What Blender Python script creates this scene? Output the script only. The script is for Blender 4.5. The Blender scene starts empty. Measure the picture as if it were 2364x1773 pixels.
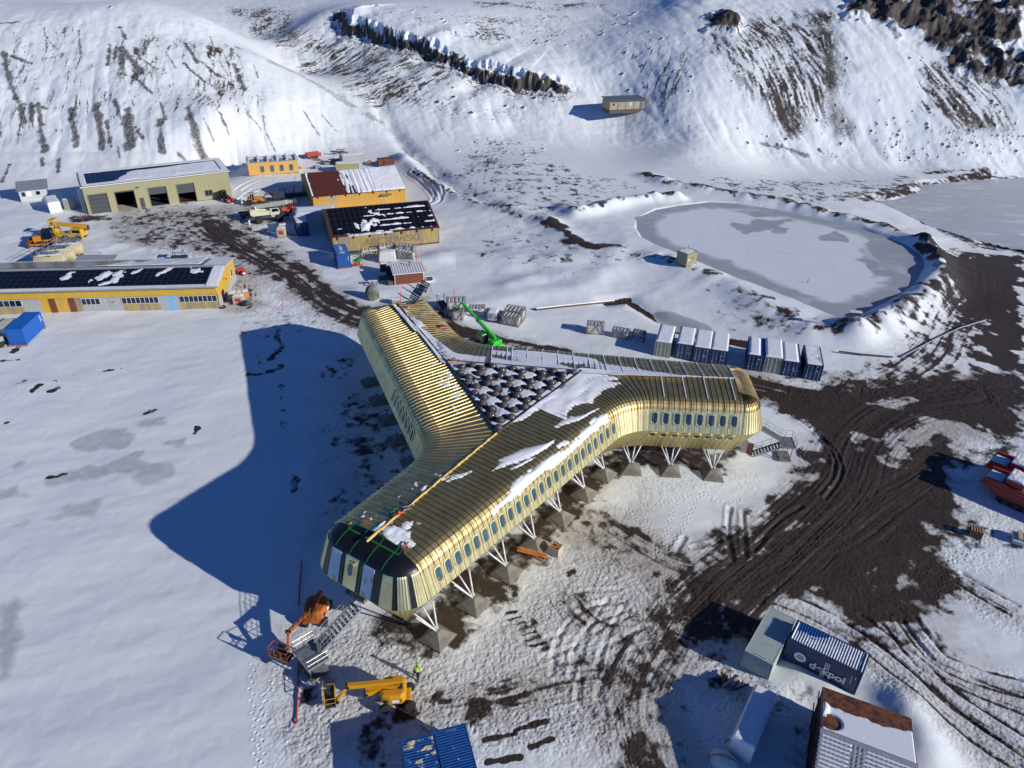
import bpy, bmesh, math, random
import numpy as np
from mathutils import Vector, Matrix
R = math.radians
S = bpy.context.scene
COL = S.collection

# ------------------------------------------------------------------ camera, sky, sun, exposure
CAM_H, CAM_F, CAM_P, CAM_R = 52.749, 1672.64, R(30.988), R(1.267)
cam_d = bpy.data.cameras.new('camera')
cam_d.sensor_width = 36.0
cam_d.lens = 36.0 * CAM_F / 2364.0
cam_d.clip_end = 4000
cam_o = bpy.data.objects.new('camera', cam_d)
COL.objects.link(cam_o)
_f = np.array([0, math.cos(CAM_P), -math.sin(CAM_P)])
_r0 = np.array([1.0, 0, 0]); _u0 = np.cross(_r0, _f)
_r = _r0 * math.cos(CAM_R) + _u0 * math.sin(CAM_R)
_u = -_r0 * math.sin(CAM_R) + _u0 * math.cos(CAM_R)
M = Matrix(((_r[0], _u[0], -_f[0], 0), (_r[1], _u[1], -_f[1], 0), (_r[2], _u[2], -_f[2], CAM_H), (0, 0, 0, 1)))
cam_o.matrix_world = M
S.camera = cam_o

SUN_AZ = R(-27.0)      # direction towards the sun, measured from +x
SUN_EL = R(21.6)
world = bpy.data.worlds.new("World"); S.world = world
world.use_nodes = True
wn = world.node_tree.nodes; wl = world.node_tree.links
sky = wn.new('ShaderNodeTexSky'); sky.sky_type = 'NISHITA'
sky.sun_disc = False
sky.sun_elevation = SUN_EL
sky.sun_rotation = R(90) - SUN_AZ
sky.altitude = 8000; sky.air_density = 1.0; sky.dust_density = 0.0; sky.ozone_density = 10.0
bg = wn['Background']; bg.inputs['Strength'].default_value = 0.15
wl.new(sky.outputs[0], bg.inputs['Color'])
sun_d = bpy.data.lights.new('sun', 'SUN')
sun_d.energy = 4.6; sun_d.angle = R(0.53); sun_d.color = (1.0, 0.95, 0.875)
sun_o = bpy.data.objects.new('sun', sun_d); COL.objects.link(sun_o)
sv = Vector((math.cos(SUN_EL) * math.cos(SUN_AZ), math.cos(SUN_EL) * math.sin(SUN_AZ), math.sin(SUN_EL)))
sun_o.rotation_euler = sv.to_track_quat('Z', 'Y').to_euler()
sun_o.location = sv * 100
S.view_settings.view_transform = 'Standard'; S.view_settings.look = 'None'
S.view_settings.exposure = 0.0; S.view_settings.gamma = 1.0
S.view_settings.use_curve_mapping = False
S.cycles.max_bounces = 5; S.cycles.diffuse_bounces = 2; S.cycles.glossy_bounces = 3
S.cycles.use_adaptive_sampling = True

# ------------------------------------------------------------------ noise
def _hash(ix, iy, seed):
    h = (ix.astype(np.int64) * 374761393 + iy.astype(np.int64) * 668265263 + seed * 974711) & 0xFFFFFFFF
    h = ((h ^ (h >> 13)) * 1274126177) & 0xFFFFFFFF
    h = h ^ (h >> 16)
    return (h & 0xFFFFFF).astype(np.float32) / np.float32(0xFFFFFF)
def vn(x, y, seed=0):
    fx = np.floor(x); fy = np.floor(y)
    tx = (x - fx).astype(np.float32); ty = (y - fy).astype(np.float32)
    tx = tx * tx * (3 - 2 * tx); ty = ty * ty * (3 - 2 * ty)
    a = _hash(fx, fy, seed); b = _hash(fx + 1, fy, seed); c = _hash(fx, fy + 1, seed); d = _hash(fx + 1, fy + 1, seed)
    return (a + (b - a) * tx) * (1 - ty) + (c + (d - c) * tx) * ty
def fbm(x, y, o=3, seed=0, g=0.5):
    s = 0; a = 1.0; t = 0
    for k in range(o):
        s = s + a * vn(x * (2.03 ** k) + 17.3 * k, y * (2.03 ** k) - 9.1 * k, seed + 31 * k); t += a; a *= g
    return s / t
def sst(a, b, x):
    t = np.clip((x - a) / (b - a), 0, 1); return t * t * (3 - 2 * t)

# ------------------------------------------------------------------ survey: photo point -> place on the ground
def ray(px, py):
    d = _f + _r * ((px - 1182.0) / CAM_F) - _u * ((py - 886.5) / CAM_F)
    return d
def PZ(px, py, z=0.0):
    d = ray(px, py); t = (z - CAM_H) / d[2]
    return np.array([d[0] * t, d[1] * t, z])
def PY(px, py, y):
    d = ray(px, py); t = y / d[1]
    return np.array([d[0] * t, y, CAM_H + d[2] * t])

# height control points: photo point with known height (z) or known ground distance (y)
CP_Z = [(0, 1773, -.5), (600, 1773, -.3), (1200, 1773, 0), (1800, 1773, 0), (2364, 1773, 0), (0, 1500, -.5), (400, 1500, -.4), (1182, 1500, 0),
 (1700, 1500, 0), (2000, 1600, 0), (2364, 1400, -.2), (0, 1200, -.5), (500, 1100, -.3), (900, 1100, 0), (1600, 1200, 0), (2000, 1200, -.2), (2364, 1150, -.2),
 (0, 950, -.2), (300, 900, -.2), (700, 900, 0), (1200, 900, 0), (1700, 950, 0), (2364, 950, -.2), (0, 750, 0), (400, 760, 0), (700, 700, 0),
 (1000, 760, 0), (1300, 780, -.2), (1550, 830, -.3), (1900, 880, -.3), (2200, 850, -.3), (0, 600, 0), (300, 560, 0), (560, 560, 0), (760, 620, 0), (1000, 620, .2),
 (0, 480, 0), (300, 490, 0), (540, 450, 0), (800, 470, .2), (1000, 500, .5), (600, 390, .4), (800, 380, .8), (-300, 480, 0), (-300, 700, 0),
 (1180, 690, .2), (1400, 700, .1), (1560, 750, -.2), (1700, 790, -.3), (1200, 560, .8), (1330, 640, .8), (1100, 440, 1.6), (1250, 470, 1.9), (1200, 380, 3.0),
 (1474, 506, 1.9), (1700, 460, 2.0), (1910, 500, 2.0), (2060, 540, 1.8), (2130, 620, 1.8), (2080, 700, 1.2), (1960, 745, 1.5), (1830, 700, 1.9), (1670, 632, 1.9), (1540, 590, 2.0), (1700, 560, 1.8), (1900, 620, 1.8),
 (2230, 700, -.2), (2364, 700, -.4), (2280, 600, -.3), (2150, 500, -.2), (2364, 480, -.4), (2364, 420, -.2), (2600, 480, -.4), (2600, 700, -.4), (2600, 1000, -.4),
 (2120, 410, .6), (1950, 430, 1.0), (1750, 420, 1.8), (1500, 420, 2.0),
 (1760, 366, 2.0), (1900, 375, 1.2), (2100, 387, .7), (2364, 399, .3), (2600, 410, .2), (0, 415, .5), (160, 410, .6), (520, 372, 1.0), (700, 352, 2.0), (880, 300, 4.5), (960, 360, 2.2), (1050, 330, 3.2)]
CP_Y = [(0, 215, 219), (250, 210, 219), (500, 215, 222), (650, 230, 227), (-250, 215, 217), (0, 60, 250), (250, 60, 251), (420, 70, 254), (-250, 60, 250), (0, 10, 278), (200, 5, 280), (330, 0, 278), (470, 45, 266),
 (600, 130, 252), (-250, 5, 278), (0, 320, 203), (250, 310, 203), (500, 300, 205), (-250, 320, 203), (760, 265, 232),
 (684, 171, 273), (600, 95, 315), (520, 10, 365), (640, 20, 352), (740, 30, 318),
 (800, 57, 300), (900, 90, 285), (1000, 127, 271), (1100, 165, 260), (1190, 192, 252), (1300, 205, 249), (900, 180, 258), (1050, 220, 245), (1190, 300, 230), (1300, 290, 234), (1400, 215, 250),
 (1000, 60, 290), (1000, 0, 335), (850, 0, 345), (1200, 100, 281), (1200, 0, 333), (1340, 150, 264), (1400, 100, 274), (1400, 0, 326), (1000, -60, 430), (1300, -60, 420), (700, -60, 440), (300, -40, 420), (-200, -40, 400),
 (1435, 302, 232), (1350, 330, 224), (1540, 320, 222), (1600, 345, 211), (1640, 352, 210),
 (1560, 240, 233), (1600, 200, 238), (1600, 50, 272), (1600, -20, 296), (1800, 200, 238), (1800, 50, 268), (1800, -20, 288), (2000, 200, 237), (2000, 50, 263), (2000, -20, 280),
 (2200, 250, 230), (2200, 100, 254), (2200, -20, 274), (2364, 250, 229), (2364, 100, 251), (2364, -20, 269), (2600, 200, 233), (2600, 0, 258), (1480, 120, 262), (1500, 20, 300), (2100, -120, 315), (1700, -90, 335), (2450, -120, 305)]
CPs = [PZ(*c) for c in CP_Z] + [PY(*c) for c in CP_Y]
CPs += [np.array(c, float) for c in ((-60, 10, -.3), (0, 10, 0), (60, 10, 0), (-120, 60, -.6), (110, 60, -.5), (-160, 120, 0), (150, 110, -.4), (0, 700, 62), (-400, 500, 60), (400, 500, 80), (-350, 250, 30), (330, 250, 45), (-300, 160, 0), (250, 150, -.4), (-95, 157, 0), (-69, 173, 0), (-75, 182, 0), (-101, 166, 0), (-115, 165, 0), (-70, 191, 0), (-58, 195, 0), (-72, 197, .2), (-46, 164, 0), (-26, 172, 0), (-54, 182, 0), (-34, 190, .2), (-36, 137, 0), (-16, 144, 0), (-42, 154, 0), (-22, 162, .1), (-48, 196, .2), (-83, 106, 0), (-50, 111, 0), (-84, 118, 0), (-50, 122, 0))]
CPs = np.array(CPs)
def _tps_k(r2):
    return np.where(r2 > 1e-9, 0.5 * r2 * np.log(r2 + 1e-12), 0)
_n = len(CPs); _sc = 100.0
_P = CPs[:, :2] / _sc
_K = _tps_k(((_P[:, None] - _P[None]) ** 2).sum(-1)) + np.eye(_n) * 1e-4
_Q = np.hstack([np.ones((_n, 1)), _P])
_A = np.zeros((_n + 3, _n + 3)); _A[:_n, :_n] = _K; _A[:_n, _n:] = _Q; _A[_n:, :_n] = _Q.T
_w = np.linalg.solve(_A, np.concatenate([CPs[:, 2], np.zeros(3)]))
def tps(x, y):
    x = np.asarray(x, float) / _sc; y = np.asarray(y, float) / _sc
    s = _w[_n] + _w[_n + 1] * x + _w[_n + 2] * y
    for i in range(_n):
        s = s + _w[i] * _tps_k((x - _P[i, 0]) ** 2 + (y - _P[i, 1]) ** 2)
    return s
def seg_dist(x, y, pts):
    """distance of arrays x,y to a polyline, and the running length at the nearest point"""
    best = np.full(x.shape, 1e9); par = np.zeros(x.shape); L = 0
    for (ax, ay), (bx, by) in zip(pts[:-1], pts[1:]):
        dx, dy = bx - ax, by - ay; l2 = dx * dx + dy * dy + 1e-12
        t = np.clip(((x - ax) * dx + (y - ay) * dy) / l2, 0, 1)
        d = np.hypot(x - ax - t * dx, y - ay - t * dy); l = math.sqrt(l2)
        m = d < best; best = np.where(m, d, best); par = np.where(m, L + t * l, par); L += l
    return best, par
def poly_sd(x, y, poly):
    """signed distance, negative inside"""
    d, _ = seg_dist(x, y, list(poly) + [poly[0]])
    ins = np.zeros(x.shape, bool); n = len(poly)
    for i in range(n):
        ax, ay = poly[i]; bx, by = poly[(i + 1) % n]
        c = ((ay > y) != (by > y)) & (x < (bx - ax) * (y - ay) / (by - ay + 1e-12) + ax)
        ins ^= c
    return np.where(ins, -d, d)
PONDZ, LAGZ = 1.75, -0.4
def PZL(lst, z): return [tuple(PZ(a, b, z)[:2]) for a, b in lst]
POND = PZL([(1474,506),(1516,485),(1568,476),(1637,468),(1700,470.5),(1763,480),(1831,493),(1910,511.5),(1989,530),(2052,551),(2094,569),(2121,590),(2130,611),(2121,643),(2089,669),(2042,696),(1989,722),(1963,738),(1937,733),(1884,711),(1831,690),(1752,659),(1673,630),(1610,603),(1558,582),(1516,564),(1484,548),(1471,527)], PONDZ)
LAGOON = PZL([(2700,405),(2364,412),(2279,417),(2200,421),(2137,430),(2115,448),(2068,464),(2021,466),(2063,480),(2105,501),(2147,522),(2200,538),(2252,553),(2305,567),(2364,577),(2700,600)], LAGZ)
BERM = [(PZL([(1495,404),(1547,422),(1652,440),(1805,464),(1910,490),(2042,520),(2136,557)], 2.6), 2.6, 1.3),
        (PZL([(2136,557),(2168,590),(2172,632),(2126,683),(2042,727),(1985,748)], 2.8), 3.2, 2.0),
        (PZL([(1960,752),(1873,745),(1821,718),(1747,686),(1684,650),(1630,626),(1560,600),(1500,588)], 2.4), 3.5, 0.7),
        (PZL([(1420,578),(1365,570),(1331,559),(1300,535),(1268,511)], 1.8), 3.0, 0.7),
        (PZL([(1300,480),(1330,492),(1360,488),(1420,472),(1500,458),(1560,456)], 2.2), 2.2, 1.7)]
CHAN = [(PZL([(880,300),(930,345),(985,385),(1040,430),(1090,455),(1130,470)], 1.2), 2.6, -1.1),
        (PZL([(925,370),(970,405),(1030,440),(1110,475),(1190,495),(1270,520)], 1.0), 2.4, 1.3),
        (PZL([(1000,720),(1080,712),(1200,680),(1330,668),(1420,640)], .2), 3.0, .45),
        (PZL([(960,600),(1050,590),(1180,600),(1300,612),(1400,615)], .4), 4.0, .7),
        (PZL([(1170,660),(1260,640),(1380,640)], .4), 2.5, .5)]
DITCH = PZL([(1400,698),(1450,694),(1480,712),(1530,738),(1600,765),(1700,785),(1740,792)], 0)
CLIFF = [tuple(PY(a, b, y)[:2]) for a, b, y in ((760,28,318),(800,50,301),(860,72,291),(930,98,281),(1000,118,272.5),(1080,140,263),(1150,160,256.5),(1220,172,252.5),(1300,180,250.5),(1360,184,249.5),(1420,196,250),(1470,205,250))]
_cl = np.array(CLIFF)
def cliff_h(x, y):
    d, par = seg_dist(x, y, CLIFF)
    # side: positive on the uphill (far) side
    yi = np.interp(x, _cl[:, 0], _cl[:, 1])
    s = np.where(y > yi, d, -d)
    amp = 5.2 * sst(0, 18, par) * (1 - sst(98, 124, par)) * (.55 + .75 * vn(par * .16, par * 0, 15))
    jag = (vn(par * .35, par * 0, 5) - .5) * 2.2 + (fbm(x * .9, y * .9, 3, 6) - .5) * 2.4
    j2 = (vn(par * .5 + 40, par * 0, 7) - .5) * 2.6 + (fbm(x * 1.1 + 9, y * 1.1, 3, 8) - .5) * 2.2
    st = .58 * sst(-.5, .7, s + jag) + .42 * sst(-.4, .6, s - 1.9 + j2)
    return amp * (st - .5) * np.exp(-(s / 17.0) ** 2), d, amp, s + jag
def Hb(x, y):
    x = np.atleast_1d(np.asarray(x, float)); y = np.atleast_1d(np.asarray(y, float))
    z = tps(x, y)
    return shape_features(x, y, z)
def shape_features(x, y, z):
    near = y < 150
    z = np.where(near & (np.abs(x) < 140), z, z)
    for pts, w, a in BERM:
        q = np.array(pts); m = (x > q[:, 0].min() - 9) & (x < q[:, 0].max() + 9) & (y > q[:, 1].min() - 9) & (y < q[:, 1].max() + 9)
        if m.any():
            d, par = seg_dist(x[m], y[m], pts)
            lump = .75 + .5 * vn(par * .5, par * 0, 9)
            z[m] += a * lump * np.exp(-(d / w) ** 2)
    m = (x > -10) & (x < 160) & (y > 85) & (y < 215)
    if m.any():
        sd = poly_sd(x[m], y[m], POND)
        z[m] = np.where(sd < 8, np.minimum(z[m], PONDZ - .25 + np.maximum(sd, -.5) * .75), z[m])
        sd = poly_sd(x[m], y[m], LAGOON)
        z[m] = np.where((sd < 14), np.minimum(z[m], LAGZ - .1 + np.maximum(sd, -.4) * .22 + .05 * np.maximum(sd, 0) ** 2), z[m])
    m = (y > 80) & (y < 150) & (x > 5) & (x < 70)
    if m.any():
        d, _ = seg_dist(x[m], y[m], DITCH)
        z[m] -= .55 * np.exp(-(d / 1.6) ** 2)
    for pts, w, a in CHAN:
        q = np.array(pts); m = (x > q[:, 0].min() - 9) & (x < q[:, 0].max() + 9) & (y > q[:, 1].min() - 9) & (y < q[:, 1].max() + 9)
        if m.any():
            d, par = seg_dist(x[m], y[m], pts); z[m] += a * (.7 + .6 * vn(par * .25, par * 0, 19)) * np.exp(-(d / w) ** 2)
    m = (y > 225) & (y < 350)
    if m.any():
        c, _, _, _ = cliff_h(x[m], y[m]); z[m] += c
    return z
def HZ(x, y): return float(Hb(np.array([x]), np.array([y]))[0])
def G(px, py):
    """place on the terrain seen at this photo point"""
    d = ray(px, py); ts = np.concatenate([np.linspace(30, 160, 400), np.linspace(160, 520, 700)])
    X = d[0] * ts; Y = d[1] * ts; Z = CAM_H + d[2] * ts
    below = Z < Hb(X, Y)
    i = int(np.argmax(below)) if below.any() else len(ts) - 1
    a, b = ts[max(i - 1, 0)], ts[i]
    for _ in range(14):
        m = .5 * (a + b)
        if CAM_H + d[2] * m < HZ(d[0] * m, d[1] * m): b = m
        else: a = m
    return np.array([d[0] * b, d[1] * b, CAM_H + d[2] * b])
def G2(lst):
    """many photo points at once -> list of (x, y)"""
    ts = np.concatenate([np.linspace(30, 160, 300), np.linspace(160, 520, 600)])
    D = np.array([ray(a, b) for a, b in lst])
    X = D[:, 0:1] * ts; Y = D[:, 1:2] * ts; Z = CAM_H + D[:, 2:3] * ts
    H = Hb(X.ravel(), Y.ravel()).reshape(X.shape)
    out = []
    for k in range(len(lst)):
        f = Z[k] - H[k]; i = int(np.argmax(f < 0)) if (f < 0).any() else len(ts) - 1
        i = max(i, 1); q = f[i - 1] / (f[i - 1] - f[i] + 1e-9); t = ts[i - 1] + (ts[i] - ts[i - 1]) * min(max(q, 0), 1)
        out.append((D[k, 0] * t, D[k, 1] * t))
    return out

# ------------------------------------------------------------------ materials
def nodes(m):
    m.use_nodes = True
    return m.node_tree.nodes, m.node_tree.links, m.node_tree.nodes['Principled BSDF']
def mat(name, col, rough=.6, metal=0.0, var=.12, scale=3.0, bump=0.0, bscale=None, col2=None, amt=.5, sharp=.12, spec=None, stretch=None):
    """painted / plain surface: colour with soft wear variation, optional second colour in noise patches, optional bump"""
    m = bpy.data.materials.new(name); n, l, p = nodes(m)
    p.inputs['Roughness'].default_value = rough; p.inputs['Metallic'].default_value = metal
    if spec is not None: p.inputs['Specular IOR Level'].default_value = spec
    tc = n.new('ShaderNodeTexCoord'); src = tc.outputs['Object']
    if stretch:
        mp = n.new('ShaderNodeMapping'); mp.inputs['Scale'].default_value = stretch; l.new(src, mp.inputs[0]); src = mp.outputs[0]
    nz = n.new('ShaderNodeTexNoise'); nz.inputs['Scale'].default_value = scale; nz.inputs['Detail'].default_value = 5; l.new(src, nz.inputs['Vector'])
    hs = n.new('ShaderNodeMix'); hs.data_type = 'RGBA'; hs.blend_type = 'MIX'
    c = tuple(col); lo = tuple(max(0, v * (1 - var)) for v in c); hi = tuple(min(1, v * (1 + var)) for v in c)
    hs.inputs['A'].default_value = (*lo, 1); hs.inputs['B'].default_value = (*hi, 1); l.new(nz.outputs['Fac'], hs.inputs['Factor'])
    out = hs.outputs['Result']
    if col2:
        n2 = n.new('ShaderNodeTexNoise'); n2.inputs['Scale'].default_value = scale * .7; n2.inputs['Detail'].default_value = 7; n2.inputs['Roughness'].default_value = .65
        l.new(src, n2.inputs['Vector'])
        mr = n.new('ShaderNodeMapRange'); mr.inputs['From Min'].default_value = amt - sharp; mr.inputs['From Max'].default_value = amt + sharp
        l.new(n2.outputs['Fac'], mr.inputs['Value'])
        mx = n.new('ShaderNodeMix'); mx.data_type = 'RGBA'; l.new(mr.outputs[0], mx.inputs['Factor']); l.new(out, mx.inputs['A']); mx.inputs['B'].default_value = (*col2, 1)
        out = mx.outputs['Result']
    l.new(out, p.inputs['Base Color'])
    if bump:
        nb = n.new('ShaderNodeTexNoise'); nb.inputs['Scale'].default_value = bscale or scale * 4; nb.inputs['Detail'].default_value = 4; l.new(tc.outputs['Object'], nb.inputs['Vector'])
        b = n.new('ShaderNodeBump'); b.inputs['Strength'].default_value = bump; b.inputs['Distance'].default_value = .05; l.new(nb.outputs['Fac'], b.inputs['Height']); l.new(b.outputs[0], p.inputs['Normal'])
    return m
MT = {}
def add_m(k, *a, **kw): MT[k] = mat(k, *a, **kw)
add_m('snow', (.80, .82, .85), .55, var=.03, scale=1.2, bump=.25, bscale=6)
add_m('dirty_snow', (.66, .65, .62), .6, var=.1, scale=3, bump=.4, bscale=9)
add_m('black', (.012, .012, .014), .55)
add_m('rubber', (.02, .02, .02), .8, bump=.3)
add_m('dark_steel', (.06, .065, .07), .5, .3)
add_m('grey_steel', (.30, .32, .33), .45, .5)
add_m('galvanised', (.42, .44, .45), .42, .6, var=.15, scale=5)
add_m('white_steel', (.62, .64, .66), .4, .1)
add_m('concrete', (.205, .185, .155), .85, var=.2, scale=2, bump=.4, bscale=14, col2=(.12, .105, .09), amt=.55)
add_m('blue', (.012, .075, .27), .42, var=.12, col2=(.02, .11, .33), amt=.6)
add_m('navy', (.010, .035, .12), .45, var=.15, col2=(.012, .05, .17), amt=.55)
add_m('bright_blue', (.01, .10, .40), .4, var=.1)
add_m('container_grey', (.33, .34, .31), .5, var=.12, scale=2, col2=(.25, .24, .2), amt=.62)
add_m('container_pale', (.46, .53, .50), .5, var=.08, scale=2, col2=(.36, .38, .33), amt=.66)
add_m('container_white', (.72, .73, .70), .5, var=.06, col2=(.5, .45, .38), amt=.68)
add_m('mark_white', (.78, .79, .8), .5, var=.04)
add_m('mark_red', (.5, .03, .02), .5)
add_m('olive', (.34, .32, .175), .5, var=.06, scale=1.0)
add_m('olive_dark', (.22, .21, .13), .55)
add_m('solar', (.006, .007, .012), .12, var=.3, scale=.4, spec=.4)
add_m('solar_frame', (.05, .052, .06), .4, .3)
add_m('door_grey', (.055, .065, .07), .5)
add_m('interior', (.025, .022, .02), .9)
add_m('glass', (.02, .035, .045), .06, spec=.8, var=.3, scale=.5)
add_m('blue_glass', (.045, .10, .14), .05, spec=.9, var=.4, scale=.35)
add_m('dark_glass', (.008, .012, .02), .06, spec=.8)
add_m('pine', (.62, .36, .10), .6, var=.15, scale=2, stretch=(14, 14, 1))
add_m('timber', (.46, .30, .15), .7, var=.3, scale=4)
add_m('orange_timber', (.48, .19, .06), .65, var=.3, scale=6)
add_m('grey_timber', (.30, .26, .215), .8, var=.3, scale=5)
add_m('pale_timber', (.50, .42, .30), .75, var=.25, scale=5)
add_m('dark_timber', (.10, .075, .055), .8, var=.3, scale=5)
add_m('brown_board', (.17, .048, .025), .6, var=.25, scale=2, stretch=(.6, .6, 6))
add_m('yellow_wall', (.55, .34, .028), .5, var=.2, scale=.9, col2=(.42, .30, .13), amt=.6, sharp=.1, stretch=(1.5, 1.5, .5))
add_m('yellow_old', (.42, .31, .09), .55, var=.25, scale=.6, col2=(.25, .21, .16), amt=.48, sharp=.08, stretch=(2.5, 2.5, .35))
add_m('yellow_rust', (.55, .31, .05), .55, var=.2, scale=.5, col2=(.33, .30, .21), amt=.58, sharp=.08, stretch=(1, 1, .3))
add_m('grey_sheet', (.36, .37, .37), .5, var=.15, scale=2)
add_m('blue_sheet', (.22, .40, .58), .5, var=.2, scale=2)
add_m('faded_blue', (.16, .24, .29), .55, var=.15)
add_m('rust_roof', (.085, .020, .014), .7, var=.4, scale=3, col2=(.14, .04, .02), amt=.55)
add_m('rust', (.19, .055, .018), .8, var=.35, scale=2.5, col2=(.055, .018, .010), amt=.52, sharp=.06, bump=.2)
add_m('rust_wall', (.055, .022, .018), .8, var=.4, scale=4)
add_m('roof_grey', (.33, .35, .37), .45, .2, var=.12, scale=1)
add_m('roof_white', (.60, .62, .63), .5, var=.05)
add_m('hut_grey', (.50, .52, .52), .6, var=.08)
add_m('cabin_board', (.33, .29, .20), .65, var=.18, scale=3, stretch=(.4, .4, 8))
add_m('cabin_roof', (.13, .16, .17), .5)
add_m('lift_yellow', (.62, .29, .012), .38, var=.08)
add_m('lift_orange', (.42, .12, .02), .45, var=.15)
add_m('dozer_yellow', (.62, .36, .02), .45, var=.15)
add_m('dozer_orange', (.62, .22, .015), .45, var=.15)
add_m('cream', (.62, .60, .45), .45, var=.06)
add_m('tank', (.50, .44, .26), .5, var=.06)
add_m('green', (.02, .50, .03), .35, var=.08)
add_m('dark_green', (.012, .20, .02), .4)
add_m('tape_green', (.015, .16, .035), .5, var=.05)
add_m('red', (.42, .045, .025), .5, var=.15, scale=2)
add_m('boat_red', (.30, .035, .022), .5, var=.15, scale=2)
add_m('bright_red', (.62, .03, .03), .5)
add_m('hi_vis', (.52, .82, .03), .6, var=.08)
add_m('trousers', (.012, .014, .022), .8)
add_m('skin', (.45, .27, .2), .5)
add_m('hair', (.05, .035, .025), .7)
add_m('membrane', (.010, .010, .013), .38, var=.3, scale=2, bump=.15, bscale=4)
add_m('grey_board', (.58, .61, .65), .6, var=.15, scale=1.5)
add_m('foam', (.62, .43, .12), .7, var=.25, scale=6)
add_m('deck', (.030, .033, .038), .5, var=.25, scale=2)
add_m('dome', (.11, .085, .075), .10, var=.2, scale=2, spec=.5)
add_m('boulder', (.21, .205, .18), .85, var=.4, scale=1.5, bump=.8, bscale=3, col2=(.10, .095, .08), amt=.5)
add_m('tarp', (.50, .50, .50), .6, var=.15, scale=1.5)
add_m('grating', (.20, .215, .21), .6, .2, var=.2, scale=6)
add_m('copper', (.40, .16, .07), .5, .3)
add_m('faded_letter', (.25, .18, .09), .7, var=.3, scale=2)
add_m('pond_side', (.2, .2, .2), .8)
# gold standing-seam cladding: bare brass-coloured metal, a little dented
def gold_mat(name, base, rough, grime):
    m = bpy.data.materials.new(name); n, l, p = nodes(m)
    p.inputs['Metallic'].default_value = 1.0
    tc = n.new('ShaderNodeTexCoord')
    nz = n.new('ShaderNodeTexNoise'); nz.inputs['Scale'].default_value = .8; nz.inputs['Detail'].default_value = 8; nz.inputs['Roughness'].default_value = .65; l.new(tc.outputs['Object'], nz.inputs['Vector'])
    mr = n.new('ShaderNodeMapRange'); mr.inputs['From Min'].default_value = .38; mr.inputs['From Max'].default_value = .7; l.new(nz.outputs['Fac'], mr.inputs['Value'])
    mx = n.new('ShaderNodeMix'); mx.data_type = 'RGBA'; mx.inputs['A'].default_value = (*base, 1); mx.inputs['B'].default_value = (*grime, 1)
    l.new(mr.outputs[0], mx.inputs['Factor']); l.new(mx.outputs['Result'], p.inputs['Base Color'])
    rr = n.new('ShaderNodeMapRange'); rr.inputs['To Min'].default_value = rough - .05; rr.inputs['To Max'].default_value = rough + .1; l.new(nz.outputs['Fac'], rr.inputs['Value']); l.new(rr.outputs[0], p.inputs['Roughness'])
    nb = n.new('ShaderNodeTexNoise'); nb.inputs['Scale'].default_value = 1.6; nb.inputs['Detail'].default_value = 2; l.new(tc.outputs['Object'], nb.inputs['Vector'])
    b = n.new('ShaderNodeBump'); b.inputs['Strength'].default_value = .22; b.inputs['Distance'].default_value = .06; l.new(nb.outputs['Fac'], b.inputs['Height']); l.new(b.outputs[0], p.inputs['Normal'])
    return m
MT['gold'] = gold_mat('gold', (.85, .75, .41), .44, (.66, .56, .28))
MT['gold_roof'] = gold_mat('gold_roof', (.76, .60, .28), .48, (.46, .36, .16))
MT['gold_matt'] = gold_mat('gold_matt', (.80, .68, .33), .5, (.62, .53, .27))
MT['gold_rib_shade'] = gold_mat('gold_rib_shade', (.20, .16, .085), .55, (.10, .08, .045))  # darker gold: shading of the roof ribs painted in as colour
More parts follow.
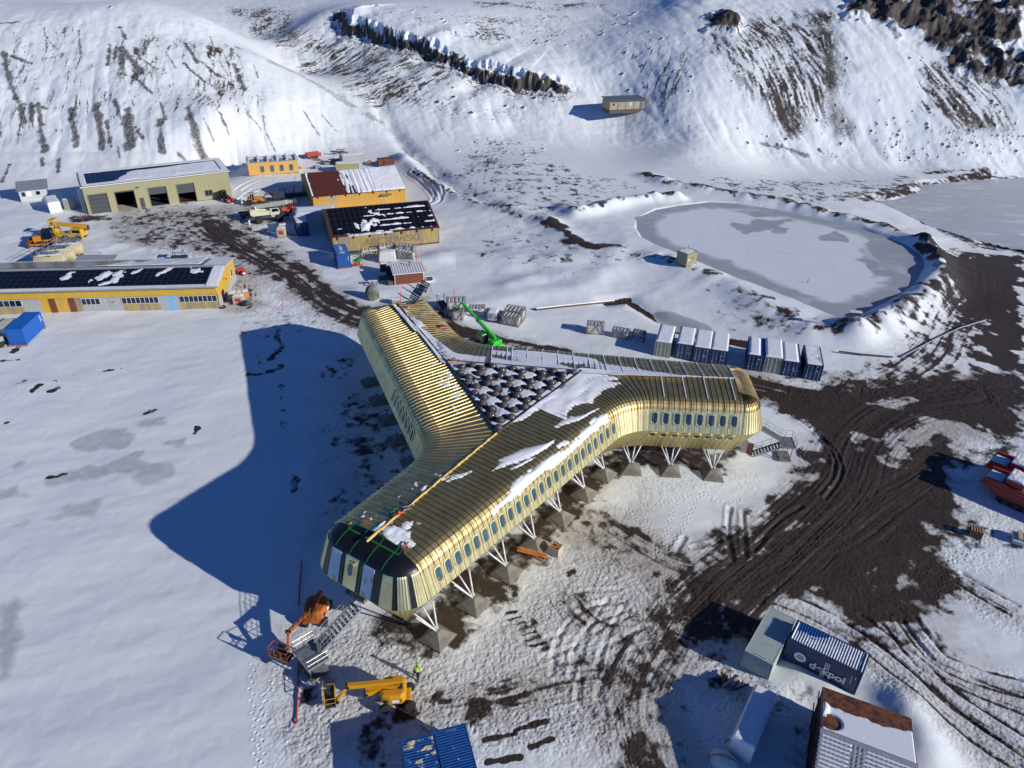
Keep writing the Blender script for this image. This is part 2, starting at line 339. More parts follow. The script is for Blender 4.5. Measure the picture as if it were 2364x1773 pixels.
# frozen water
def ice_mat(name, a, b, lo, hi, scale, frost=.35):
    m = bpy.data.materials.new(name); n, l, p = nodes(m); p.inputs['Roughness'].default_value = .45
    tc = n.new('ShaderNodeTexCoord'); nz = n.new('ShaderNodeTexNoise'); nz.inputs['Scale'].default_value = scale; nz.inputs['Detail'].default_value = 6; nz.inputs['Distortion'].default_value = .6; l.new(tc.outputs['Object'], nz.inputs['Vector'])
    at = n.new('ShaderNodeAttribute'); at.attribute_name = 'melt'
    ad = n.new('ShaderNodeMath'); ad.operation = 'MULTIPLY_ADD'; ad.inputs[1].default_value = .45; l.new(nz.outputs['Fac'], ad.inputs[0]); l.new(at.outputs['Fac'], ad.inputs[2])
    mr = n.new('ShaderNodeMapRange'); mr.inputs['From Min'].default_value = lo; mr.inputs['From Max'].default_value = hi; l.new(ad.outputs[0], mr.inputs['Value'])
    mx = n.new('ShaderNodeMix'); mx.data_type = 'RGBA'; mx.inputs['A'].default_value = (*a, 1); mx.inputs['B'].default_value = (*b, 1); l.new(mr.outputs[0], mx.inputs['Factor'])
    n2 = n.new('ShaderNodeTexNoise'); n2.inputs['Scale'].default_value = .16; n2.inputs['Detail'].default_value = 8; n2.inputs['Roughness'].default_value = .72; n2.inputs['Distortion'].default_value = 1.5
    mp = n.new('ShaderNodeMapping'); mp.inputs['Scale'].default_value = (.6, 1.5, 1); l.new(tc.outputs['Object'], mp.inputs[0]); l.new(mp.outputs[0], n2.inputs['Vector'])
    m2 = n.new('ShaderNodeMapRange'); m2.inputs['From Min'].default_value = .52; m2.inputs['From Max'].default_value = .66; m2.inputs['To Max'].default_value = frost; l.new(n2.outputs['Fac'], m2.inputs['Value'])
    m3 = n.new('ShaderNodeMix'); m3.data_type = 'RGBA'; l.new(m2.outputs[0], m3.inputs['Factor']); l.new(mx.outputs['Result'], m3.inputs['A']); m3.inputs['B'].default_value = (.80, .83, .85, 1)
    vo = n.new('ShaderNodeTexVoronoi'); vo.feature = 'DISTANCE_TO_EDGE'; vo.inputs['Scale'].default_value = .11; l.new(tc.outputs['Object'], vo.inputs['Vector'])
    m4 = n.new('ShaderNodeMapRange'); m4.inputs['From Min'].default_value = .0; m4.inputs['From Max'].default_value = .012; m4.inputs['To Min'].default_value = .22; m4.inputs['To Max'].default_value = 0; l.new(vo.outputs['Distance'], m4.inputs['Value'])
    m5 = n.new('ShaderNodeMix'); m5.data_type = 'RGBA'; l.new(m4.outputs[0], m5.inputs['Factor']); l.new(m3.outputs['Result'], m5.inputs['A']); m5.inputs['B'].default_value = (.25, .28, .30, 1)
    l.new(m5.outputs['Result'], p.inputs['Base Color'])
    return m
MT['pond_ice'] = ice_mat('pond_ice', (.74, .77, .80), (.36, .39, .415), .42, .56, .12)
MT['lagoon_ice'] = ice_mat('lagoon_ice', (.50, .525, .55), (.36, .38, .40), .2, .75, .09, .7)

# ground sheet: snow, dirty snow, grey melt ice, mud and rock, chosen by what lies where
def ground_mat():
    m = bpy.data.materials.new('ground'); n, l, p = nodes(m); p.inputs['Roughness'].default_value = .62
    p.inputs['Specular IOR Level'].default_value = .25
    tc = n.new('ShaderNodeTexCoord')
    def noise(sc, det=5, ro=.6):
        z = n.new('ShaderNodeTexNoise'); z.inputs['Scale'].default_value = sc; z.inputs['Detail'].default_value = det; z.inputs['Roughness'].default_value = ro; l.new(tc.outputs['Object'], z.inputs['Vector']); return z.outputs['Fac']
    def attr(k):
        a = n.new('ShaderNodeAttribute'); a.attribute_name = k; return a.outputs['Fac']
    def mix(f, a, b):
        x = n.new('ShaderNodeMix'); x.data_type = 'RGBA'; l.new(f, x.inputs['Factor'])
        for k, v in (('A', a), ('B', b)):
            if isinstance(v, tuple): x.inputs[k].default_value = (*v, 1)
            else: l.new(v, x.inputs[k])
        return x.outputs['Result']
    def thr(a, nz, amp, lo, hi):
        q = n.new('ShaderNodeMath'); q.operation = 'SUBTRACT'; l.new(nz, q.inputs[0]); q.inputs[1].default_value = .5
        w = n.new('ShaderNodeMath'); w.operation = 'MULTIPLY_ADD'; l.new(q.outputs[0], w.inputs[0]); w.inputs[1].default_value = amp; l.new(a, w.inputs[2])
        r = n.new('ShaderNodeMapRange'); r.inputs['From Min'].default_value = lo; r.inputs['From Max'].default_value = hi; l.new(w.outputs[0], r.inputs['Value']); return r.outputs[0]
    big = noise(.15, 4); spk = noise(2.2, 6, .75); mid = noise(1.3, 6, .65); fine = noise(5, 6, .7)
    snow = mix(big, (.745, .785, .80), (.80, .83, .84))
    snow = mix(thr(attr('grime'), mid, .8, .1, .95), snow, mix(fine, (.30, .275, .245), (.52, .48, .43)))
    snow = mix(thr(attr('ice'), mid, .7, .25, 1.0), snow, mix(mid, (.36, .385, .40), (.46, .48, .49)))
    mud = mix(mid, (.024, .018, .015), (.070, .050, .038))
    rock = mix(fine, (.024, .020, .018), (.105, .085, .07))
    c = mix(thr(attr('dirt'), fine, .6, .30, .72), snow, mud)
    c = mix(thr(attr('rock'), spk, .95, .30, .72), c, rock)
    l.new(c, p.inputs['Base Color'])
    b = n.new('ShaderNodeBump'); b.inputs['Strength'].default_value = .35; b.inputs['Distance'].default_value = .06; l.new(noise(7, 5, .65), b.inputs['Height']); l.new(b.outputs[0], p.inputs['Normal'])
    return m
MT['ground'] = ground_mat()

# ------------------------------------------------------------------ the ground: one height-field sheet, finer near by
def tag(o, label=None, cat=None, group=None, kind=None):
    if label: o['label'] = label
    if cat: o['category'] = cat
    if group: o['group'] = group
    if kind: o['kind'] = kind
    return o
def build_ground():
    NC = 1300
    ys = [18.0]; dth = R(.052)
    while ys[-1] < 196:
        y = ys[-1]; ys.append(y + (y * y + CAM_H ** 2) / CAM_H * dth)
    while ys[-1] < 330: ys.append(ys[-1] + .36)
    while ys[-1] < 460: ys.append(ys[-1] + .8)
    while ys[-1] < 800: ys.append(ys[-1] + 6)
    ys = np.array(ys); NR = len(ys)
    hw = .7066 * (ys * math.cos(CAM_P) + CAM_H * math.sin(CAM_P)) * 1.10 + 4
    us = np.linspace(-1, 1, NC)
    X = us[None] * hw[:, None]; Y = np.repeat(ys[:, None], NC, 1)
    # broad shape from a coarser lattice
    cr = np.unique(np.concatenate([np.arange(0, NR, 6), [NR - 1]])); cc = np.unique(np.concatenate([np.arange(0, NC, 8), [NC - 1]]))
    Zc = tps(X[np.ix_(cr, cc)], Y[np.ix_(cr, cc)])
    ri = np.arange(NR); a = np.searchsorted(cr, ri, side='right') - 1; a = np.clip(a, 0, len(cr) - 2); fr = (ri - cr[a]) / (cr[a + 1] - cr[a])
    ci = np.arange(NC); b = np.searchsorted(cc, ci, side='right') - 1; b = np.clip(b, 0, len(cc) - 2); fc = (ci - cc[b]) / (cc[b + 1] - cc[b])
    Zr = Zc[a] * (1 - fr)[:, None] + Zc[a + 1] * fr[:, None]
    Z = Zr[:, b] * (1 - fc) + Zr[:, b + 1] * fc
    gz = np.gradient(Z, axis=0) / np.gradient(Y, axis=0)
    slope = np.clip(np.abs(gz), 0, 1)
    Z = shape_features(X.ravel(), Y.ravel(), Z.ravel()).reshape(X.shape)
    D = np.zeros(X.shape, np.float32); K = D.copy(); I = D.copy(); T = D.copy(); GR = D.copy(); H = D.copy()
    def block(x0, x1, y0, y1):
        r0, r1 = np.searchsorted(ys, [y0, y1]); r1 = max(r1, r0 + 1)
        h0, h1 = hw[min(r0, NR - 1)], hw[min(r1, NR - 1)]
        lo = min(x0 / h0, x0 / h1); hi = max(x1 / h0, x1 / h1)
        c0, c1 = np.searchsorted(us, [lo, hi]); return slice(max(r0, 0), min(r1 + 1, NR)), slice(max(c0 - 1, 0), min(c1 + 2, NC))
    def around(pts, m):
        q = np.array(pts); return block(q[:, 0].min() - m, q[:, 0].max() + m, q[:, 1].min() - m, q[:, 1].max() + m)
    def stroke(A, pts, w, s, soft=.6, wob=.5):
        sl = around(pts, w * 1.6 + 1); x, y = X[sl], Y[sl]
        if x.size == 0: return
        d, par = seg_dist(x, y, pts)
        d = d + (fbm(x / (w * 1.2 + .3), y / (w * 1.2 + .3), 2, 3) - .5) * w * wob * 2
        A[sl] = np.maximum(A[sl], s * (1 - sst(w * (1 - soft), w * (1 + soft * .5), d)))
    def area(A, pts, s, soft=2.0, wob=1.5, mode='max'):
        sl = around(pts, soft * 2 + 2); x, y = X[sl], Y[sl]
        if x.size == 0: return
        d = poly_sd(x, y, pts) + (fbm(x / 2.5, y / 2.5, 3, 8) - .5) * wob * 2
        v = s * (1 - sst(-soft, soft, d))
        A[sl] = np.maximum(A[sl], v) if mode == 'max' else A[sl] * (1 - (1 - sst(-soft, soft, d)) * s)
    def road(pts, w, cov, deep=.05, freq=2.6, seed=1, gr=.7):
        sl = around(pts, w * 2.2 + 2); x, y = X[sl], Y[sl]
        d, par = seg_dist(x, y, pts)
        # signed side
        sgn = np.sign(fbm(x * 0, y * 0, 1, 1) * 0 + 1)
        q = np.array(pts); k = np.clip(np.searchsorted(np.r_[0, np.cumsum(np.hypot(*np.diff(q, axis=0).T))], par, side='right') - 1, 0, len(q) - 2)
        cx = (q[k + 1, 0] - q[k, 0]) * (y - q[k, 1]) - (q[k + 1, 1] - q[k, 1]) * (x - q[k, 0]); sd = d * np.sign(cx)
        sd = sd + (vn(par * .06, par * 0, seed) - .5) * w * .7
        st = vn(sd * freq, par * .07 + 3, seed + 5) * .6 + vn(sd * freq * 2.6, par * .16, seed + 9) * .4
        fall = 1 - sst(w * .45, w * 1.25, np.abs(sd) + (vn(x * .5, y * .5, seed) - .5) * w * .6)
        D[sl] = np.maximum(D[sl], fall * np.clip(cov + (st - .5) * 1.1, 0, 1))
        GR[sl] = np.maximum(GR[sl], (1 - sst(w * .5, w * 1.9, np.abs(sd) + (vn(x * .4, y * .4, seed + 3) - .5) * w)) * gr)
        H[sl] += fall * (st - .55) * deep * 2.2
        lug = (np.abs(((par + np.abs(((sd * 2.2) % 1) - .5) * .35) * 2.6) % 1 - .5) - .25)
        T[sl] = np.maximum(T[sl], fall * .45)
        H[sl] += fall * lug * .035 * (st > .5)
    def rut(pts, w=.28, depth=.16, dirt=.85, lip=.06):
        sl = around(pts, w * 4 + .5); x, y = X[sl], Y[sl]
        if x.size == 0: return
        d, par = seg_dist(x, y, pts); d = d + (vn(par * .5, par * 0, 4) - .5) * .15
        H[sl] += -depth * np.exp(-(d / w) ** 2) + lip * np.exp(-((d - w * 2.0) / (w * .7)) ** 2)
        D[sl] = np.maximum(D[sl], dirt * np.exp(-(d / (w * .9)) ** 2) * (.6 + .6 * vn(par * .35, par * 0, 12)))
    def offs(pts, o):
        q = np.array(pts, float); t = np.gradient(q, axis=0); t /= np.linalg.norm(t, axis=1)[:, None] + 1e-9
        return [tuple(v) for v in q + np.stack([-t[:, 1], t[:, 0]], 1) * o]
    def smooth(pts, n=6):
        q = np.array(pts, float); k = np.arange(len(q)); f = np.linspace(0, len(q) - 1, (len(q) - 1) * n + 1); o = []
        for v in f:
            i = min(int(v), len(q) - 2); t = v - i; p0 = q[max(i - 1, 0)]; p1 = q[i]; p2 = q[i + 1]; p3 = q[min(i + 2, len(q) - 1)]
            o.append(tuple(.5 * ((2 * p1) + (-p0 + p2) * t + (2 * p0 - 5 * p1 + 4 * p2 - p3) * t * t + (-p0 + 3 * p1 - 3 * p2 + p3) * t ** 3)))
        return o
    def feet(pts, step=.6, depth=.055, rad=.10, two=.11, dark=0):
        q = smooth(pts, 8); L = np.r_[0, np.cumsum(np.hypot(*np.diff(np.array(q), axis=0).T))]
        rr = random.Random(int(L[-1] * 100))
        for k, s in enumerate(np.arange(0, L[-1], step)):
            i = min(np.searchsorted(L, s, side='right') - 1, len(q) - 2); t = (s - L[i]) / (L[i + 1] - L[i] + 1e-9)
            ax, ay = q[i]; bx, by = q[i + 1]; tx, ty = bx - ax, by - ay; nl = math.hypot(tx, ty) + 1e-9; o = two * (1 if k % 2 else -1) + rr.uniform(-.06, .06)
            x0 = ax + tx * t - ty / nl * o; y0 = ay + ty * t + tx / nl * o
            sl = block(x0 - .7, x0 + .7, y0 - .7, y0 + .7); d = np.hypot(X[sl] - x0, Y[sl] - y0)
            H[sl] += -depth * np.exp(-(d / rad) ** 2) + depth * .35 * np.exp(-((d - rad * 2) / (rad * .8)) ** 2)
            if dark: D[sl] = np.maximum(D[sl], dark * np.exp(-(d / (rad * .9)) ** 2))

    # --- mud and roads
    mud = G2([(1745,905),(1830,900),(1960,890),(2080,880),(2364,850),(2364,1010),(2290,1000),(2210,1050),(2190,1120),(2230,1190),(2170,1220),(2165,1270),(2240,1330),(2190,1380),(2110,1420),(2010,1450),(1930,1400),(1850,1380),(1760,1400),(1660,1400),(1600,1440),(1540,1420),(1580,1330),(1680,1300),(1780,1235),(1850,1170),(1895,1110),(1905,1050),(1880,1000),(1820,955)])
    area(D, mud, .92, 1.8, 2.2); area(GR, mud, .8, 3.0, 2.0); area(T, mud, .55, 1.5, 1)
    pink = [smooth(G2(p)) for p in (
        [(2364,905),(2200,905),(2060,920),(1950,925),(1850,918),(1760,897),(1700,878)],
        [(2230,905),(2070,940),(1970,1005),(1928,1090),(1870,1170),(1780,1260),(1690,1330),(1600,1410)],
        [(1640,1370),(1550,1470),(1492,1560),(1480,1640),(1490,1700),(1510,1790)],
        [(1800,1270),(1680,1310),(1580,1310),(1470,1255),(1370,1190)],
        [(1560,1440),(1480,1560),(1390,1545),(1290,1560),(1150,1600),(1020,1620)],
        [(2040,910),(2120,850),(2200,760),(2260,650),(2270,600)],
        [(1900,1060),(2000,1120),(2090,1100),(2200,1020)],
        [(1800,1260),(1930,1260),(2050,1180),(2150,1100)],
        [(1620,1400),(1560,1440),(1400,1440),(1330,1380)])]
    road(pink[0], 3.6, .92, .06, seed=1); road(pink[1], 5.0, .86, .09, seed=2); road(pink[2], 3.6, .55, .05, seed=3); road(pink[3], 2.4, .45, .05, seed=4)
    road(pink[4], 2.2, .36, .04, seed=5); road(pink[5], 5, .6, .04, seed=6, gr=.3); road(pink[6], 2.5, .8, .06, seed=7); road(pink[7], 3, .85, .06, seed=8); road(pink[8], 2.2, .33, .03, seed=9)
    for pts, w, cov, sd in (([(660,470),(600,500),(545,515),(500,540)], 4, .55, 11), ([(480,520),(545,560),(600,595),(660,635),(720,670),(775,705),(840,728),(900,745)], 4.2, .85, 12), ([(420,500),(520,560),(620,620)], 4.5, .55, 13),
                            ([(330,560),(430,560),(560,585)], 3, .45, 14), ([(300,520),(400,500),(520,490),(640,470)], 3.5, .35, 15), ([(620,600),(560,640),(545,700)], 3, .25, 16),
                            ([(1040,752),(1110,775),(1200,795),(1300,812)], 1.7, .95, 17), ([(1000,720),(1040,752)], 1.7, .6, 18)):
        road(smooth(G2(pts)), w, cov, .05, seed=sd)
    for pts, s, sf in (([(165,498),(250,497),(265,508),(170,512)], .75, 1.2), ([(330,520),(400,525),(395,545),(330,540)], .4, 1.5), ([(260,480),(540,470),(620,560),(560,640),(480,580),(250,560)], .30, 3),
                       ([(580,540),(660,560),(680,600),(620,590)], .25, 2), ([(1880,850),(2000,870),(2090,840),(2050,900),(1930,905)], .42, 1.5), ([(1900,880),(2100,860),(2364,850),(2364,960),(2100,930)], .75, 2)):
        area(D, G2(pts), s, sf, 1.5); area(GR, G2(pts), .6, sf, 1.5)
    area(D, G2([(2130,960),(2364,960),(2364,1080),(2250,1100),(2180,1160),(2290,1220),(2364,1260),(2364,1290),(2250,1290),(2160,1330),(2110,1200)]), .52, 2, 3); area(T, G2([(2130,960),(2364,960),(2364,1330),(2110,1330)]), .6, 2, 2)
    area(D, G2([(1700,1470),(1790,1400),(1900,1440),(2050,1450),(2160,1440),(2230,1500),(2050,1520),(1900,1450)]), .36, 2, 2); area(GR, G2([(1700,1400),(2200,1400),(2364,1700),(2364,1773),(2250,1773),(1900,1450)]), .4, 3, 3)
    area(D, G2([(1180,1180),(1400,1190),(1560,1290),(1640,1330),(1520,1460),(1420,1520),(1500,1773),(1380,1773),(1340,1640),(1240,1590),(1440,1500),(1500,1400),(1380,1300)]), .30, 3, 2.5); area(GR, G2([(1150,1180),(1400,1180),(1640,1300),(1540,1480),(1560,1773),(1340,1773),(1330,1640),(1000,1640),(1000,1600),(1400,1520),(1450,1380)]), .85, 3, 3)
    area(T, G2([(1540,1500),(1720,1480),(1760,1560),(1880,1640),(1860,1773),(1480,1773)]), .8, 2, 2); area(D, G2([(1790,1610),(1880,1600),(1880,1773),(1780,1773)]), .34, 2, 2); area(D, G2([(1580,1520),(1660,1500),(1700,1560),(1560,1680),(1540,1600)]), .26, 2, 2)
    area(D, G2([(300,510),(560,480),(690,600),(640,620),(520,600),(300,560)]), .42, 3, 2); area(D, G2([(540,440),(680,430),(700,520),(560,520)]), .3, 2, 2)
    for pts, s in (([(1000,400),(1300,380),(1480,430),(1240,500),(1100,480)], .27), ([(1130,500),(1330,560),(1480,600),(1300,640),(1100,600)], .22), ([(1480,425),(2100,405),(2200,430),(1900,472)], .28), ([(1620,640),(1830,720),(1960,760),(1700,760)], .30), ([(2000,730),(2160,650),(2200,700),(2080,760)], .34), ([(560,700),(760,740),(740,800),(560,780)], .22), ([(1690,850),(1880,860),(1880,900),(1720,880)], .42)): area(D, G2(pts), s, 3, 3)
    # snow left lying in the mud
    for pts in ([(2000,1010),(2120,990),(2170,1000),(2080,1040)], [(2110,960),(2230,985),(2280,1010),(2220,1050),(2180,1010)], [(2000,930),(2100,920),(2140,935),(2040,945)], [(2020,1050),(2080,1040),(2090,1080),(2030,1090)], [(2230,1100),(2280,1090),(2330,1180),(2260,1170)], [(1960,1000),(1990,1000),(2000,1040),(1970,1040)],
                [(2005,1312),(2025,1310),(2040,1355),(2012,1362)], [(2052,1312),(2105,1305),(2120,1340),(2080,1365),(2060,1350)], [(1985,1200),(2000,1215),(1990,1225)], [(2090,1280),(2120,1300),(2100,1305)]):
        area(D, G2(pts), .8, 1.0, 1.6, mode='mul')
    # black sand shore
    shore = G2([(2140,560),(2200,585),(2280,590),(2364,590),(2364,850),(2250,850),(2240,790),(2290,740),(2200,755),(2230,700),(2190,650),(2165,620)])
    area(D, shore, .95, 1.8, 4); 
    for pts, w, s in (([(2000,460),(2080,470),(2140,500),(2170,530),(2250,560),(2364,585)], 3.0, .75), ([(1940,452),(2040,445),(2110,430),(2200,410),(2280,405),(2364,415)], 2.2, .62), ([(2140,400),(2220,392),(2300,394)], 1.2, .6), ([(2000,432),(2070,440),(2120,448)], 1.5, .7), ([(2150,520),(2230,550)], 1.5, .8)):
        stroke(D, G2(pts), w, s, .8, 1.0)
    # rock on the bank crests
    for (pts, w, a), s in zip(BERM, (.72, .66, .44, .85, .62)):
        o = offs(pts, 0); stroke(D, o, w * .55, s, .9, 1.2)
    stroke(D, DITCH, .75, 1.0, .3, .4); area(I, G2([(1500,722),(1560,722),(1625,745),(1660,772),(1560,768),(1525,750)]), 1, .5, .6)
    area(D, G2([(1500,722),(1560,722),(1625,745),(1660,772),(1560,768),(1525,750)]), 1, .4, .3, mode='mul')
    stroke(D, G2([(1560,768),(1640,778),(1720,795)]), .7, .9, .3, .4); stroke(D, G2([(1416,698),(1450,692)]), .7, 1, .3, .3)
    for pts in ([(1268,511),(1330,550),(1400,575),(1470,588)], [(1120,470),(1180,480),(1260,510)]): stroke(D, G2(pts), 1.0, .62, .9, 1.2)
    # thawed ground under and beside the gold building, round the footings
    ug = G2([(900,1480),(985,1530),(1060,1480),(1130,1410),(1200,1335),(1280,1260),(1330,1190),(1400,1130),(1480,1080),(1690,1090),(1700,1040),(1500,1020),(1400,1040),(1300,1110),(1150,1250),(1000,1380),(860,1420)])
    area(D, ug, .78, 1.2, 1.5); area(GR, ug, .7, 2.5, 2)
    area(GR, G2([(640,1450),(900,1430),(1060,1490),(1300,1270),(1480,1150),(1620,1330),(1500,1500),(1480,1773),(640,1773)]), .52, 4, 3)
    area(T, G2([(690,1440),(900,1430),(1060,1490),(1300,1270),(1420,1180),(1500,1300),(1620,1360),(1560,1500),(1500,1773),(620,1773),(640,1600)]), 1.0, 3, 2)
    for x, y, r_, s in ((1040,1470,2.6,.95),(900,1450,1.8,.62),(1120,1400,2,.6),(860,1620,1.6,.55),(930,1660,1.6,.8),(1090,1650,1.2,.85),(880,1700,2.6,.7),(1210,1450,1.0,.6),(1230,1480,1.1,.7),(1255,1500,.9,.6),(700,1620,1.3,.6),(1310,1330,.9,.7),(720,1500,1.2,.7),(740,1480,1.0,.6),(760,1560,1.0,.5)):
        p = G(x, y); stroke(D, [(p[0], p[1]), (p[0] + .5, p[1] + .6)], r_ * .8, s, .8, .9)
    for pts in ([(1190,1688),(1260,1665)], [(1118,1712),(1190,1695)], [(1225,1728),(1275,1708)], [(1125,1760),(1200,1750)]): stroke(D, G2(pts), .28, .95, .4, .5)
    for k in range(7): stroke(D, G2([(1165 + k * 10, 1420 + k * 12), (1190 + k * 11, 1412 + k * 12)]), .22, .8, .5, .8)
    for x, y, r_, s in ((790,850,3,.62),(830,960,5,.5),(840,1010,5,.55),(900,940,3,.6),(940,1010,3,.5),(870,1090,4,.42),(930,1120,3,.5),(800,1060,2,.4),(780,1160,2,.4),(820,1180,2,.5)):
        p = G(x, y); area(D, [(p[0] + r_ * math.cos(t) * .8, p[1] + r_ * math.sin(t)) for t in np.linspace(0, 6.28, 9)[:-1]], s * .7, 1.4, 1.8)
    area(GR, G2([(760,800),(860,760),(960,1020),(900,1150),(760,1250),(700,1300),(760,1000)]), .45, 5, 3)
    for pts in ([(640,775),(650,800),(620,830)], [(575,865),(610,865),(650,845)], [(650,890),(648,920)], [(652,950),(656,985)], [(590,820),(600,835)], [(675,1100),(678,1135)]): stroke(D, G2(pts), .5, .7, .7, 1.2)
    # melt ice on the left flat
    for pts in ([(150,1020),(215,1000),(290,990),(310,1010),(280,1035),(180,1042)], [(110,1110),(160,1085),(260,1060),(330,1040),(310,1065),(370,1060),(410,1090),(380,1120),(330,1120),(300,1085),(220,1105),(120,1120)], [(325,975),(375,965),(380,980),(335,990)], [(0,1140),(40,1120),(65,1140),(0,1155)], [(100,1200),(170,1160),(245,1145),(220,1190),(130,1205)],
                [(20,1210),(60,1205),(55,1218),(20,1222)], [(0,1400),(35,1390),(40,1480),(20,1560),(0,1565)], [(330,1030),(430,1010),(420,1025)], [(10,1075),(40,1070),(35,1085)]):
        area(I, G2(pts), .78, .7, 1.3)
    for pts in ([(30,890),(55,880)], [(75,905),(90,890)], [(130,880),(135,895),(115,905)], [(335,955),(355,945)], [(240,858),(280,850)], [(20,975),(30,970)], [(110,1105),(150,1095)], [(455,985),(450,1000)], [(0,835),(40,830)], [(30,815),(55,790)]): stroke(D, G2(pts), .4, .75, .6, 1.3)
    # footprints and wheel ruts
    for pts in ([(0,925),(150,900),(300,885),(400,860),(480,845),(540,850),(575,872)], [(0,905),(100,890),(200,870),(330,845),(470,832)], [(0,880),(80,830),(140,790),(230,745),(270,720)], [(585,1535),(580,1600),(588,1680),(595,1773)], [(640,1545),(610,1620),(602,1700),(612,1773)], [(700,1560),(620,1590),(600,1660)],
                [(1250,680),(1400,668),(1500,650),(1580,630)], [(1000,720),(1090,700),(1250,680)], [(1070,480),(1200,440),(1310,410),(1420,340)], [(520,720),(560,760),(600,790),(680,770)], [(640,1000),(650,1100),(640,1250),(650,1350)]): feet(G2(pts))
    for pts in ([(1540,1270),(1580,1210),(1620,1130),(1640,1110)], [(1500,1300),(1530,1250),(1560,1160)], [(1420,1200),(1490,1170),(1640,1140)], [(1480,1160),(1520,1250),(1600,1270)], [(1640,1150),(1680,1160),(1720,1150)], [(1530,1290),(1570,1240),(1590,1250)], [(1440,1170),(1480,1210),(1520,1280)], [(2100,1330),(2160,1310),(2230,1270),(2290,1230)], [(2160,1400),(2200,1300),(2240,1270)]):
        feet(G2(pts), .5, .06, .10, .12, dark=.4 if pts[0][0] > 2000 else 0)
    for pts in ([(1780,1390),(1880,1430),(2000,1510),(2130,1620),(2240,1710),(2364,1790)], [(1960,1440),(2080,1530),(2180,1620),(2280,1690),(2364,1750)], [(2040,1440),(2120,1540),(2220,1590),(2364,1650)], [(2070,1430),(2150,1530),(2260,1580),(2364,1610)], [(2200,1340),(2280,1390),(2330,1420)]):
        q = smooth(G2(pts)); rut(q, .2, .10, .95, .02); rut(offs(q, 1.9), .2, .10, .9, .02); rut(offs(q, .5), .14, .05, .5, .01); stroke(GR, q, 1.6, .6, .8); stroke(T, q, 2.6, .7, .8)
    for pts in ([(1690,1290),(1680,1230),(1685,1170)], [(1720,1285),(1715,1180)], [(1740,1270),(1800,1200),(1850,1170)], [(1600,1265),(1660,1250)], [(1560,1275),(1580,1240)]): rut(smooth(G2(pts)), .24, .10, .1, .05)
    for pts in ([(1320,1560),(1330,1490),(1370,1440),(1450,1410)], [(1380,1540),(1400,1470),(1440,1400)], [(1250,1520),(1330,1490)], [(1400,1490),(1480,1450)], [(1330,1400),(1440,1390)], [(1340,1560),(1335,1620),(1370,1650)]):
        q = smooth(G2(pts)); rut(q, .22, .09, .3, .03); rut(offs(q, 1.7), .22, .08, .25, .03)
    for pts in ([(1890,1000),(1935,1050),(1940,1100),(1905,1150)], [(1880,990),(1922,1045),(1925,1095),(1890,1140)], [(1830,960),(1890,1000)]): rut(smooth(G2(pts)), .2, .11, .15, .06)
    for pts in ([(560,440),(600,420),(680,415)], [(560,470),(600,440),(690,425)], [(940,400),(980,430),(1000,460),(985,470)], [(950,395),(995,430),(1005,455)]):
        q = smooth(G2(pts)); rut(q, .3, .2, 0, .12); rut(offs(q, 2), .3, .2, 0, .12)
    area(T, G2([(250,500),(560,470),(700,640),(860,720),(860,760),(600,740),(520,640),(300,580)]), .9, 3, 2)
    area(T, G2([(540,640),(700,700),(860,760),(830,790),(640,760),(540,720)]), .9, 3, 2)
    area(T, G2([(1700,890),(2090,850),(2364,860),(2364,960),(1900,930),(1760,920)]), .9, 2, 2)
    area(T, G2([(560,380),(900,360),(950,420),(700,400),(560,420)]), .6, 2, 2)

    for pts, w_, a_ in (([(2090,1640),(2115,1690),(2135,1740)], 2.2, 1.1), ([(1800,1600),(1850,1570),(1900,1600)], 1.6, .35), ([(1640,1330),(1680,1420)], 2.0, .25)):
        q = G2(pts); sl = around(q, w_ * 3); d, _ = seg_dist(X[sl], Y[sl], q); H[sl] += a_ * np.exp(-(d / w_) ** 2)
    area(T, G2([(2150,1180),(2364,1200),(2364,1330),(2180,1340)]), .5, 2, 2); area(T, G2([(1420,1080),(1720,1090),(1760,1130),(1420,1160)]), .5, 2, 2)
    # --- hills: rock showing through, in streaks down the fall line
    HS = lambda a, b: (a * .36166, b * .36166)
    for x1, y1, x2, y2, w in ((455,690,490,930,40),(620,670,650,940,52),(680,780,705,930,25),(740,650,780,790,30),(810,700,830,940,60),(860,800,910,880,25),(1020,640,1060,760,16),(1020,760,1035,960,42),(1200,680,1300,1020,55),(1260,900,1300,1020,30),(1300,760,1360,890,13),(1400,720,1460,860,22),(1570,710,1670,830,13),(1680,740,1690,830,13),(1690,830,1760,970,13),
                              (1940,710,2040,860,16),(2060,740,2150,840,14),(240,650,260,830,32),(260,830,290,960,50),(120,660,150,780,42),(200,650,210,800,32),(60,520,110,640,42),(110,640,300,690,26),(20,330,60,520,42),(0,150,120,140,22),(60,350,200,400,22),(380,1010,370,1100,30),(270,1010,270,1060,25),(10,1160,60,1050,25),(750,930,765,1010,15),(1140,980,1200,1040,20),
                              (500,190,520,370,18),(310,250,360,300,10),(700,280,690,420,26),(740,280,730,400,26),(770,300,790,480,42),(790,330,920,470,48),(860,300,900,380,26),(760,160,800,240,30),(840,480,970,590,26),(920,390,1000,440,20),(940,250,930,330,20),(1060,330,1120,430,15),(1180,270,1260,400,26),(1290,400,1400,480,32),(1170,400,1310,520,22),(1330,530,1430,580,18),(1340,230,1360,290,20),(1490,330,1530,370,13),(1500,410,1560,580,36),(1620,420,1650,500,13),(1640,600,1670,630,16),(-60,300,-30,900,60),(-150,500,-120,900,60)):
        a_, b_ = G2([HS(x1, y1), HS(x2, y2)]); w_ = max(.35, w * .36166 * .5 / CAM_F * 240)
        stroke(K, [a_, b_], w_ * 1.15, .66 if w > 20 else .6, .75, .8)
    hill = (Y > 185) & (Y < 470)
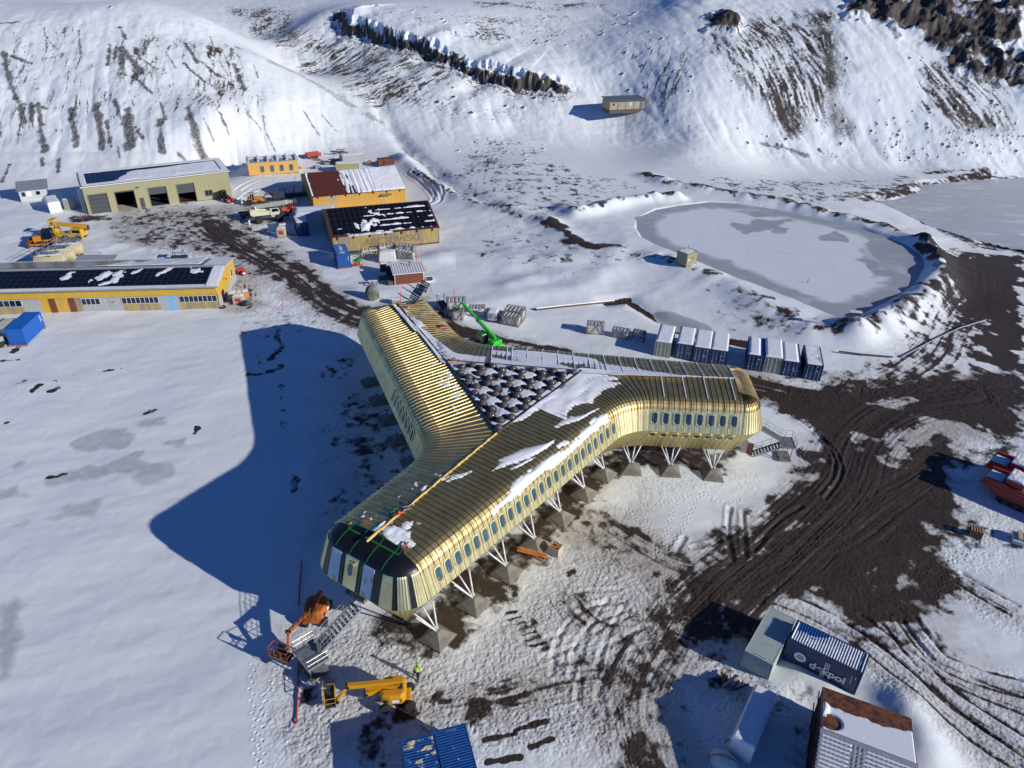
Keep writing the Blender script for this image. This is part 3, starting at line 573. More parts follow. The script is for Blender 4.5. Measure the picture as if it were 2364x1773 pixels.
    rows = np.where(hill.any(1))[0]; hs = slice(rows[0], rows[-1] + 1)
    hx, hy = X[hs], Y[hs]
    th = .25; ca, sa = math.cos(th), math.sin(th)
    fx = np.gradient(Z[hs], axis=1) / (np.gradient(hx, axis=1)); 
    ang = fbm(hx / 60, hy / 60, 2, 77)
    stre = vn(hx * 1.5 + hy * .22 + 3 * vn(hx * .12, hy * .12, 61), hy * .26 - hx * .05, 51) * .55 + vn(hx * 2.6 + hy * .4, hy * .7, 52) * .45     # leftwards-falling streaks
    spk = fbm(hx * 1.5, hy * 1.1, 3, 53, .8) * .7 + .3 * fbm(hx * .16, hy * .16, 2, 57)
    clus = fbm(hx / 11, hy / 13, 3, 71); wx_ = 2.5 * vn(hx * .10, hy * .10, 61)
    _dn = {}
    def fallnoise(deg):
        if deg not in _dn:
            c_, s_ = math.cos(R(deg)), math.sin(R(deg)); al = hx * c_ + hy * s_; ac = -hx * s_ + hy * c_ + wx_
            _dn[deg] = .45 * vn(ac * 1.5, al * .22, 51) + .3 * vn(ac * 3.1, al * .55, 52) + .25 * vn(hx * 2.6, hy * 2.2, 54)
        return _dn[deg]
    def zone(pts, cov, kind, soft=5):
        q = G2(pts); sd = poly_sd(hx, hy, q) + (fbm(hx / 9, hy / 9, 2, 21) - .5) * 9
        f = 1 - sst(-soft * 1.5, soft, sd); nz = fallnoise(kind) if not isinstance(kind, str) else spk; cov = cov + (clus - .5) * .42
        K[hs] = np.maximum(K[hs], f * np.clip(.42 + (nz - (1 - cov)) * 2.4, 0, .8))
    zone([(0,40),(300,60),(520,110),(640,230),(560,330),(0,330)], .34, -78)
    zone([(0,60),(70,60),(110,240),(110,330),(0,340)], .45, -80)
    zone([(240,80),(370,80),(380,190),(330,230),(240,190)], .47, -76); zone([(380,90),(560,110),(620,230),(480,200)], .44, -70)
    zone([(480,5),(690,10),(700,130),(640,130),(560,70)], .45, 'p')
    zone([(650,80),(760,60),(1000,140),(1080,150),(1000,260),(900,270),(800,220),(690,160)], .45, -132); zone([(800,110),(950,130),(960,240),(860,230)], .50, -135)
    zone([(1020,150),(1300,210),(1250,290),(1000,280)], .36, 'p'); zone([(1250,190),(1420,205),(1400,240),(1290,230)], .40, 'p')
    zone([(780,20),(1150,20),(1500,10),(1480,60),(1250,120),(1000,90)], .37, 'p'); zone([(1050,0),(1420,-10),(1420,15),(1100,20)], .5, 'p')
    zone([(1420,120),(1560,60),(1640,120),(1560,260),(1420,220)], .42, -110); zone([(1590,70),(1840,10),(1960,80),(1980,160),(1960,300),(1820,330),(1700,240)], .51, -75)
    zone([(1840,40),(1930,20),(1970,150),(1960,330),(1920,330),(1870,230)], .64, -85); zone([(1700,170),(1860,220),(1900,310),(1830,310)], .60, -70)
    zone([(2080,110),(2280,140),(2364,180),(2364,330),(2200,330),(2090,260)], .57, -65); zone([(2060,240),(2364,290),(2364,370),(2080,350)], .38, 'p')
    zone([(1020,300),(1260,330),(1330,380),(1150,420),(1000,380)], .34, 'p'); zone([(1700,300),(1960,340),(1950,380),(1750,370)], .36, 'p'); zone([(1500,440),(2000,460),(2000,400),(1500,380)], .30, 'p')
    crag = np.zeros_like(K[hs])
    for pts, s in (([(1960,-10),(2180,-10),(2250,70),(2300,180),(2200,150),(2110,80),(2030,60),(1965,40)], .8), ([(2180,-10),(2364,-10),(2364,200),(2280,170),(2230,90)], .7), ([(1622,45),(1660,30),(1697,50),(1690,78),(1640,70)], .85), ([(2100,60),(2160,60),(2150,100),(2120,90)], .7)):
        sd = poly_sd(hx, hy, G2(pts)) + (fbm(hx / 5, hy / 5, 3, 31) - .5) * 9; f = s * (1 - sst(-3, 3, sd)); crag = np.maximum(crag, f)
    for pts in ([(1500,480)],): pass
    cn = fbm(hx * .13, hy * .13 + Z[hs] * .08, 5, 91, .5); rid = 1 - np.abs(cn * 2 - 1)
    Z[hs] += crag * ((rid - .55) * 7.5)
    K[hs] = np.maximum(K[hs], np.clip(crag * 1.25 + (fbm(hx * .20, hy * .12 + Z[hs] * .30, 5, 95, .62) - .5) * 2.2 - .02, 0, 1) * (crag > .05))
    ch, cd, camp, cs = cliff_h(hx, hy)
    band = sst(0, 1.6, camp) * np.exp(-((cs - .1) / 1.3) ** 2)
    zc = Z[hs]
    K[hs] = np.maximum(K[hs], np.clip(band * 1.5 + (fbm(hx * .9 + 5, zc * 1.3 + hy * .5, 4, 41, .7) - .60) * 3.0, 0, 1) * (band > .10))
    Z[hs] += band * ((fbm(hx * .7, hy * 1.3, 4, 44, .55) - .5) * 2.4 + (np.abs(fbm(hx * .5, hy * .8, 2, 47) * 2 - 1) - .3) * 1.4)
    tal = sst(0, 1.6, camp) * np.exp(-((cs + 3.2) / 2.6) ** 2); K[hs] = np.maximum(K[hs], np.clip(tal * .55 + (fbm(hx * 1.4, hy * 1.4, 3, 48, .7) - .5) * 1.6 - .1, 0, .9) * (tal > .1))
    for pts, w, s in (([(600,130),(690,172),(780,225),(850,268),(890,290)], 2.2, .46), ([(860,280),(900,300),(950,335),(1010,380),(1060,440),(1100,470)], 1.8, .34)): stroke(K, G2(pts), w, s, .9, 1.2)
    stroke(D, G2([(960,395),(1020,430),(1110,470),(1180,485)]), .8, .58, .9, 1.5); stroke(D, G2([(1180,484),(1270,515)]), .7, .5, .9, 1.5); stroke(K, G2([(930,345),(985,385),(1040,432),(1085,455)]), .8, .5, .9, 1.4)
    stroke(K, G2([(1760,330),(1830,350),(1860,362)]), 1.0, .6, .8, 1); stroke(K, G2([(1890,348),(1905,360)]), .6, .7, .8, 1)
    rr = random.Random(4)
    def rocks(pts, n, lo, hi):
        q = np.array(G2(pts)); x0, y0 = q.min(0); x1, y1 = q.max(0)
        for _ in range(n):
            x, y = rr.uniform(x0, x1), rr.uniform(y0, y1)
            if poly_sd(np.array([x]), np.array([y]), [tuple(v) for v in q])[0] > 0: continue
            r_ = lo * .6 + (hi - lo * .6) * rr.random() ** 3; sl = block(x - r_ * 2.5, x + r_ * 2.5, y - r_ * 2.5, y + r_ * 2.5); d = np.hypot((X[sl] - x), (Y[sl] - y)) / r_
            H[sl] += r_ * .9 * np.exp(-d ** 2.2); K[sl] = np.maximum(K[sl], 1.05 * np.exp(-(d / .95) ** 4))
    rocks([(1020,150),(1300,210),(1250,290),(1000,280)], 60, .2, .8); rocks([(800,30),(1500,10),(1450,80),(1250,120),(1000,90)], 110, .2, .8)
    rocks([(480,5),(690,10),(700,130),(640,130),(560,70)], 90, .2, .7); rocks([(1600,60),(2000,20),(2060,330),(1700,330)], 150, .2, .6); rocks([(1020,300),(1260,330),(1330,400),(1100,420)], 60, .2, .6)
    rocks([(2000,260),(2364,300),(2364,380),(2050,380)], 200, .2, .5); rocks([(1420,60),(1600,60),(1600,300),(1440,260)], 70, .2, .6); rocks([(2080,110),(2364,180),(2364,330),(2090,260)], 120, .2, .6); rocks([(0,10),(300,20),(300,60),(0,60)], 12, .3, .7)

    # --- micro relief
    sl_f = np.clip(slope * 2.0, 0, 1)
    far = sst(150, 200, Y)
    Z += (fbm(X / 14, Y / 10, 3, 101) - .5) * (.25 + 1.2 * far * sl_f)
    gul = fbm(X / 6.0 + Y / 22, Y / 20, 3, 111); Z += far * sl_f * (np.abs(gul * 2 - 1) - .35) * .7
    Z += far * sl_f * (fbm(X / 1.6, Y / 1.6, 3, 121) - .5) * .26
    Z += (1 - far) * ((fbm(X / 11 + Y / 30, Y / 5.5 - X / 18, 3, 131, .5) - .5) * .34 + (fbm(X / 2.2, Y / .9 - X / 4, 2, 133) - .5) * .03 + (fbm(X / 7, Y / 7, 3, 137) - .5) * .5 * sst(100, 130, Y) + (vn(X * 1.6, Y * 1.2, 135) - .5) * .016)
    rough = np.clip(T, 0, 1)
    Z += rough * ((fbm(X * 5.5, Y * 5.0, 2, 141, .7) - .5) * .15 + (fbm(X * 1.6 + Y * .5, Y * 1.4, 2, 144) - .5) * .09)
    Z += np.clip(K, 0, 1) * far * (fbm(X * 1.6, Y * 1.6, 2, 151) - .45) * .4
    Z += H
    dn = fbm(X * 1.1, Y * 1.1, 3, 161, .65)
    dn2 = fbm(X * .45 + Y * .1, Y * .45, 3, 167, .6); D = np.clip(D + ((dn - .5) * 1.3 + (dn2 - .5) * 1.1) * sst(.02, .15, D) * (1 - .7 * sst(.6, .9, D)), 0, 1)
    # pond water and lagoon keep clear of the sheet
    vs = np.stack([X.ravel(), Y.ravel(), Z.ravel()], 1).astype(np.float32)
    idx = (np.arange(NR - 1)[:, None] * NC + np.arange(NC - 1)[None]).ravel().astype(np.int32)
    fs = np.stack([idx, idx + 1, idx + NC + 1, idx + NC], 1)
    me = bpy.data.meshes.new('ground'); me.vertices.add(len(vs)); me.vertices.foreach_set('co', vs.ravel())
    me.loops.add(fs.size); me.loops.foreach_set('vertex_index', fs.ravel()); me.polygons.add(len(fs)); me.polygons.foreach_set('loop_start', np.arange(0, fs.size, 4, dtype=np.int32))
    me.update(calc_edges=True)
    me.polygons.foreach_set('use_smooth', np.ones(len(fs), bool))
    for k, A in (('dirt', D), ('rock', K), ('ice', I), ('grime', GR)):
        at = me.attributes.new(k, 'FLOAT', 'POINT'); at.data.foreach_set('value', A.ravel().astype(np.float32))
    me.materials.append(MT['ground'])
    o = bpy.data.objects.new('ground', me); COL.objects.link(o); tag(o, kind='structure')
build_ground()

def sheet(name, poly, z, mt, melts, step):
    """flat ice sheet with its darker melt zones stored per vertex"""
    q = np.array(poly); x0, y0 = q.min(0) - 1.5; x1, y1 = q.max(0) + 1.5
    nx, ny = int((x1 - x0) / step) + 2, int((y1 - y0) / step) + 2
    X, Y = np.meshgrid(np.linspace(x0, x1, nx), np.linspace(y0, y1, ny)); sd = poly_sd(X, Y, poly)
    m = 0.0 * X
    for kind, pts, s in melts:
        if kind == 'edge': m = np.maximum(m, s * (1 - sst(0, pts, -sd)))
        else:
            d = poly_sd(X, Y, PZL(pts, z)); m = np.maximum(m, s * (1 - sst(-1.2, 1.2, d + (fbm(X / 3, Y / 3, 3, 5) - .5) * 4)))
    ok = (sd[:-1, :-1] < 1.2)
    idx = np.arange(nx * ny).reshape(ny, nx)
    f = np.stack([idx[:-1, :-1], idx[:-1, 1:], idx[1:, 1:], idx[1:, :-1]], -1)[ok]
    me = bpy.data.meshes.new(name); me.from_pydata(np.stack([X.ravel(), Y.ravel(), 0 * X.ravel() + z], 1).tolist(), [], f.tolist())
    at = me.attributes.new('melt', 'FLOAT', 'POINT'); at.data.foreach_set('value', m.ravel().astype(np.float32)); me.materials.append(mt)
    o = bpy.data.objects.new(name, me); COL.objects.link(o); tag(o, kind='structure')
sheet('pond_ice', POND, PONDZ, MT['pond_ice'], [('edge', 9.0, .42), ('p', [(1690,520),(1760,505),(1830,505),(1800,530),(1720,540)], .40), ('p', [(1885,540),(1930,535),(1970,552),(1960,562),(1900,555)], .55), ('p', [(1775,530),(1810,527),(1815,536),(1785,538)], .55),
      ('p', [(1980,560),(2060,555),(2110,590),(2090,640),(2010,640),(1985,600)], .36), ('p', [(1610,595),(1680,600),(1685,610),(1640,612)], .42), ('p', [(1640,480),(1780,490),(1800,505),(1700,495)], .36), ('p', [(1890,700),(1960,700),(1960,735),(1910,715)], .45), ('p', [(1960,690),(2100,620),(2110,650),(2000,720)], .3), ('p', [(1700,640),(1860,700),(1850,690),(1700,630)], .3)], .6)
sheet('lagoon_ice', LAGOON, LAGZ, MT['lagoon_ice'], [('edge', 2.0, .2)], 1.2)

# ------------------------------------------------------------------ mesh builder
class MB:
    def __init__(s): s.v = []; s.f = []; s.m = []
    def add(s, vs, fs, m=0):
        b = len(s.v); s.v += [tuple(map(float, q)) for q in vs]; s.f += [tuple(b + i for i in f) for f in fs]; s.m += [m] * len(fs); return s
    def box(s, x0, x1, y0, y1, z0, z1, m=0):
        return s.add([(x0,y0,z0),(x1,y0,z0),(x1,y1,z0),(x0,y1,z0),(x0,y0,z1),(x1,y0,z1),(x1,y1,z1),(x0,y1,z1)], [(0,3,2,1),(4,5,6,7),(0,1,5,4),(1,2,6,5),(2,3,7,6),(3,0,4,7)], m)
    def obox(s, c, sz, rz=0, ry=0, rx=0, m=0):
        M_ = Matrix.Rotation(rz, 3, 'Z') @ Matrix.Rotation(ry, 3, 'Y') @ Matrix.Rotation(rx, 3, 'X'); h = [q / 2 for q in sz]; c = Vector(c)
        vs = [c + M_ @ Vector((a * h[0], b * h[1], d * h[2])) for d in (-1, 1) for a, b in ((-1,-1),(1,-1),(1,1),(-1,1))]
        return s.add(vs, [(0,3,2,1),(4,5,6,7),(0,1,5,4),(1,2,6,5),(2,3,7,6),(3,0,4,7)], m)
    def cyl(s, a, b, r0, r1=None, n=8, m=0, cap=True):
        a, b = Vector(a), Vector(b); r1 = r0 if r1 is None else r1; d = (b - a)
        if d.length < 1e-6: return s
        d.normalize(); u = d.cross(Vector((0, 0, 1)) if abs(d.z) < .95 else Vector((1, 0, 0))).normalized(); w = d.cross(u)
        vs = [a + (u * math.cos(t) + w * math.sin(t)) * r0 for t in [2 * math.pi * k / n for k in range(n)]] + [b + (u * math.cos(t) + w * math.sin(t)) * r1 for t in [2 * math.pi * k / n for k in range(n)]]
        fs = [(k, (k + 1) % n, n + (k + 1) % n, n + k) for k in range(n)]
        if cap: fs += [tuple(range(n - 1, -1, -1)), tuple(range(n, 2 * n))]
        return s.add(vs, fs, m)
    def bar(s, a, b, w, h=None, m=0):
        """square bar between two points"""
        a, b = Vector(a), Vector(b); h = w if h is None else h; d = (b - a).normalized(); u = d.cross(Vector((0, 0, 1)) if abs(d.z) < .95 else Vector((1, 0, 0))).normalized() * w / 2; t = u.normalized().cross(d) * h / 2
        return s.add([a - u - t, a + u - t, a + u + t, a - u + t, b - u - t, b + u - t, b + u + t, b - u + t], [(0,3,2,1),(4,5,6,7),(0,1,5,4),(1,2,6,5),(2,3,7,6),(3,0,4,7)], m)
    def tube(s, pts, r, n=6, m=0):
        for a, b in zip(pts[:-1], pts[1:]): s.cyl(a, b, r, n=n, m=m)
        return s
    def prism(s, poly, z0, z1, m=0):
        n = len(poly); vs = [(x, y, z0) for x, y in poly] + [(x, y, z1) for x, y in poly]
        return s.add(vs, [tuple(range(n - 1, -1, -1)), tuple(range(n, 2 * n))] + [(k, (k + 1) % n, n + (k + 1) % n, n + k) for k in range(n)], m)
    def prism_y(s, poly, y0, y1, m=0):
        """profile in x,z pushed along y"""
        n = len(poly); vs = [(x, y0, z) for x, z in poly] + [(x, y1, z) for x, z in poly]
        return s.add(vs, [tuple(range(n)), tuple(range(2 * n - 1, n - 1, -1))] + [(k, n + k, n + (k + 1) % n, (k + 1) % n) for k in range(n)], m)
    def prism_x(s, poly, x0, x1, m=0):
        n = len(poly); vs = [(x0, y, z) for y, z in poly] + [(x1, y, z) for y, z in poly]
        return s.add(vs, [tuple(range(n - 1, -1, -1)), tuple(range(n, 2 * n))] + [(k, (k + 1) % n, n + (k + 1) % n, n + k) for k in range(n)], m)
    def lathe(s, prof, n=16, c=(0, 0, 0), axis='z', m=0):
        vs = []
        for r, h in prof:
            for k in range(n):
                t = 2 * math.pi * k / n; a, b = r * math.cos(t), r * math.sin(t)
                vs.append((c[0] + a, c[1] + b, c[2] + h) if axis == 'z' else ((c[0] + a, c[1] + h, c[2] + b) if axis == 'y' else (c[0] + h, c[1] + a, c[2] + b)))
        L = len(prof); fs = [(i * n + k, i * n + (k + 1) % n, (i + 1) * n + (k + 1) % n, (i + 1) * n + k) for i in range(L - 1) for k in range(n)]
        if prof[0][0] > 1e-4: fs.append(tuple(range(n - 1, -1, -1)))
        if prof[-1][0] > 1e-4: fs.append(tuple(range((L - 1) * n, L * n)))
        return s.add(vs, fs, m)
    def grid(s, P, m=0, closed=False):
        r, c = len(P), len(P[0]); vs = [q for row in P for q in row]
        return s.add(vs, [(i * c + j, i * c + j + 1, (i + 1) * c + j + 1, (i + 1) * c + j) for i in range(r - 1) for j in range(c - 1)], m)
    def quad(s, a, b, c, d, m=0): return s.add([a, b, c, d], [(0, 1, 2, 3)], m)
    def corr(s, a, b, z0, z1, out, pitch=.28, dep=.036, m=0):
        """trapezoid profiled sheet standing on the line a-b (2-D), facing out"""
        a, b = Vector((*a, 0)), Vector((*b, 0)); L = (b - a).length; t = (b - a) / L; o = Vector((*out, 0)); n = max(2, int(L / pitch)); p = L / n; pts = []
        for k in range(n):
            for f, h in ((0, 0), (.25, 0), (.5, 1), (.75, 1)): pts.append(a + t * (k + f) * p + o * dep * h)
        pts.append(b)
        z0f = z0 if callable(z0) else (lambda u: z0); z1f = z1 if callable(z1) else (lambda u: z1)
        lo = [(q.x, q.y, z0f((q - a).dot(t))) for q in pts]; hi = [(q.x, q.y, z1f((q - a).dot(t))) for q in pts]
        return s.grid([lo, hi], m)
    def build(s, name, mt, parent=None, smooth=False, bevel=0, loc=None, rz=0):
        me = bpy.data.meshes.new(name); me.from_pydata(s.v, [], s.f)
        for q in (mt if isinstance(mt, (list, tuple)) else [mt]): me.materials.append(MT[q] if isinstance(q, str) else q)
        if isinstance(mt, (list, tuple)): me.polygons.foreach_set('material_index', s.m)
        if smooth: me.polygons.foreach_set('use_smooth', [True] * len(me.polygons))
        me.update()
        bm = bmesh.new(); bm.from_mesh(me); bmesh.ops.recalc_face_normals(bm, faces=bm.faces); bm.to_mesh(me); bm.free()
        o = bpy.data.objects.new(name, me); COL.objects.link(o)
        if parent is not None: o.parent = parent
        if loc is not None: o.location = loc
        if rz: o.rotation_euler.z = rz
        if bevel:
            b = o.modifiers.new('bevel', 'BEVEL'); b.width = bevel; b.segments = 2; b.limit_method = 'ANGLE'; b.angle_limit = R(40)
        return o
def empty(name, loc, rz=0, label=None, cat=None, group=None):
    o = bpy.data.objects.new(name, None); COL.objects.link(o); o.location = loc; o.rotation_euler.z = rz
    return tag(o, label, cat, group)
def copy_tree(o, parent=None):
    c = o.copy(); COL.objects.link(c)
    if parent is not None: c.parent = parent
    for ch in [q for q in bpy.data.objects if q.parent == o]: copy_tree(ch, c)
    return c
def snow_patch(mb, o, u, v, nu, nv, fn, lift=0.0):
    """a bed of snow on the plane o + a*u + b*v; fn(a, b) gives its thickness, none where <= 0"""
    o, u, v = Vector(o), Vector(u), Vector(v); nrm = u.cross(v).normalized()
    if nrm.z < 0: nrm = -nrm
    A, B = np.meshgrid(np.linspace(0, 1, nu), np.linspace(0, 1, nv), indexing='ij'); T = fn(A, B)
    e = np.minimum(np.minimum(A, 1 - A) * (nu - 1), np.minimum(B, 1 - B) * (nv - 1)); T = np.where(e < .5, np.minimum(T, 0), T)
    idx = {}; vs = []; fs = []
    def vid(i, j):
        if (i, j) not in idx:
            idx[(i, j)] = len(vs); t = max(float(T[i, j]), -.006); vs.append(o + u * A[i, j] + v * B[i, j] + nrm * (t + lift))
        return idx[(i, j)]
    for i in range(nu - 1):
        for j in range(nv - 1):
            if max(T[i, j], T[i + 1, j], T[i, j + 1], T[i + 1, j + 1]) > 0: fs.append((vid(i, j), vid(i + 1, j), vid(i + 1, j + 1), vid(i, j + 1)))
    return mb.add(vs, fs)
_fonts = {}
def text_mesh(txt, size, mt, name, parent, M4, ext=.004, bold=0.0, sx=1.0):
    """flat raised lettering; M4 places its own x (reading direction), y (up) and z (facing)"""
    cu = bpy.data.curves.new(name, 'FONT'); cu.body = txt; cu.size = size; cu.extrude = ext; cu.offset = bold; cu.align_x = 'CENTER'; cu.align_y = 'CENTER'
    t = bpy.data.objects.new(name, cu); COL.objects.link(t); bpy.context.view_layer.update()
    me = bpy.data.meshes.new_from_object(t.evaluated_get(bpy.context.evaluated_depsgraph_get())); bpy.data.objects.remove(t); bpy.data.curves.remove(cu)
    me.name = name; me.transform(M4 @ Matrix.Diagonal((sx, 1, 1, 1))); me.materials.clear(); me.materials.append(MT[mt] if isinstance(mt, str) else mt)
    o = bpy.data.objects.new(name, me); COL.objects.link(o); o.parent = parent; return o
def basis(o, x, y):
    x, y = Vector(x).normalized(), Vector(y).normalized(); z = x.cross(y).normalized(); y = z.cross(x)
    return Matrix(((x.x, y.x, z.x, o[0]), (x.y, y.y, z.y, o[1]), (x.z, y.z, z.z, o[2]), (0, 0, 0, 1)))

# ------------------------------------------------------------------ the three-winged gold building on struts
ZR, ZW, ZB = 10.8, 6.8, 2.7
TRI = [PZ(*q, ZR) for q in ((1030, 831), (1340, 858), (1149, 1003))]
HUB = np.mean(TRI, 0)[:2]
WANG = {'right': R(-2.7), 'back': R(117.3), 'near': R(237.3)}
NR_, AT, AE, SN = 4.1, 25.9, 29.2, -1.5
nL = lambda a: 12.1 - .085 * a
def wpt(w, a, n):
    t = WANG[w]; return np.array([a * math.cos(t) - n * math.sin(t), a * math.sin(t) + n * math.cos(t)])
def wloc(w, px, py, z):
    q = PZ(px, py, z)[:2] - HUB; t = WANG[w]; return q[0] * math.cos(t) + q[1] * math.sin(t), -q[0] * math.sin(t) + q[1] * math.cos(t)
PROF = [(2.8, ZB), (1.4, 4.75), (0, ZW), (.375, 8.0), (.75, 9.2), (.84, 9.48), (1.0, 9.76), (1.28, 10.0), (1.7, 10.19), (2.15, 10.30), (2.6, 10.36)]
NORM = [(.82, -.56), (.82, -.56), (.97, .05), (.955, .3), (.955, .3), (.9, .44), (.78, .62), (.56, .83), (.32, .95), (.18, .98), (.1, .99)]
def fillet(p0, c, p1, r):
    p0, c, p1 = map(np.array, (p0, c, p1)); d0 = (p0 - c) / np.linalg.norm(p0 - c); d1 = (p1 - c) / np.linalg.norm(p1 - c)
    th = math.acos(np.clip(d0 @ d1, -1, 1)); tl = r / math.tan(th / 2); a, b = c + d0 * tl, c + d1 * tl
    ctr = c + (d0 + d1) / np.linalg.norm(d0 + d1) * r / math.sin(th / 2); return a, b, ctr, r, math.pi - th
def roof_z(n): return ZR - min(abs(n - NR_) / 3.2, 1) * .42
order = ['right', 'back', 'near']
ST = []           # stations round the outline
def add_line(a, b, n_out, step, wing, part):
    a, b = np.array(a), np.array(b); L = np.linalg.norm(b - a); k = max(1, int(round(L / step)))
    for i in range(k): ST.append(dict(p=a + (b - a) * (i + .5) / k, n=np.array(n_out), wing=wing, part=part, ds=L / k, t=(b - a) / L))
def add_arc(a, b, ctr, r, sw, step, wing, part, sign):
    k = max(3, int(round(r * sw / step))); v0 = a - ctr; t0 = math.atan2(v0[1], v0[0])
    for i in range(k):
        f = (i + .5) / k; t = t0 + sign * sw * f; d = np.array([math.cos(t), math.sin(t)])
        ST.append(dict(p=ctr + d * r, n=d * sign, wing=wing, part=part, f=f, ds=r * sw / k, t=np.array([-d[1], d[0]]) * sign))
STEP = .62
cc = {}
for i, w in enumerate(order):
    pw = order[i - 1]
    A0, A1 = wpt(pw, 26.0, nL(26.0)), wpt(pw, -2, nL(-2.0)); B0, B1 = wpt(w, 16, SN), wpt(w, 25, SN)
    d0, d1 = A1 - A0, B1 - B0; den = d0[0] * d1[1] - d0[1] * d1[0]; q = B0 - A0; s_ = (q[0] * d1[1] - q[1] * d1[0]) / den; c = A0 + d0 * s_
    cc[w] = fillet(A0, c, B1, 5.5)
for i, w in enumerate(order):
    nw = order[(i + 1) % 3]; a, b, ctr, r, sw = cc[w]
    add_arc(a, b, ctr, r, sw, STEP * .55, w, 'fan', -1)
    e0, e1 = wpt(w, AE, SN), wpt(w, AE, nL(AE)); t = WANG[w]; ax = np.array([math.cos(t), math.sin(t)]); nx = np.array([-math.sin(t), math.cos(t)])
    f1 = fillet(b, e0, e1, 3.0); f2 = fillet(e0, e1, cc[nw][0], 3.0)
    add_line(b, f1[0], -nx, STEP, w, 'short')
    fine = .1 if w == 'near' else STEP * .55
    add_arc(f1[0], f1[1], f1[2], 3.0, f1[4], fine, w, 'corner1', 1)
    add_line(f1[1], f2[0], ax, fine if w == 'near' else STEP * .8, w, 'end')
    add_arc(f2[0], f2[1], f2[2], 3.0, f2[4], fine, w, 'corner2', 1)
    dv = (cc[nw][0] - f2[1]); dv /= np.linalg.norm(dv); add_line(f2[1], cc[nw][0], np.array([dv[1], -dv[0]]), STEP, w, 'long')
def along(pts, f):
    q = np.array(pts); L = np.r_[0, np.cumsum(np.linalg.norm(np.diff(q, axis=0), axis=1))]; s = f * L[-1]; i = min(np.searchsorted(L, s, side='right') - 1, len(q) - 2)
    return q[i] + (q[i + 1] - q[i]) * ((s - L[i]) / (L[i + 1] - L[i]))
def ridge_pt(w, a):
    if a >= 8.3: return np.array([*wpt(w, min(a, AT), NR_), ZR])
    f = (8.3 - a) / 16.0; p0 = wpt(w, 8.3, NR_); p1 = wpt(order[(order.index(w) + 1) % 3], 8.3, NR_); q = p0 + (p1 - p0) * min(f, 1); return np.array([q[0], q[1], ZR])
def aco(w, p): t = WANG[w]; return p[0] * math.cos(t) + p[1] * math.sin(t), -p[0] * math.sin(t) + p[1] * math.cos(t)
for s in ST:
    w = s['wing']; a, n = aco(w, s['p']); s['a'] = a
    if s['part'] in ('short', 'long'): s['tg'] = ridge_pt(w, a)
    elif s['part'] == 'fan':
        pw = order[order.index(w) - 1]; a0, _ = aco(pw, cc[w][0]); a1, _ = aco(w, cc[w][1])
        s['tg'] = along([ridge_pt(pw, a0), np.array([*wpt(w, 8.3, NR_), ZR]), ridge_pt(w, a1)], s['f'])
    else:
        n2 = {'corner1': 1.1 + .5 * s.get('f', 0), 'corner2': nL(AE) - 2.6 - .5 * (1 - s.get('f', 0)), 'end': n}[s['part']]
        s['tg'] = np.array([*wpt(w, AT, n2), roof_z(n2)])
    P = [np.array([*(s['p'] - s['n'] * i_), z]) for i_, z in PROF]
    N = [np.array([*(s['n'] * h), v]) for h, v in NORM]
    last = P[-1]
    for f in (.25, .5, .75, 1.0): P.append(last + (s['tg'] - last) * f); N.append(np.array([0, 0, 1.0]))
    s['P'], s['N'] = P, N
is_end = lambda s: s['wing'] == 'near' and s['part'] in ('corner1', 'end', 'corner2')
GB = empty('gold_building', (HUB[0], HUB[1], 0), 0, 'three-winged gold metal-clad building raised on white struts', 'building')
def ribbed(sts, k0, k1, h, w_=.04):
    cols = []
    for i, s in enumerate(sts):
        T3 = np.array([*s['t'], 0]); q = sts[i - 1]
        if i: cols.append([(s['P'][k] + q['P'][k]) / 2 + s['N'][k] * .012 * ((i % 2) * 2 - 1) for k in range(k0, k1)])
        cols.append([s['P'][k] - T3 * w_ for k in range(k0, k1)]); cols.append([s['P'][k] + s['N'][k] * h for k in range(k0, k1)]); cols.append([s['P'][k] + T3 * w_ for k in range(k0, k1)])
    return cols
def runs(pred):
    n = len(ST); st = next(i for i in range(n) if not pred(ST[i]) and pred(ST[(i + 1) % n])) + 1; out = []; cur = []
    for k in range(n):
        s = ST[(st + k) % n]
        if pred(s): cur.append(s)
        elif cur: out.append(cur); cur = []
    if cur: out.append(cur)
    return out
main_run = runs(lambda s: not is_end(s))[0]; end_run = runs(is_end)[0]
full = end_run[-1:] + main_run + end_run[:1]
m = MB(); m.grid(ribbed(full, 2, 5, .06)); m.build('upper_wall', 'gold', GB)
m = MB(); m.grid(ribbed(full, 0, 3, .05)); m.grid(ribbed([main_run[-1]] + end_run[::5] + [main_run[0]], 0, 3, .05)); m.build('lower_wall', 'gold_matt', GB)
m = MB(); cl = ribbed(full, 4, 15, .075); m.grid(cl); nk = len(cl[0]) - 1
m.m = [1 if (i // nk) % 4 in (0,) and i // nk > 0 or (i // nk) % 4 == 0 else 0 for i in range(len(m.f))]  # one face of each rib gets the painted shade
m.build('roof', ['gold_roof', 'gold_rib_shade'], GB, smooth=False)
# floor underside
m = MB(); n = len(ST); m.add([(*(s['p'] - s['n'] * 2.8), ZB) for s in ST], [tuple(range(n - 1, -1, -1))]); m.build('soffit', 'gold_matt', GB)
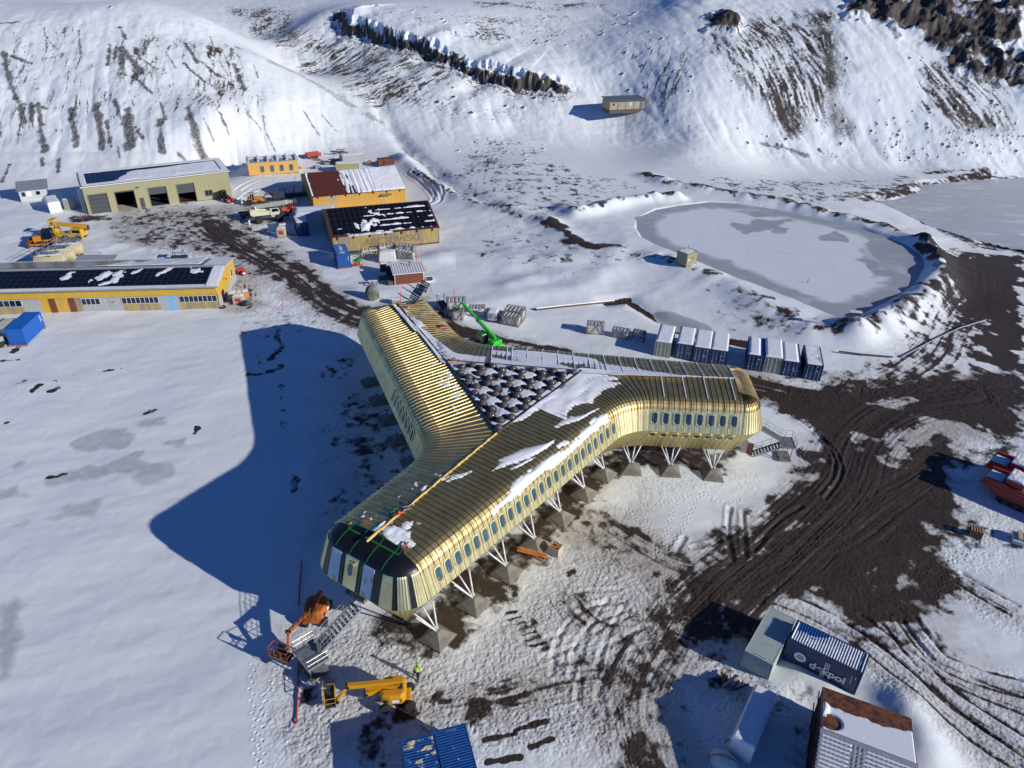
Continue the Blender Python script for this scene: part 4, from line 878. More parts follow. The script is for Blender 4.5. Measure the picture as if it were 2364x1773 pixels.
# unfinished end: black membrane, grey boards and gold panels with gaps
m = MB(); ee = [main_run[-1]] + end_run + [main_run[0]]
m.grid([[s['P'][k] - s['N'][k] * .02 for k in range(2, 15)] for s in ee]); m.build('membrane', 'membrane', GB, smooth=True)
acc = 0; SS = []
for s in end_run: SS.append(acc + s['ds'] / 2); acc += s['ds']
SS = np.array(SS); sc_ = 14.3 / acc
def esurf(sv, kf, off):
    i = np.interp(sv / sc_, SS, np.arange(len(SS))); i0 = min(int(i), len(SS) - 2); t = i - i0; k0 = min(int(kf), 13); u = kf - k0
    g = lambda i_, k_, key: end_run[i_][key][k_]
    P = sum(w_ * g(i0 + a_, k0 + b_, 'P') for a_, b_, w_ in ((0, 0, (1 - t) * (1 - u)), (1, 0, t * (1 - u)), (0, 1, (1 - t) * u), (1, 1, t * u)))
    N = sum(w_ * g(i0 + a_, k0 + b_, 'N') for a_, b_, w_ in ((0, 0, (1 - t) * (1 - u)), (1, 0, t * (1 - u)), (0, 1, (1 - t) * u), (1, 1, t * u)))
    return P + N * off
for s0, s1, kd in ((.05, 1.2, 'gold'), (1.65, 3.3, 'gold'), (4.2, 5.4, 'grey_board'), (5.95, 7.3, 'gold'), (7.85, 9.0, 'grey_board'), (9.9, 11.1, 'gold'), (11.6, 12.7, 'gold'), (13.2, 14.15, 'gold')):
    m = MB(); nn = 9
    top = 5.5 if kd == 'gold' else 5.2
    rib = lambda j: .055 if (kd == 'gold' and j % 2 == 0) else .03
    front = [[esurf(s0 + (s1 - s0) * j / (nn - 1), k_, rib(j)) for k_ in np.linspace(2.02, top, 8)] for j in range(nn)]
    back = [[esurf(s0 + (s1 - s0) * j / (nn - 1), k_, -.03) for k_ in np.linspace(2.02, top, 8)] for j in range(nn)]
    m.grid(front)
    for A_, B_ in ((front[0], back[0]), (front[-1], back[-1]), ([r_[0] for r_ in front], [r_[0] for r_ in back]), ([r_[-1] for r_ in front], [r_[-1] for r_ in back])): m.grid([A_, B_])
    m.build('cladding_panel' if kd == 'gold' else 'insulation_board', kd, GB)
m = MB()
for s0, w_, k0, k1 in ((4.75, .5, 2.05, 2.35), (8.0, .45, 2.05, 2.4), (8.75, .3, 3.3, 3.7), (8.2, .2, 3.0, 3.5)):
    m.grid([[esurf(s0 + w_ * a_ * (1 - .4 * b_), k0 + (k1 - k0) * b_, .045) for b_ in (0, .5, 1)] for a_ in (0, .5, 1)])
m.build('foam_patch', 'foam', GB)
m = MB()
def tape(path, w_=.07):
    for (sa, ka), (sb, kb) in zip(path[:-1], path[1:]):
        q = [(sa + (sb - sa) * f, ka + (kb - ka) * f) for f in np.linspace(0, 1, 9)]; P = [esurf(a_, b_, .03) for a_, b_ in q]; rows = []
        for i, c_ in enumerate(P):
            d = P[min(i + 1, 8)] - P[max(i - 1, 0)]; nn = esurf(*q[i], .5) - esurf(*q[i], 0); sd = np.cross(d, nn); sd /= np.linalg.norm(sd) + 1e-9; rows.append([c_ - sd * w_, c_ + sd * w_])
        m.grid(rows)
tape([(3.6, 10.2), (7, 10.2), (10.6, 10.2)], .09)
tape([(3.9, 13.9), (10.2, 13.9)], .08)
for sv in (4.6, 6.2, 8.0, 9.6): tape([(sv, 14), (sv, 10.2), (sv, 6)])
tape([(3.6, 10.2), (2.4, 11.6), (3.9, 13.9)]); tape([(10.6, 10.2), (11.6, 11.4), (12.3, 12.4)]); tape([(6.2, 6), (6.2, 4.3)]); tape([(8.0, 6), (7.7, 4.2), (7.65, 2.6), (7.6, 2.1)]); tape([(5.75, 4.3), (5.65, 2.1)], .05)
m.build('green_tape', 'tape_green', GB)
# windows
def rr_pts(w_, h_, r_, n=5):
    o = []
    for cx, cy, t0 in ((w_/2-r_, h_/2-r_, 0), (-w_/2+r_, h_/2-r_, 90), (-w_/2+r_, -h_/2+r_, 180), (w_/2-r_, -h_/2+r_, 270)):
        for k in range(n): t = R(t0 + 90 * k / (n - 1)); o.append((cx + r_ * math.cos(t), cy + r_ * math.sin(t)))
    return o
def window(P, x, y, w_, h_, glass='blue_glass', fr='gold'):
    Mx = basis(P, x, y); z = Vector(Mx.col[2][:3])
    def loop(a, b, r_, off): return [Mx @ Vector((u, v, off)) for u, v in rr_pts(a, b, r_)]
    L = [loop(w_ + .34, h_ + .34, .34, .015), loop(w_ + .34, h_ + .34, .34, .10), loop(w_ + .10, h_ + .10, .28, .11), loop(w_, h_, .25, .04)]
    m = MB(); n = len(L[0]); m.add([q for l in L for q in l], [(i * n + k, i * n + (k + 1) % n, (i + 1) * n + (k + 1) % n, (i + 1) * n + k) for i in range(3) for k in range(n)])
    g = MB(); g.add(loop(w_ + .02, h_ + .02, .26, .045), [tuple(range(n))])
    o = g.build('window', glass, GB); m.build('frame', fr, o, smooth=False)
def wall_frame(w, a, part, frac, k0=2, k1=4):
    c = [s for s in ST if s['wing'] == w and s['part'] == part] or ST; s = min(c, key=lambda s: abs(s['a'] - a)); dp = (a - s['a']); t = s['t']; ta, _ = aco(w, t); sh = np.array([*(t * dp / (ta if abs(ta) > .1 else 1)), 0])
    lo, hi = s['P'][k0] + sh, s['P'][k1] + sh; P = lo + (hi - lo) * frac; return P, np.array([*t, 0]), hi - lo
def wl_a(w, px, py, z): return wloc(w, px, py, z)[0]
a0, a1 = wl_a('near', 992.6, 1316, 8.2), wl_a('near', 1394, 967, 8.2)
for k in range(25):
    a = a0 + (a1 - a0) * k / 24
    part = 'long'
    P, x, y = wall_frame('near', a, part, .60); window(P, x, y, .58, 1.15)
a0, a1 = wl_a('right', 1506, 940, 8.2), wl_a('right', 1687, 954, 8.2)
for k in range(8):
    a = a0 + (a1 - a0) * k / 7
    P, x, y = wall_frame('right', a, 'short', .60); window(P, x, y, .60, 1.2, 'dark_glass')
    P, x, y = wall_frame('right', a, 'short', .80, 0, 2); window(P, x, y, .62, .95, 'blue_glass', 'gold_matt')
a0, a1 = wl_a('back', 933, 908.8, 8.2), wl_a('back', 981.4, 996, 8.2)
for k in range(8):
    P, x, y = wall_frame('back', a0 + (a1 - a0) * k / 7, 'long', .60); window(P, x, y, .58, 1.2)
P = esurf(6.62, 3.5, .06); window(P, esurf(6.9, 3.5, .06) - esurf(6.3, 3.5, .06), esurf(6.62, 3.9, .06) - esurf(6.62, 3.0, .06), .5, 1.05)
# ridge trims
def strip(name, w, a0, a1, wd, h, mt, jag=0):
    m = MB(); rr = random.Random(5); A = np.linspace(a0, a1, 40); rows = []
    for a in A:
        j = rr.uniform(-jag, jag); f = lambda n, z: np.array([*wpt(w, a, n), z]); rows.append([f(NR_ - wd + j, ZR - .05), f(NR_ - wd * .5, ZR + h * rr.uniform(.6, 1.1)), f(NR_ + wd * .5, ZR + h * rr.uniform(.6, 1.1)), f(NR_ + wd + j, ZR - .05)])
    m.grid(rows).build(name, mt, GB)
strip('ridge_foam', 'near', 8.3, 27.2, .10, .12, 'foam', .03); strip('ridge_rail', 'right', 8.3, AT, .07, .12, 'white_steel'); strip('ridge_rail', 'back', 8.3, AT, .09, .16, 'dark_steel')
# roof-light deck in the middle, with its domes
m = MB(); tp = [wpt(w, 8.3, NR_) for w in order]
m.add([(*q, ZR + .03) for q in tp], [(0, 1, 2)])
m.build('roof_deck', 'deck', GB)
m = MB()
for i in range(3): m.bar((*tp[i], ZR + .08), (*tp[(i + 1) % 3], ZR + .08), .16, .2)
m.build('deck_kerb', 'dark_steel', GB)
DOMES = [(270,255),(415,235),(540,280),(685,245),(810,300),(955,275),(1080,320),(1225,295),(1355,340),(1500,310),(1630,360),(1765,330),(250,330),(365,390),(515,345),(640,405),(790,375),(920,420),(1065,395),(1200,450),(1345,415),(1475,470),(1620,435),
 (350,465),(465,520),(615,480),(745,540),(900,500),(1030,560),(1180,530),(1315,590),(1465,550),(445,605),(565,660),(725,620),(855,680),(1010,645),(1145,705),(1290,675),(550,745),(675,815),(835,770),(970,835),(1115,795),(660,905),(785,970),(935,930),(760,1070)]
dm = MB(); dm.lathe([(.43 * math.cos(t), .10 + .36 * math.sin(t)) for t in np.linspace(-.5, math.pi / 2 - .03, 9)], 18)
km = MB(); km.lathe([(.52, 0), (.50, .14), (.40, .14)], 18)
dmesh = kmesh = None; dome_xy = []
for x, y in DOMES:
    q = PZ(1020 + x * .17179, 800 + y * .17179, ZR + .3)[:2] - HUB; dome_xy.append(q)
    if dmesh is None:
        o = dm.build('skylight_dome', 'dome', GB, smooth=True); k = km.build('kerb', 'dark_steel', o); dmesh, kmesh = o, k
    else:
        o = dmesh.copy(); COL.objects.link(o); o.parent = GB; k = kmesh.copy(); COL.objects.link(k); k.parent = o
    o.location = (q[0], q[1], ZR + .06)
# snow on the deck between the domes (bare dark strips imitate the domes' cast shadows) and on the roofs
dxy = np.array(dome_xy)
x0, y0 = np.min(tp, 0); x1, y1 = np.max(tp, 0)
def deck_snow(A, B):
    x = x0 + A * (x1 - x0); y = y0 + B * (y1 - y0); sd = poly_sd(x, y, [tuple(q) for q in tp]); t = (fbm(x * .5, y * .8, 3, 7) - .50) * .30 + .10
    t += .10 * (x - x0) / (x1 - x0) - .07
    sx, sy = math.cos(SUN_AZ), math.sin(SUN_AZ)
    for q in dxy:
        dx, dy = x - q[0], y - q[1]; d = np.hypot(dx, dy); along_ = -(dx * sx + dy * sy); acr = np.abs(-dx * sy + dy * sx)
        t -= .16 * np.exp(-((d - .1) / .5) ** 2) * (d < 3); t -= .15 * np.exp(-(acr / .4) ** 2) * (along_ > 0) * (along_ < 1.1); 
    return np.where(sd > -.25, -1, np.minimum(t, .09))
m = MB(); snow_patch(m, (x0, y0, ZR + .035), (x1 - x0, 0, 0), (0, y1 - y0, 0), 150, 150, deck_snow); m.build('deck_snow', 'snow', GB, smooth=True)
def roof_snow(name, i0, i1, k0, k1, fn, lift=.085):
    """snow bed on the roof between stations i0..i1 of the main run and profile steps k0..k1"""
    sts = main_run[i0:i1]; L = np.r_[0, np.cumsum([s['ds'] for s in sts])][:-1]; nu, nv = int(L[-1] / .16), max(12, int((k1 - k0) * 7)); 
    A = np.linspace(0, L[-1], nu); V = np.linspace(k0, k1, nv); Pg = np.array([s['P'] for s in sts]); Ng = np.array([s['N'] for s in sts])
    ii = np.interp(A, L, np.arange(len(sts))); i_ = np.clip(ii.astype(int), 0, len(sts) - 2); ti = (ii - i_)[:, None, None]; kk = np.clip(V.astype(int), 0, 13); tk = (V - kk)[None, :, None]
    bl = lambda G_: (G_[i_][:, kk] * (1 - tk) + G_[i_][:, kk + 1] * tk) * (1 - ti) + (G_[i_ + 1][:, kk] * (1 - tk) + G_[i_ + 1][:, kk + 1] * tk) * ti
    P_, N_ = bl(Pg), bl(Ng); T = fn(A[:, None] + 0 * V[None], V[None] + 0 * A[:, None], P_)
    P_ = P_ + N_ * (np.clip(T, -.05, .3)[..., None] + lift * (T > -.02)[..., None] * np.clip(T * 30, 0, 1)[..., None])
    ok = np.maximum.reduce([T[:-1, :-1], T[1:, :-1], T[:-1, 1:], T[1:, 1:]]) > 0
    idx = np.arange(nu * nv).reshape(nu, nv); f = np.stack([idx[:-1, :-1], idx[1:, :-1], idx[1:, 1:], idx[:-1, 1:]], -1)[ok]
    used = np.unique(f); rm = -np.ones(nu * nv, int); rm[used] = np.arange(len(used))
    m = MB(); m.add(P_.reshape(-1, 3)[used], rm[f].tolist()); return m.build(name, 'snow', GB, smooth=True)
def idx_of(w, part, lo=None, hi=None):
    k = [i for i, s in enumerate(main_run) if s['wing'] == w and s['part'] == part and (lo is None or s['a'] >= lo) and (hi is None or s['a'] <= hi)]; return k[0], k[-1] + 1
# ledge of snow above the long window row of the near wing
i0, i1 = idx_of('near', 'long', -8, 17.5)
roof_snow('ledge_snow', i0, i1, 4.0, 8.6, lambda a, v, P: .10 - .06 * np.abs(v - 5.5) + (fbm(a * .5, v * .9, 3, 3) - .5) * .30 - .12 * (1 - sst(0, 6, a)), .03)
roof_snow('roof_snow', i0, i1, 8, 14, lambda a, v, P: (fbm(a * .3 + v * .8, v * .5, 3, 13) - .69) * .5 + .07 * sst(10, 25, a) + .03 * sst(12, 14, v), .03)
j0, j1 = idx_of('right', 'fan'); k0, k1 = idx_of('right', 'short', None, 20)
lo_ = max(0, min(i1 - 7, j0)) if j0 > i1 else j0
roof_snow('roof_snow', j0 - 8 if j0 >= 8 else j0, k0 + 5, 10.2, 14.5, lambda a, v, P: .05 - .10 * (1 - sst(10.4, 11.6, v)) - .14 * sst(7.5, 10.5, a) + (fbm(a * .6, v, 3, 23) - .5) * .22, .03)
i0, i1 = idx_of('right', 'long', -4, 20)
roof_snow('roof_snow', i0, i1, 10.2, 14.6, lambda a, v, P: .01 + .05 * sst(12.2, 14, v) - .02 + (fbm(a * .22 + v * .5, v * .6, 3, 33) - .5) * .35 + .03 * sst(4, 12, a), .03)
i0, i1 = idx_of('back', 'fan')
roof_snow('roof_snow', i0, i1 + 14, 12.4, 14.6, lambda a, v, P: .02 + .05 * sst(13.2, 14.5, v) - .07 * sst(3, 14, a) * .4 + (fbm(a * .5, v * 1.3, 3, 43) - .5) * .25, .03)
i0, i1 = idx_of('back', 'short'); roof_snow('roof_snow', i0, i1, 13.0, 15, lambda a, v, P: -.01 + .05 * sst(14, 15, v) + (fbm(a * .6, v * 2, 3, 53) - .5) * .2 - .05 * sst(6, 12, a), .03)
i0, i1 = idx_of('near', 'short'); roof_snow('roof_snow', i0, i1, 10, 14, lambda a, v, P: (fbm(a * .9, v * 1.2, 3, 63, .7) - .66) * .5, .03)
i0, i1 = idx_of('near', 'long', 20, 27); roof_snow('roof_snow', i0, i1, 10, 14.5, lambda a, v, P: .09 - .055 * np.abs(a - 1.0) - .03 * np.abs(v - 12.4) + (fbm(a * 1.2, v * 1.2, 3, 73) - .5) * .2, .03)
i0, i1 = idx_of('back', 'long', -8, 14); roof_snow('roof_snow', i0, i1, 12.0, 15, lambda a, v, P: -.03 + .06 * sst(14, 15, v) + (fbm(a * 1.0, v * 1.5, 3, 83, .65) - .5) * .22, .03)
# snow lying in the seams of the right wing's roof
m = MB()
for s in main_run:
    if s['wing'] == 'right' and s['part'] == 'short' and 17 < s['a'] < 26 and int(s['a'] * 1.62) % 4 == 0: m.grid([[s['P'][k] + s['N'][k] * .10 - np.array([*s['t'], 0]) * .05 for k in range(8, 15)], [s['P'][k] + s['N'][k] * .13 for k in range(8, 15)], [s['P'][k] + s['N'][k] * .08 + np.array([*s['t'], 0]) * .05 for k in range(8, 15)]])
    if s['wing'] == 'right' and s['part'] == 'long' and int(s['a'] * 1.62) % 3 == 0: m.grid([[s['P'][k] + s['N'][k] * .10 - np.array([*s['t'], 0]) * .045 for k in range(7, 15)], [s['P'][k] + s['N'][k] * .13 for k in range(7, 15)], [s['P'][k] + s['N'][k] * .08 + np.array([*s['t'], 0]) * .045 for k in range(7, 15)]])
m.build('seam_snow', 'snow', GB)
# struts on pyramid footings
FT = [(24.7, 9.1), (19.8, 9.5), (14.7, 9.8), (9.9, 10.1), (4.8, 10.2), (-.2, 10.4), (-4.6, 10.6), (14.7, 0.0), (19.3, 0.0), (24.2, -.3)]
fm = MB(); b_, t_ = 1.22, .27
fm.add([(-b_,-b_,-.3),(b_,-b_,-.3),(b_,b_,-.3),(-b_,b_,-.3),(-b_,-b_,.12),(b_,-b_,.12),(b_,b_,.12),(-b_,b_,.12),(-t_,-t_,1.05),(t_,-t_,1.05),(t_,t_,1.05),(-t_,t_,1.05)], [(0,1,5,4),(1,2,6,5),(2,3,7,6),(3,0,4,7),(4,5,9,8),(5,6,10,9),(6,7,11,10),(7,4,8,11),(8,9,10,11)])
f0 = s0_ = None
for w in order:
    for a, n in FT:
        p = wpt(w, a, n); sgn = 1 if n > 4 else -1
        if f0 is None: f = fm.build('footing', 'concrete', GB); f0 = f
        else: f = f0.copy(); COL.objects.link(f); f.parent = GB
        f.location = (p[0], p[1], 0); f.rotation_euler.z = WANG[w] + (math.pi if sgn < 0 else 0)
        if s0_ is None:
            s0_ = []
            for sx, sy in ((-1.15, -1.35), (1.15, -1.35), (-.75, -3.0), (.75, -3.0)):
                q = MB(); q.cyl((sx * .10, sy * .08, 1.03), (sx, sy, ZB + .10), .085, n=8); q.cyl((sx * .10, sy * .08, 1.03), (sx * .16, sy * .12, 1.16), .12, n=8); s0_.append(q.build('strut', 'white_steel', f, smooth=True))
        else:
            for q in s0_: c = q.copy(); COL.objects.link(c); c.parent = f

# ------------------------------------------------------------------ sheds, halls and huts
def solar(name, o, u, v, nu, nv, parent, lift=.08, gap=.035):
    """one array of framed panels on the plane o + a*u + b*v: a single sheet, sunk along the joints"""
    o, u, v = Vector(o), Vector(u), Vector(v); n = u.cross(v).normalized(); n = n if n.z > 0 else -n
    def edges(L, k):
        e = []
        for i in range(k): e += [i * L / k + gap, (i + 1) * L / k - gap]
        return [0] + e + [L]
    eu, ev = edges(u.length, nu), edges(v.length, nv); uu, vv = u.normalized(), v.normalized(); m = MB(); c = len(ev)
    inn = lambda i, L: 0 < i < L - 1
    vs = [o + uu * a + vv * b + n * (lift if inn(i, len(eu)) and inn(j, c) else lift - .03) for i, a in enumerate(eu) for j, b in enumerate(ev)]
    m.add(vs, [])
    for i in range(len(eu) - 1):
        for j in range(c - 1): m.f.append((i * c + j, (i + 1) * c + j, (i + 1) * c + j + 1, i * c + j + 1)); m.m.append(0 if i % 2 and j % 2 else 1)
    m.add([o, o + u, o + u + v, o + v], [(0, 1, 2, 3)], 1)
    return m.build(name, ['solar', 'solar_frame'], parent)
def roof_slope(m, x0, x1, a, b, pitch=.3, dep=.04, th=.06):
    """ribbed roof sheet between eave line a=(y,z) and ridge line b=(y,z), ribs running up the slope"""
    n = max(2, int((x1 - x0) / pitch)); p = (x1 - x0) / n; L = math.hypot(b[0] - a[0], b[1] - a[1]); ny, nz = -(b[1] - a[1]) / L, (b[0] - a[0]) / L
    if nz < 0: ny, nz = -ny, -nz
    xs = []
    for k in range(n): xs += [(x0 + k * p, 0), (x0 + (k + .4) * p, 0), (x0 + (k + .5) * p, dep), (x0 + (k + .9) * p, dep)]
    xs.append((x1, 0))
    top = [[(x, a[0] + ny * h, a[1] + nz * h), (x, b[0] + ny * h, b[1] + nz * h)] for x, h in xs]; m.grid(top)
    m.add([(x0, a[0] - ny * th, a[1] - nz * th), (x1, a[0] - ny * th, a[1] - nz * th), (x1, b[0] - ny * th, b[1] - nz * th), (x0, b[0] - ny * th, b[1] - nz * th)], [(0, 1, 2, 3)])
    for x in (x0, x1): m.add([(x, a[0], a[1]), (x, b[0], b[1]), (x, b[0] - ny * th, b[1] - nz * th), (x, a[0] - ny * th, a[1] - nz * th)], [(0, 1, 2, 3)])
    m.add([(x0, a[0], a[1]), (x1, a[0], a[1]), (x1, a[0] - ny * th, a[1] - nz * th), (x0, a[0] - ny * th, a[1] - nz * th)], [(0, 1, 2, 3)])
def opening(parent, x0, x1, z0, z1, y=0, name='window', pane='dark_glass', fr='white_steel', bars=0, w=.08):
    """framed window in a wall whose outer face is at y (facing -y)"""
    f = MB()
    for a, b, c, d in ((x0 - w, x1 + w, z0 - w, z0), (x0 - w, x1 + w, z1, z1 + w), (x0 - w, x0, z0, z1), (x1, x1 + w, z0, z1)): f.box(a, b, y - .09, y + .02, c, d)
    for k in range(bars): x = x0 + (x1 - x0) * (k + 1) / (bars + 1); f.box(x - .04, x + .04, y - .085, y + .02, z0, z1)
    g = MB().box(x0, x1, y - .06, y + .01, z0, z1).build(name, pane, parent); f.build('frame', fr, g); return g

# long olive hall with four bay doors
H1 = empty('vehicle_hall', (-95.30, 157.20, 0), R(31.1), 'long olive ribbed metal hall with four tall bay doors', 'hall')
W_, D_, E0, E1 = 31.0, 10.7, 6.15, 6.7
m = MB(); bays = [(.7, 4.5), (6.1, 10.0), (13.0, 16.8), (19.1, 22.9)]; x = 0
ops = sorted([(a, b, 0, 4.3) for a, b in bays] + [(10.75, 11.7, 0, 2.3), (25.0, 26.6, .9, 2.2)])
for a, b, z0, z1 in ops:
    m.corr((x, 0), (a, 0), 0, E0, (0, -1), .38); m.corr((a, 0), (b, 0), z1, E0, (0, -1), .38)
    if z0 > 0: m.corr((a, 0), (b, 0), 0, z0, (0, -1), .38)
    x = b
m.corr((x, 0), (W_, 0), 0, E0, (0, -1), .38); m.build('front_wall', 'olive', H1)
m = MB(); m.corr((0, D_), (0, 0), 0, lambda u: E1 + (E0 - E1) * u / D_, (-1, 0), .38); m.build('end_wall', 'olive', H1)
m = MB(); m.corr((W_, 0), (W_, D_), 0, lambda u: E0 + (E1 - E0) * u / D_, (1, 0), .38); m.build('end_wall', 'olive', H1)
m = MB(); m.corr((W_, D_), (0, D_), 0, E1, (0, 1), .38); m.build('back_wall', 'olive', H1)
m = MB(); m.box(.2, W_ - .2, .3, D_ - .2, .02, .05); m.box(.2, W_ - .2, D_ - .5, D_ - .4, 0, 6); m.box(.2, W_ - .2, .3, D_ - .4, 5.6, 5.7); m.build('interior', 'interior', H1)
m = MB(); m.box(6.2, 9.9, .4, 4.5, .05, .07); m.build('floor_slab', 'pale_timber', H1)
for (a, b), zlo in zip(bays, (0.02, 4.0, 2.7, 2.2)):
    d = MB(); nn = 9; d.grid([[(xx, .12 - (.03 if i % 2 else 0), zlo + (4.3 - zlo) * i / nn) for xx in (a, b)] for i in range(nn + 1)]).build('bay_door', 'door_grey', H1)
    f = MB(); f.box(a - .12, a, -.1, .3, 0, 4.42); f.box(b, b + .12, -.1, .3, 0, 4.42); f.box(a, b, -.1, .3, 4.3, 4.42); f.build('door_frame', 'olive_dark', H1)
d = MB().box(10.75, 11.7, -.03, .06, .05, 2.3).build('door', 'door_grey', H1); MB().box(11.5, 11.6, -.08, -.03, 1.0, 1.1).build('handle', 'grey_steel', d)
opening(H1, 25.0, 26.6, .9, 2.2, 0, bars=1, fr='olive_dark')
m = MB(); roof_slope(m, -.25, W_ + .25, (-.3, E0 + .08), (D_ + .2, E1 + .12), .5, .04); m.build('roof', 'roof_grey', H1)
m = MB(); m.box(-.3, W_ + .3, -.42, -.3, E0 - .1, E0 + .12); m.box(-.32, -.25, -.3, D_ + .2, E0 + .02, E0 + .2); m.build('gutter', 'roof_white', H1)
solar('solar_array', (1.2, 1.3, E0 + .16), (W_ - 2.6, 0, 0), (0, 7.9, .42), 28, 3, H1)
m = MB(); snow_patch(m, (0, -.25, E0 + .16), (W_, 0, 0), (0, D_ + .3, .52), 220, 80, lambda a, b: np.where(((a > .035) & (a < .96) & (b > .12) & (b < .86)), .10 - .5 * (1 - sst(.22, .42, a + .22 * (1 - b) - .05)) - .3 * sst(.66, .74, b - .10 * sst(.5, .9, a)) - .3 * sst(.945, .95, a) + (fbm(a * 20, b * 5, 3, 5) - .5) * .16, .05 + (fbm(a * 30, b * 10, 2, 6) - .5) * .05), .09)
m.build('roof_snow', 'snow', H1, smooth=True)
m = MB(); [m.bar((x_, .15, .3), (x_, .15, 5.9), .05) for x_ in (-.45, -.95)]
for k in range(14): m.bar((-.97, .15, .5 + k * .4), (-.43, .15, .5 + k * .4), .04)
m.bar((-.7, .15, 5.7), (0.02, .15, 5.7), .05); m.bar((-.7, .15, 2.0), (0.02, .15, 2.0), .05); m.build('wall_ladder', 'olive_dark', H1)
m = MB(); m.box(10.6, 11.3, -.35, -.02, 4.7, 4.85); m.build('lamp', 'dark_steel', H1)

def gable(root, W, D, e, r, wall, roof, pitch=.3, front=True, ov=.25, yr=None, skin=.03):
    yr = D / 2 if yr is None else yr
    f = lambda u: e + (r - e) * (u / yr if u <= yr else (D - u) / (D - yr))
    if front: m = MB(); m.corr((0, 0), (W, 0), 0, e, (0, -1), pitch, skin); m.build('front_wall', wall, root)
    m = MB(); m.corr((W, D), (0, D), 0, e, (0, 1), pitch, skin); m.build('back_wall', wall, root)
    for x, s in ((0, -1), (W, 1)):
        m = MB()
        for y0, y1 in ((0, yr), (yr, D)):
            a, b = ((x, y1), (x, y0)) if s < 0 else ((x, y0), (x, y1)); ya = a[1]; dr = -1 if s < 0 else 1
            m.corr(a, b, 0, (lambda u, ya=ya, dr=dr: f(ya + dr * u)), (s, 0), pitch, skin)
        m.build('gable_wall', wall, root)
    sl = (r - e) / yr
    m = MB(); roof_slope(m, -ov, W + ov, (-ov, e + .06 - ov * sl), (yr, r + .06), pitch); roof_slope(m, -ov, W + ov, (D + ov, e + .06 - ov * (r - e) / (D - yr)), (yr, r + .06), pitch); m.build('roof', roof, root)
    m = MB(); m.add([(-ov, yr - .3, r - .02), (W + ov, yr - .3, r - .02), (W + ov, yr, r + .16), (-ov, yr, r + .16), (W + ov, yr + .3, r - .02), (-ov, yr + .3, r - .02)], [(0, 1, 2, 3), (3, 2, 4, 5)]); m.build('ridge_cap', roof, root)
# warehouse with rusty snow-covered roof
H2 = empty('warehouse', (-46.58, 163.75, 0), R(22.3), 'yellow warehouse with a dark rusty roof half under snow', 'warehouse')
gable(H2, 21.7, 19.8, 3.2, 6.0, 'yellow_rust', 'rust_roof', .36)
m = MB(); snow_patch(m, (-.15, -.2, 3.22), (22.0, 0, 0), (0, 10.1, 2.85), 240, 90, lambda a, b: .01 + .34 * sst(.22, .5, a - .12 * (1 - b) + .05) + .28 * (1 - sst(.0, .055, a)) - .20 + (vn(a * 74, b * 1.6, 3) - .5) * .30 * (1 - sst(.5, .85, a)) + (fbm(a * 9, b * 4, 3, 9) - .5) * .22 - .14 * (1 - sst(0, .09, b)) * (1 - .8 * vn(a * 74, b * 0, 8)), .05)
m.build('roof_snow', 'snow', H2, smooth=True)
m = MB()
for k in range(7): m.obox((1.2 + k * 3.2, -.18, 3.0), (.14, .3, .5))
m.build('bracket', 'rust', H2)
m = MB(); m.add([(15.6, -.03, 2.4), (18.2, -.03, 2.4), (18.2, -.9, 2.15), (15.6, -.9, 2.15), (15.6, -.03, 2.46), (18.2, -.03, 2.46), (18.2, -.9, 2.21), (15.6, -.9, 2.21)], [(0,1,2,3),(4,7,6,5),(3,2,6,7),(0,3,7,4),(1,5,6,2)]); m.build('door_canopy', 'olive_dark', H2)
# warehouse under a full roof of solar panels, with its faded lettering
H3 = empty('warehouse', (-35.95, 136.62, 0), R(20.0), 'weathered yellow warehouse under a full black solar roof with faded lettering', 'warehouse')
gable(H3, 21.6, 18.6, 3.36, 6.2, 'yellow_old', 'rust_roof', .36, ov=.1)
solar('solar_array', (.35, .35, 3.36 + .12 + .10), (20.9, 0, 0), (0, 8.7, 2.66), 20, 5, H3, .07)
m = MB(); snow_patch(m, (.4, .3, 3.6), (20.8, 0, 0), (0, 8.7, 2.66), 230, 100, lambda a, b: np.maximum.reduce([.22 - np.hypot((a - .33 - .25 * (b - .3)) * 3.0, (b - .27) * 1.5) * .75 + (fbm(a * 22, b * 9, 3, 4) - .55) * .5, .12 - np.hypot((a - .45) * 5 + (b - .7) * 2, (b - .7) * 1.6) * .5 + (fbm(a * 30, b * 12, 3, 14) - .56) * .4, .10 - np.abs(((b * 5) % 1) - .06) * .5 - .03 + (fbm(a * 16, b * 4, 3, 24) - .56) * .42 - .1 * (1 - sst(.3, .6, a))]) - .02, .085)
m.build('roof_snow', 'snow', H3, smooth=True)
m = MB(); snow_patch(m, (3, -.15, 3.3), (9, 0, 0), (0, .6, .19), 60, 8, lambda a, b: .06 + (fbm(a * 20, b * 3, 2, 3) - .5) * .1, .05); m.build('eave_snow', 'snow', H3, smooth=True)
m = MB()
for k in range(7): m.obox((1.0 + k * 3.2, -.2, 3.12), (.14, .3, .5))
m.build('bracket', 'rust', H3)
text_mesh('ARCTOWSKI', 2.0, 'faded_letter', 'lettering', H3, basis((11.8, -.062, 1.7), (1, 0, 0), (0, 0, 1)), .012, .03, .98)
m = MB(); m.box(8.0, 21.5, -.06, -.04, 0, .35); m.build('rust_streak', 'rust', H3)
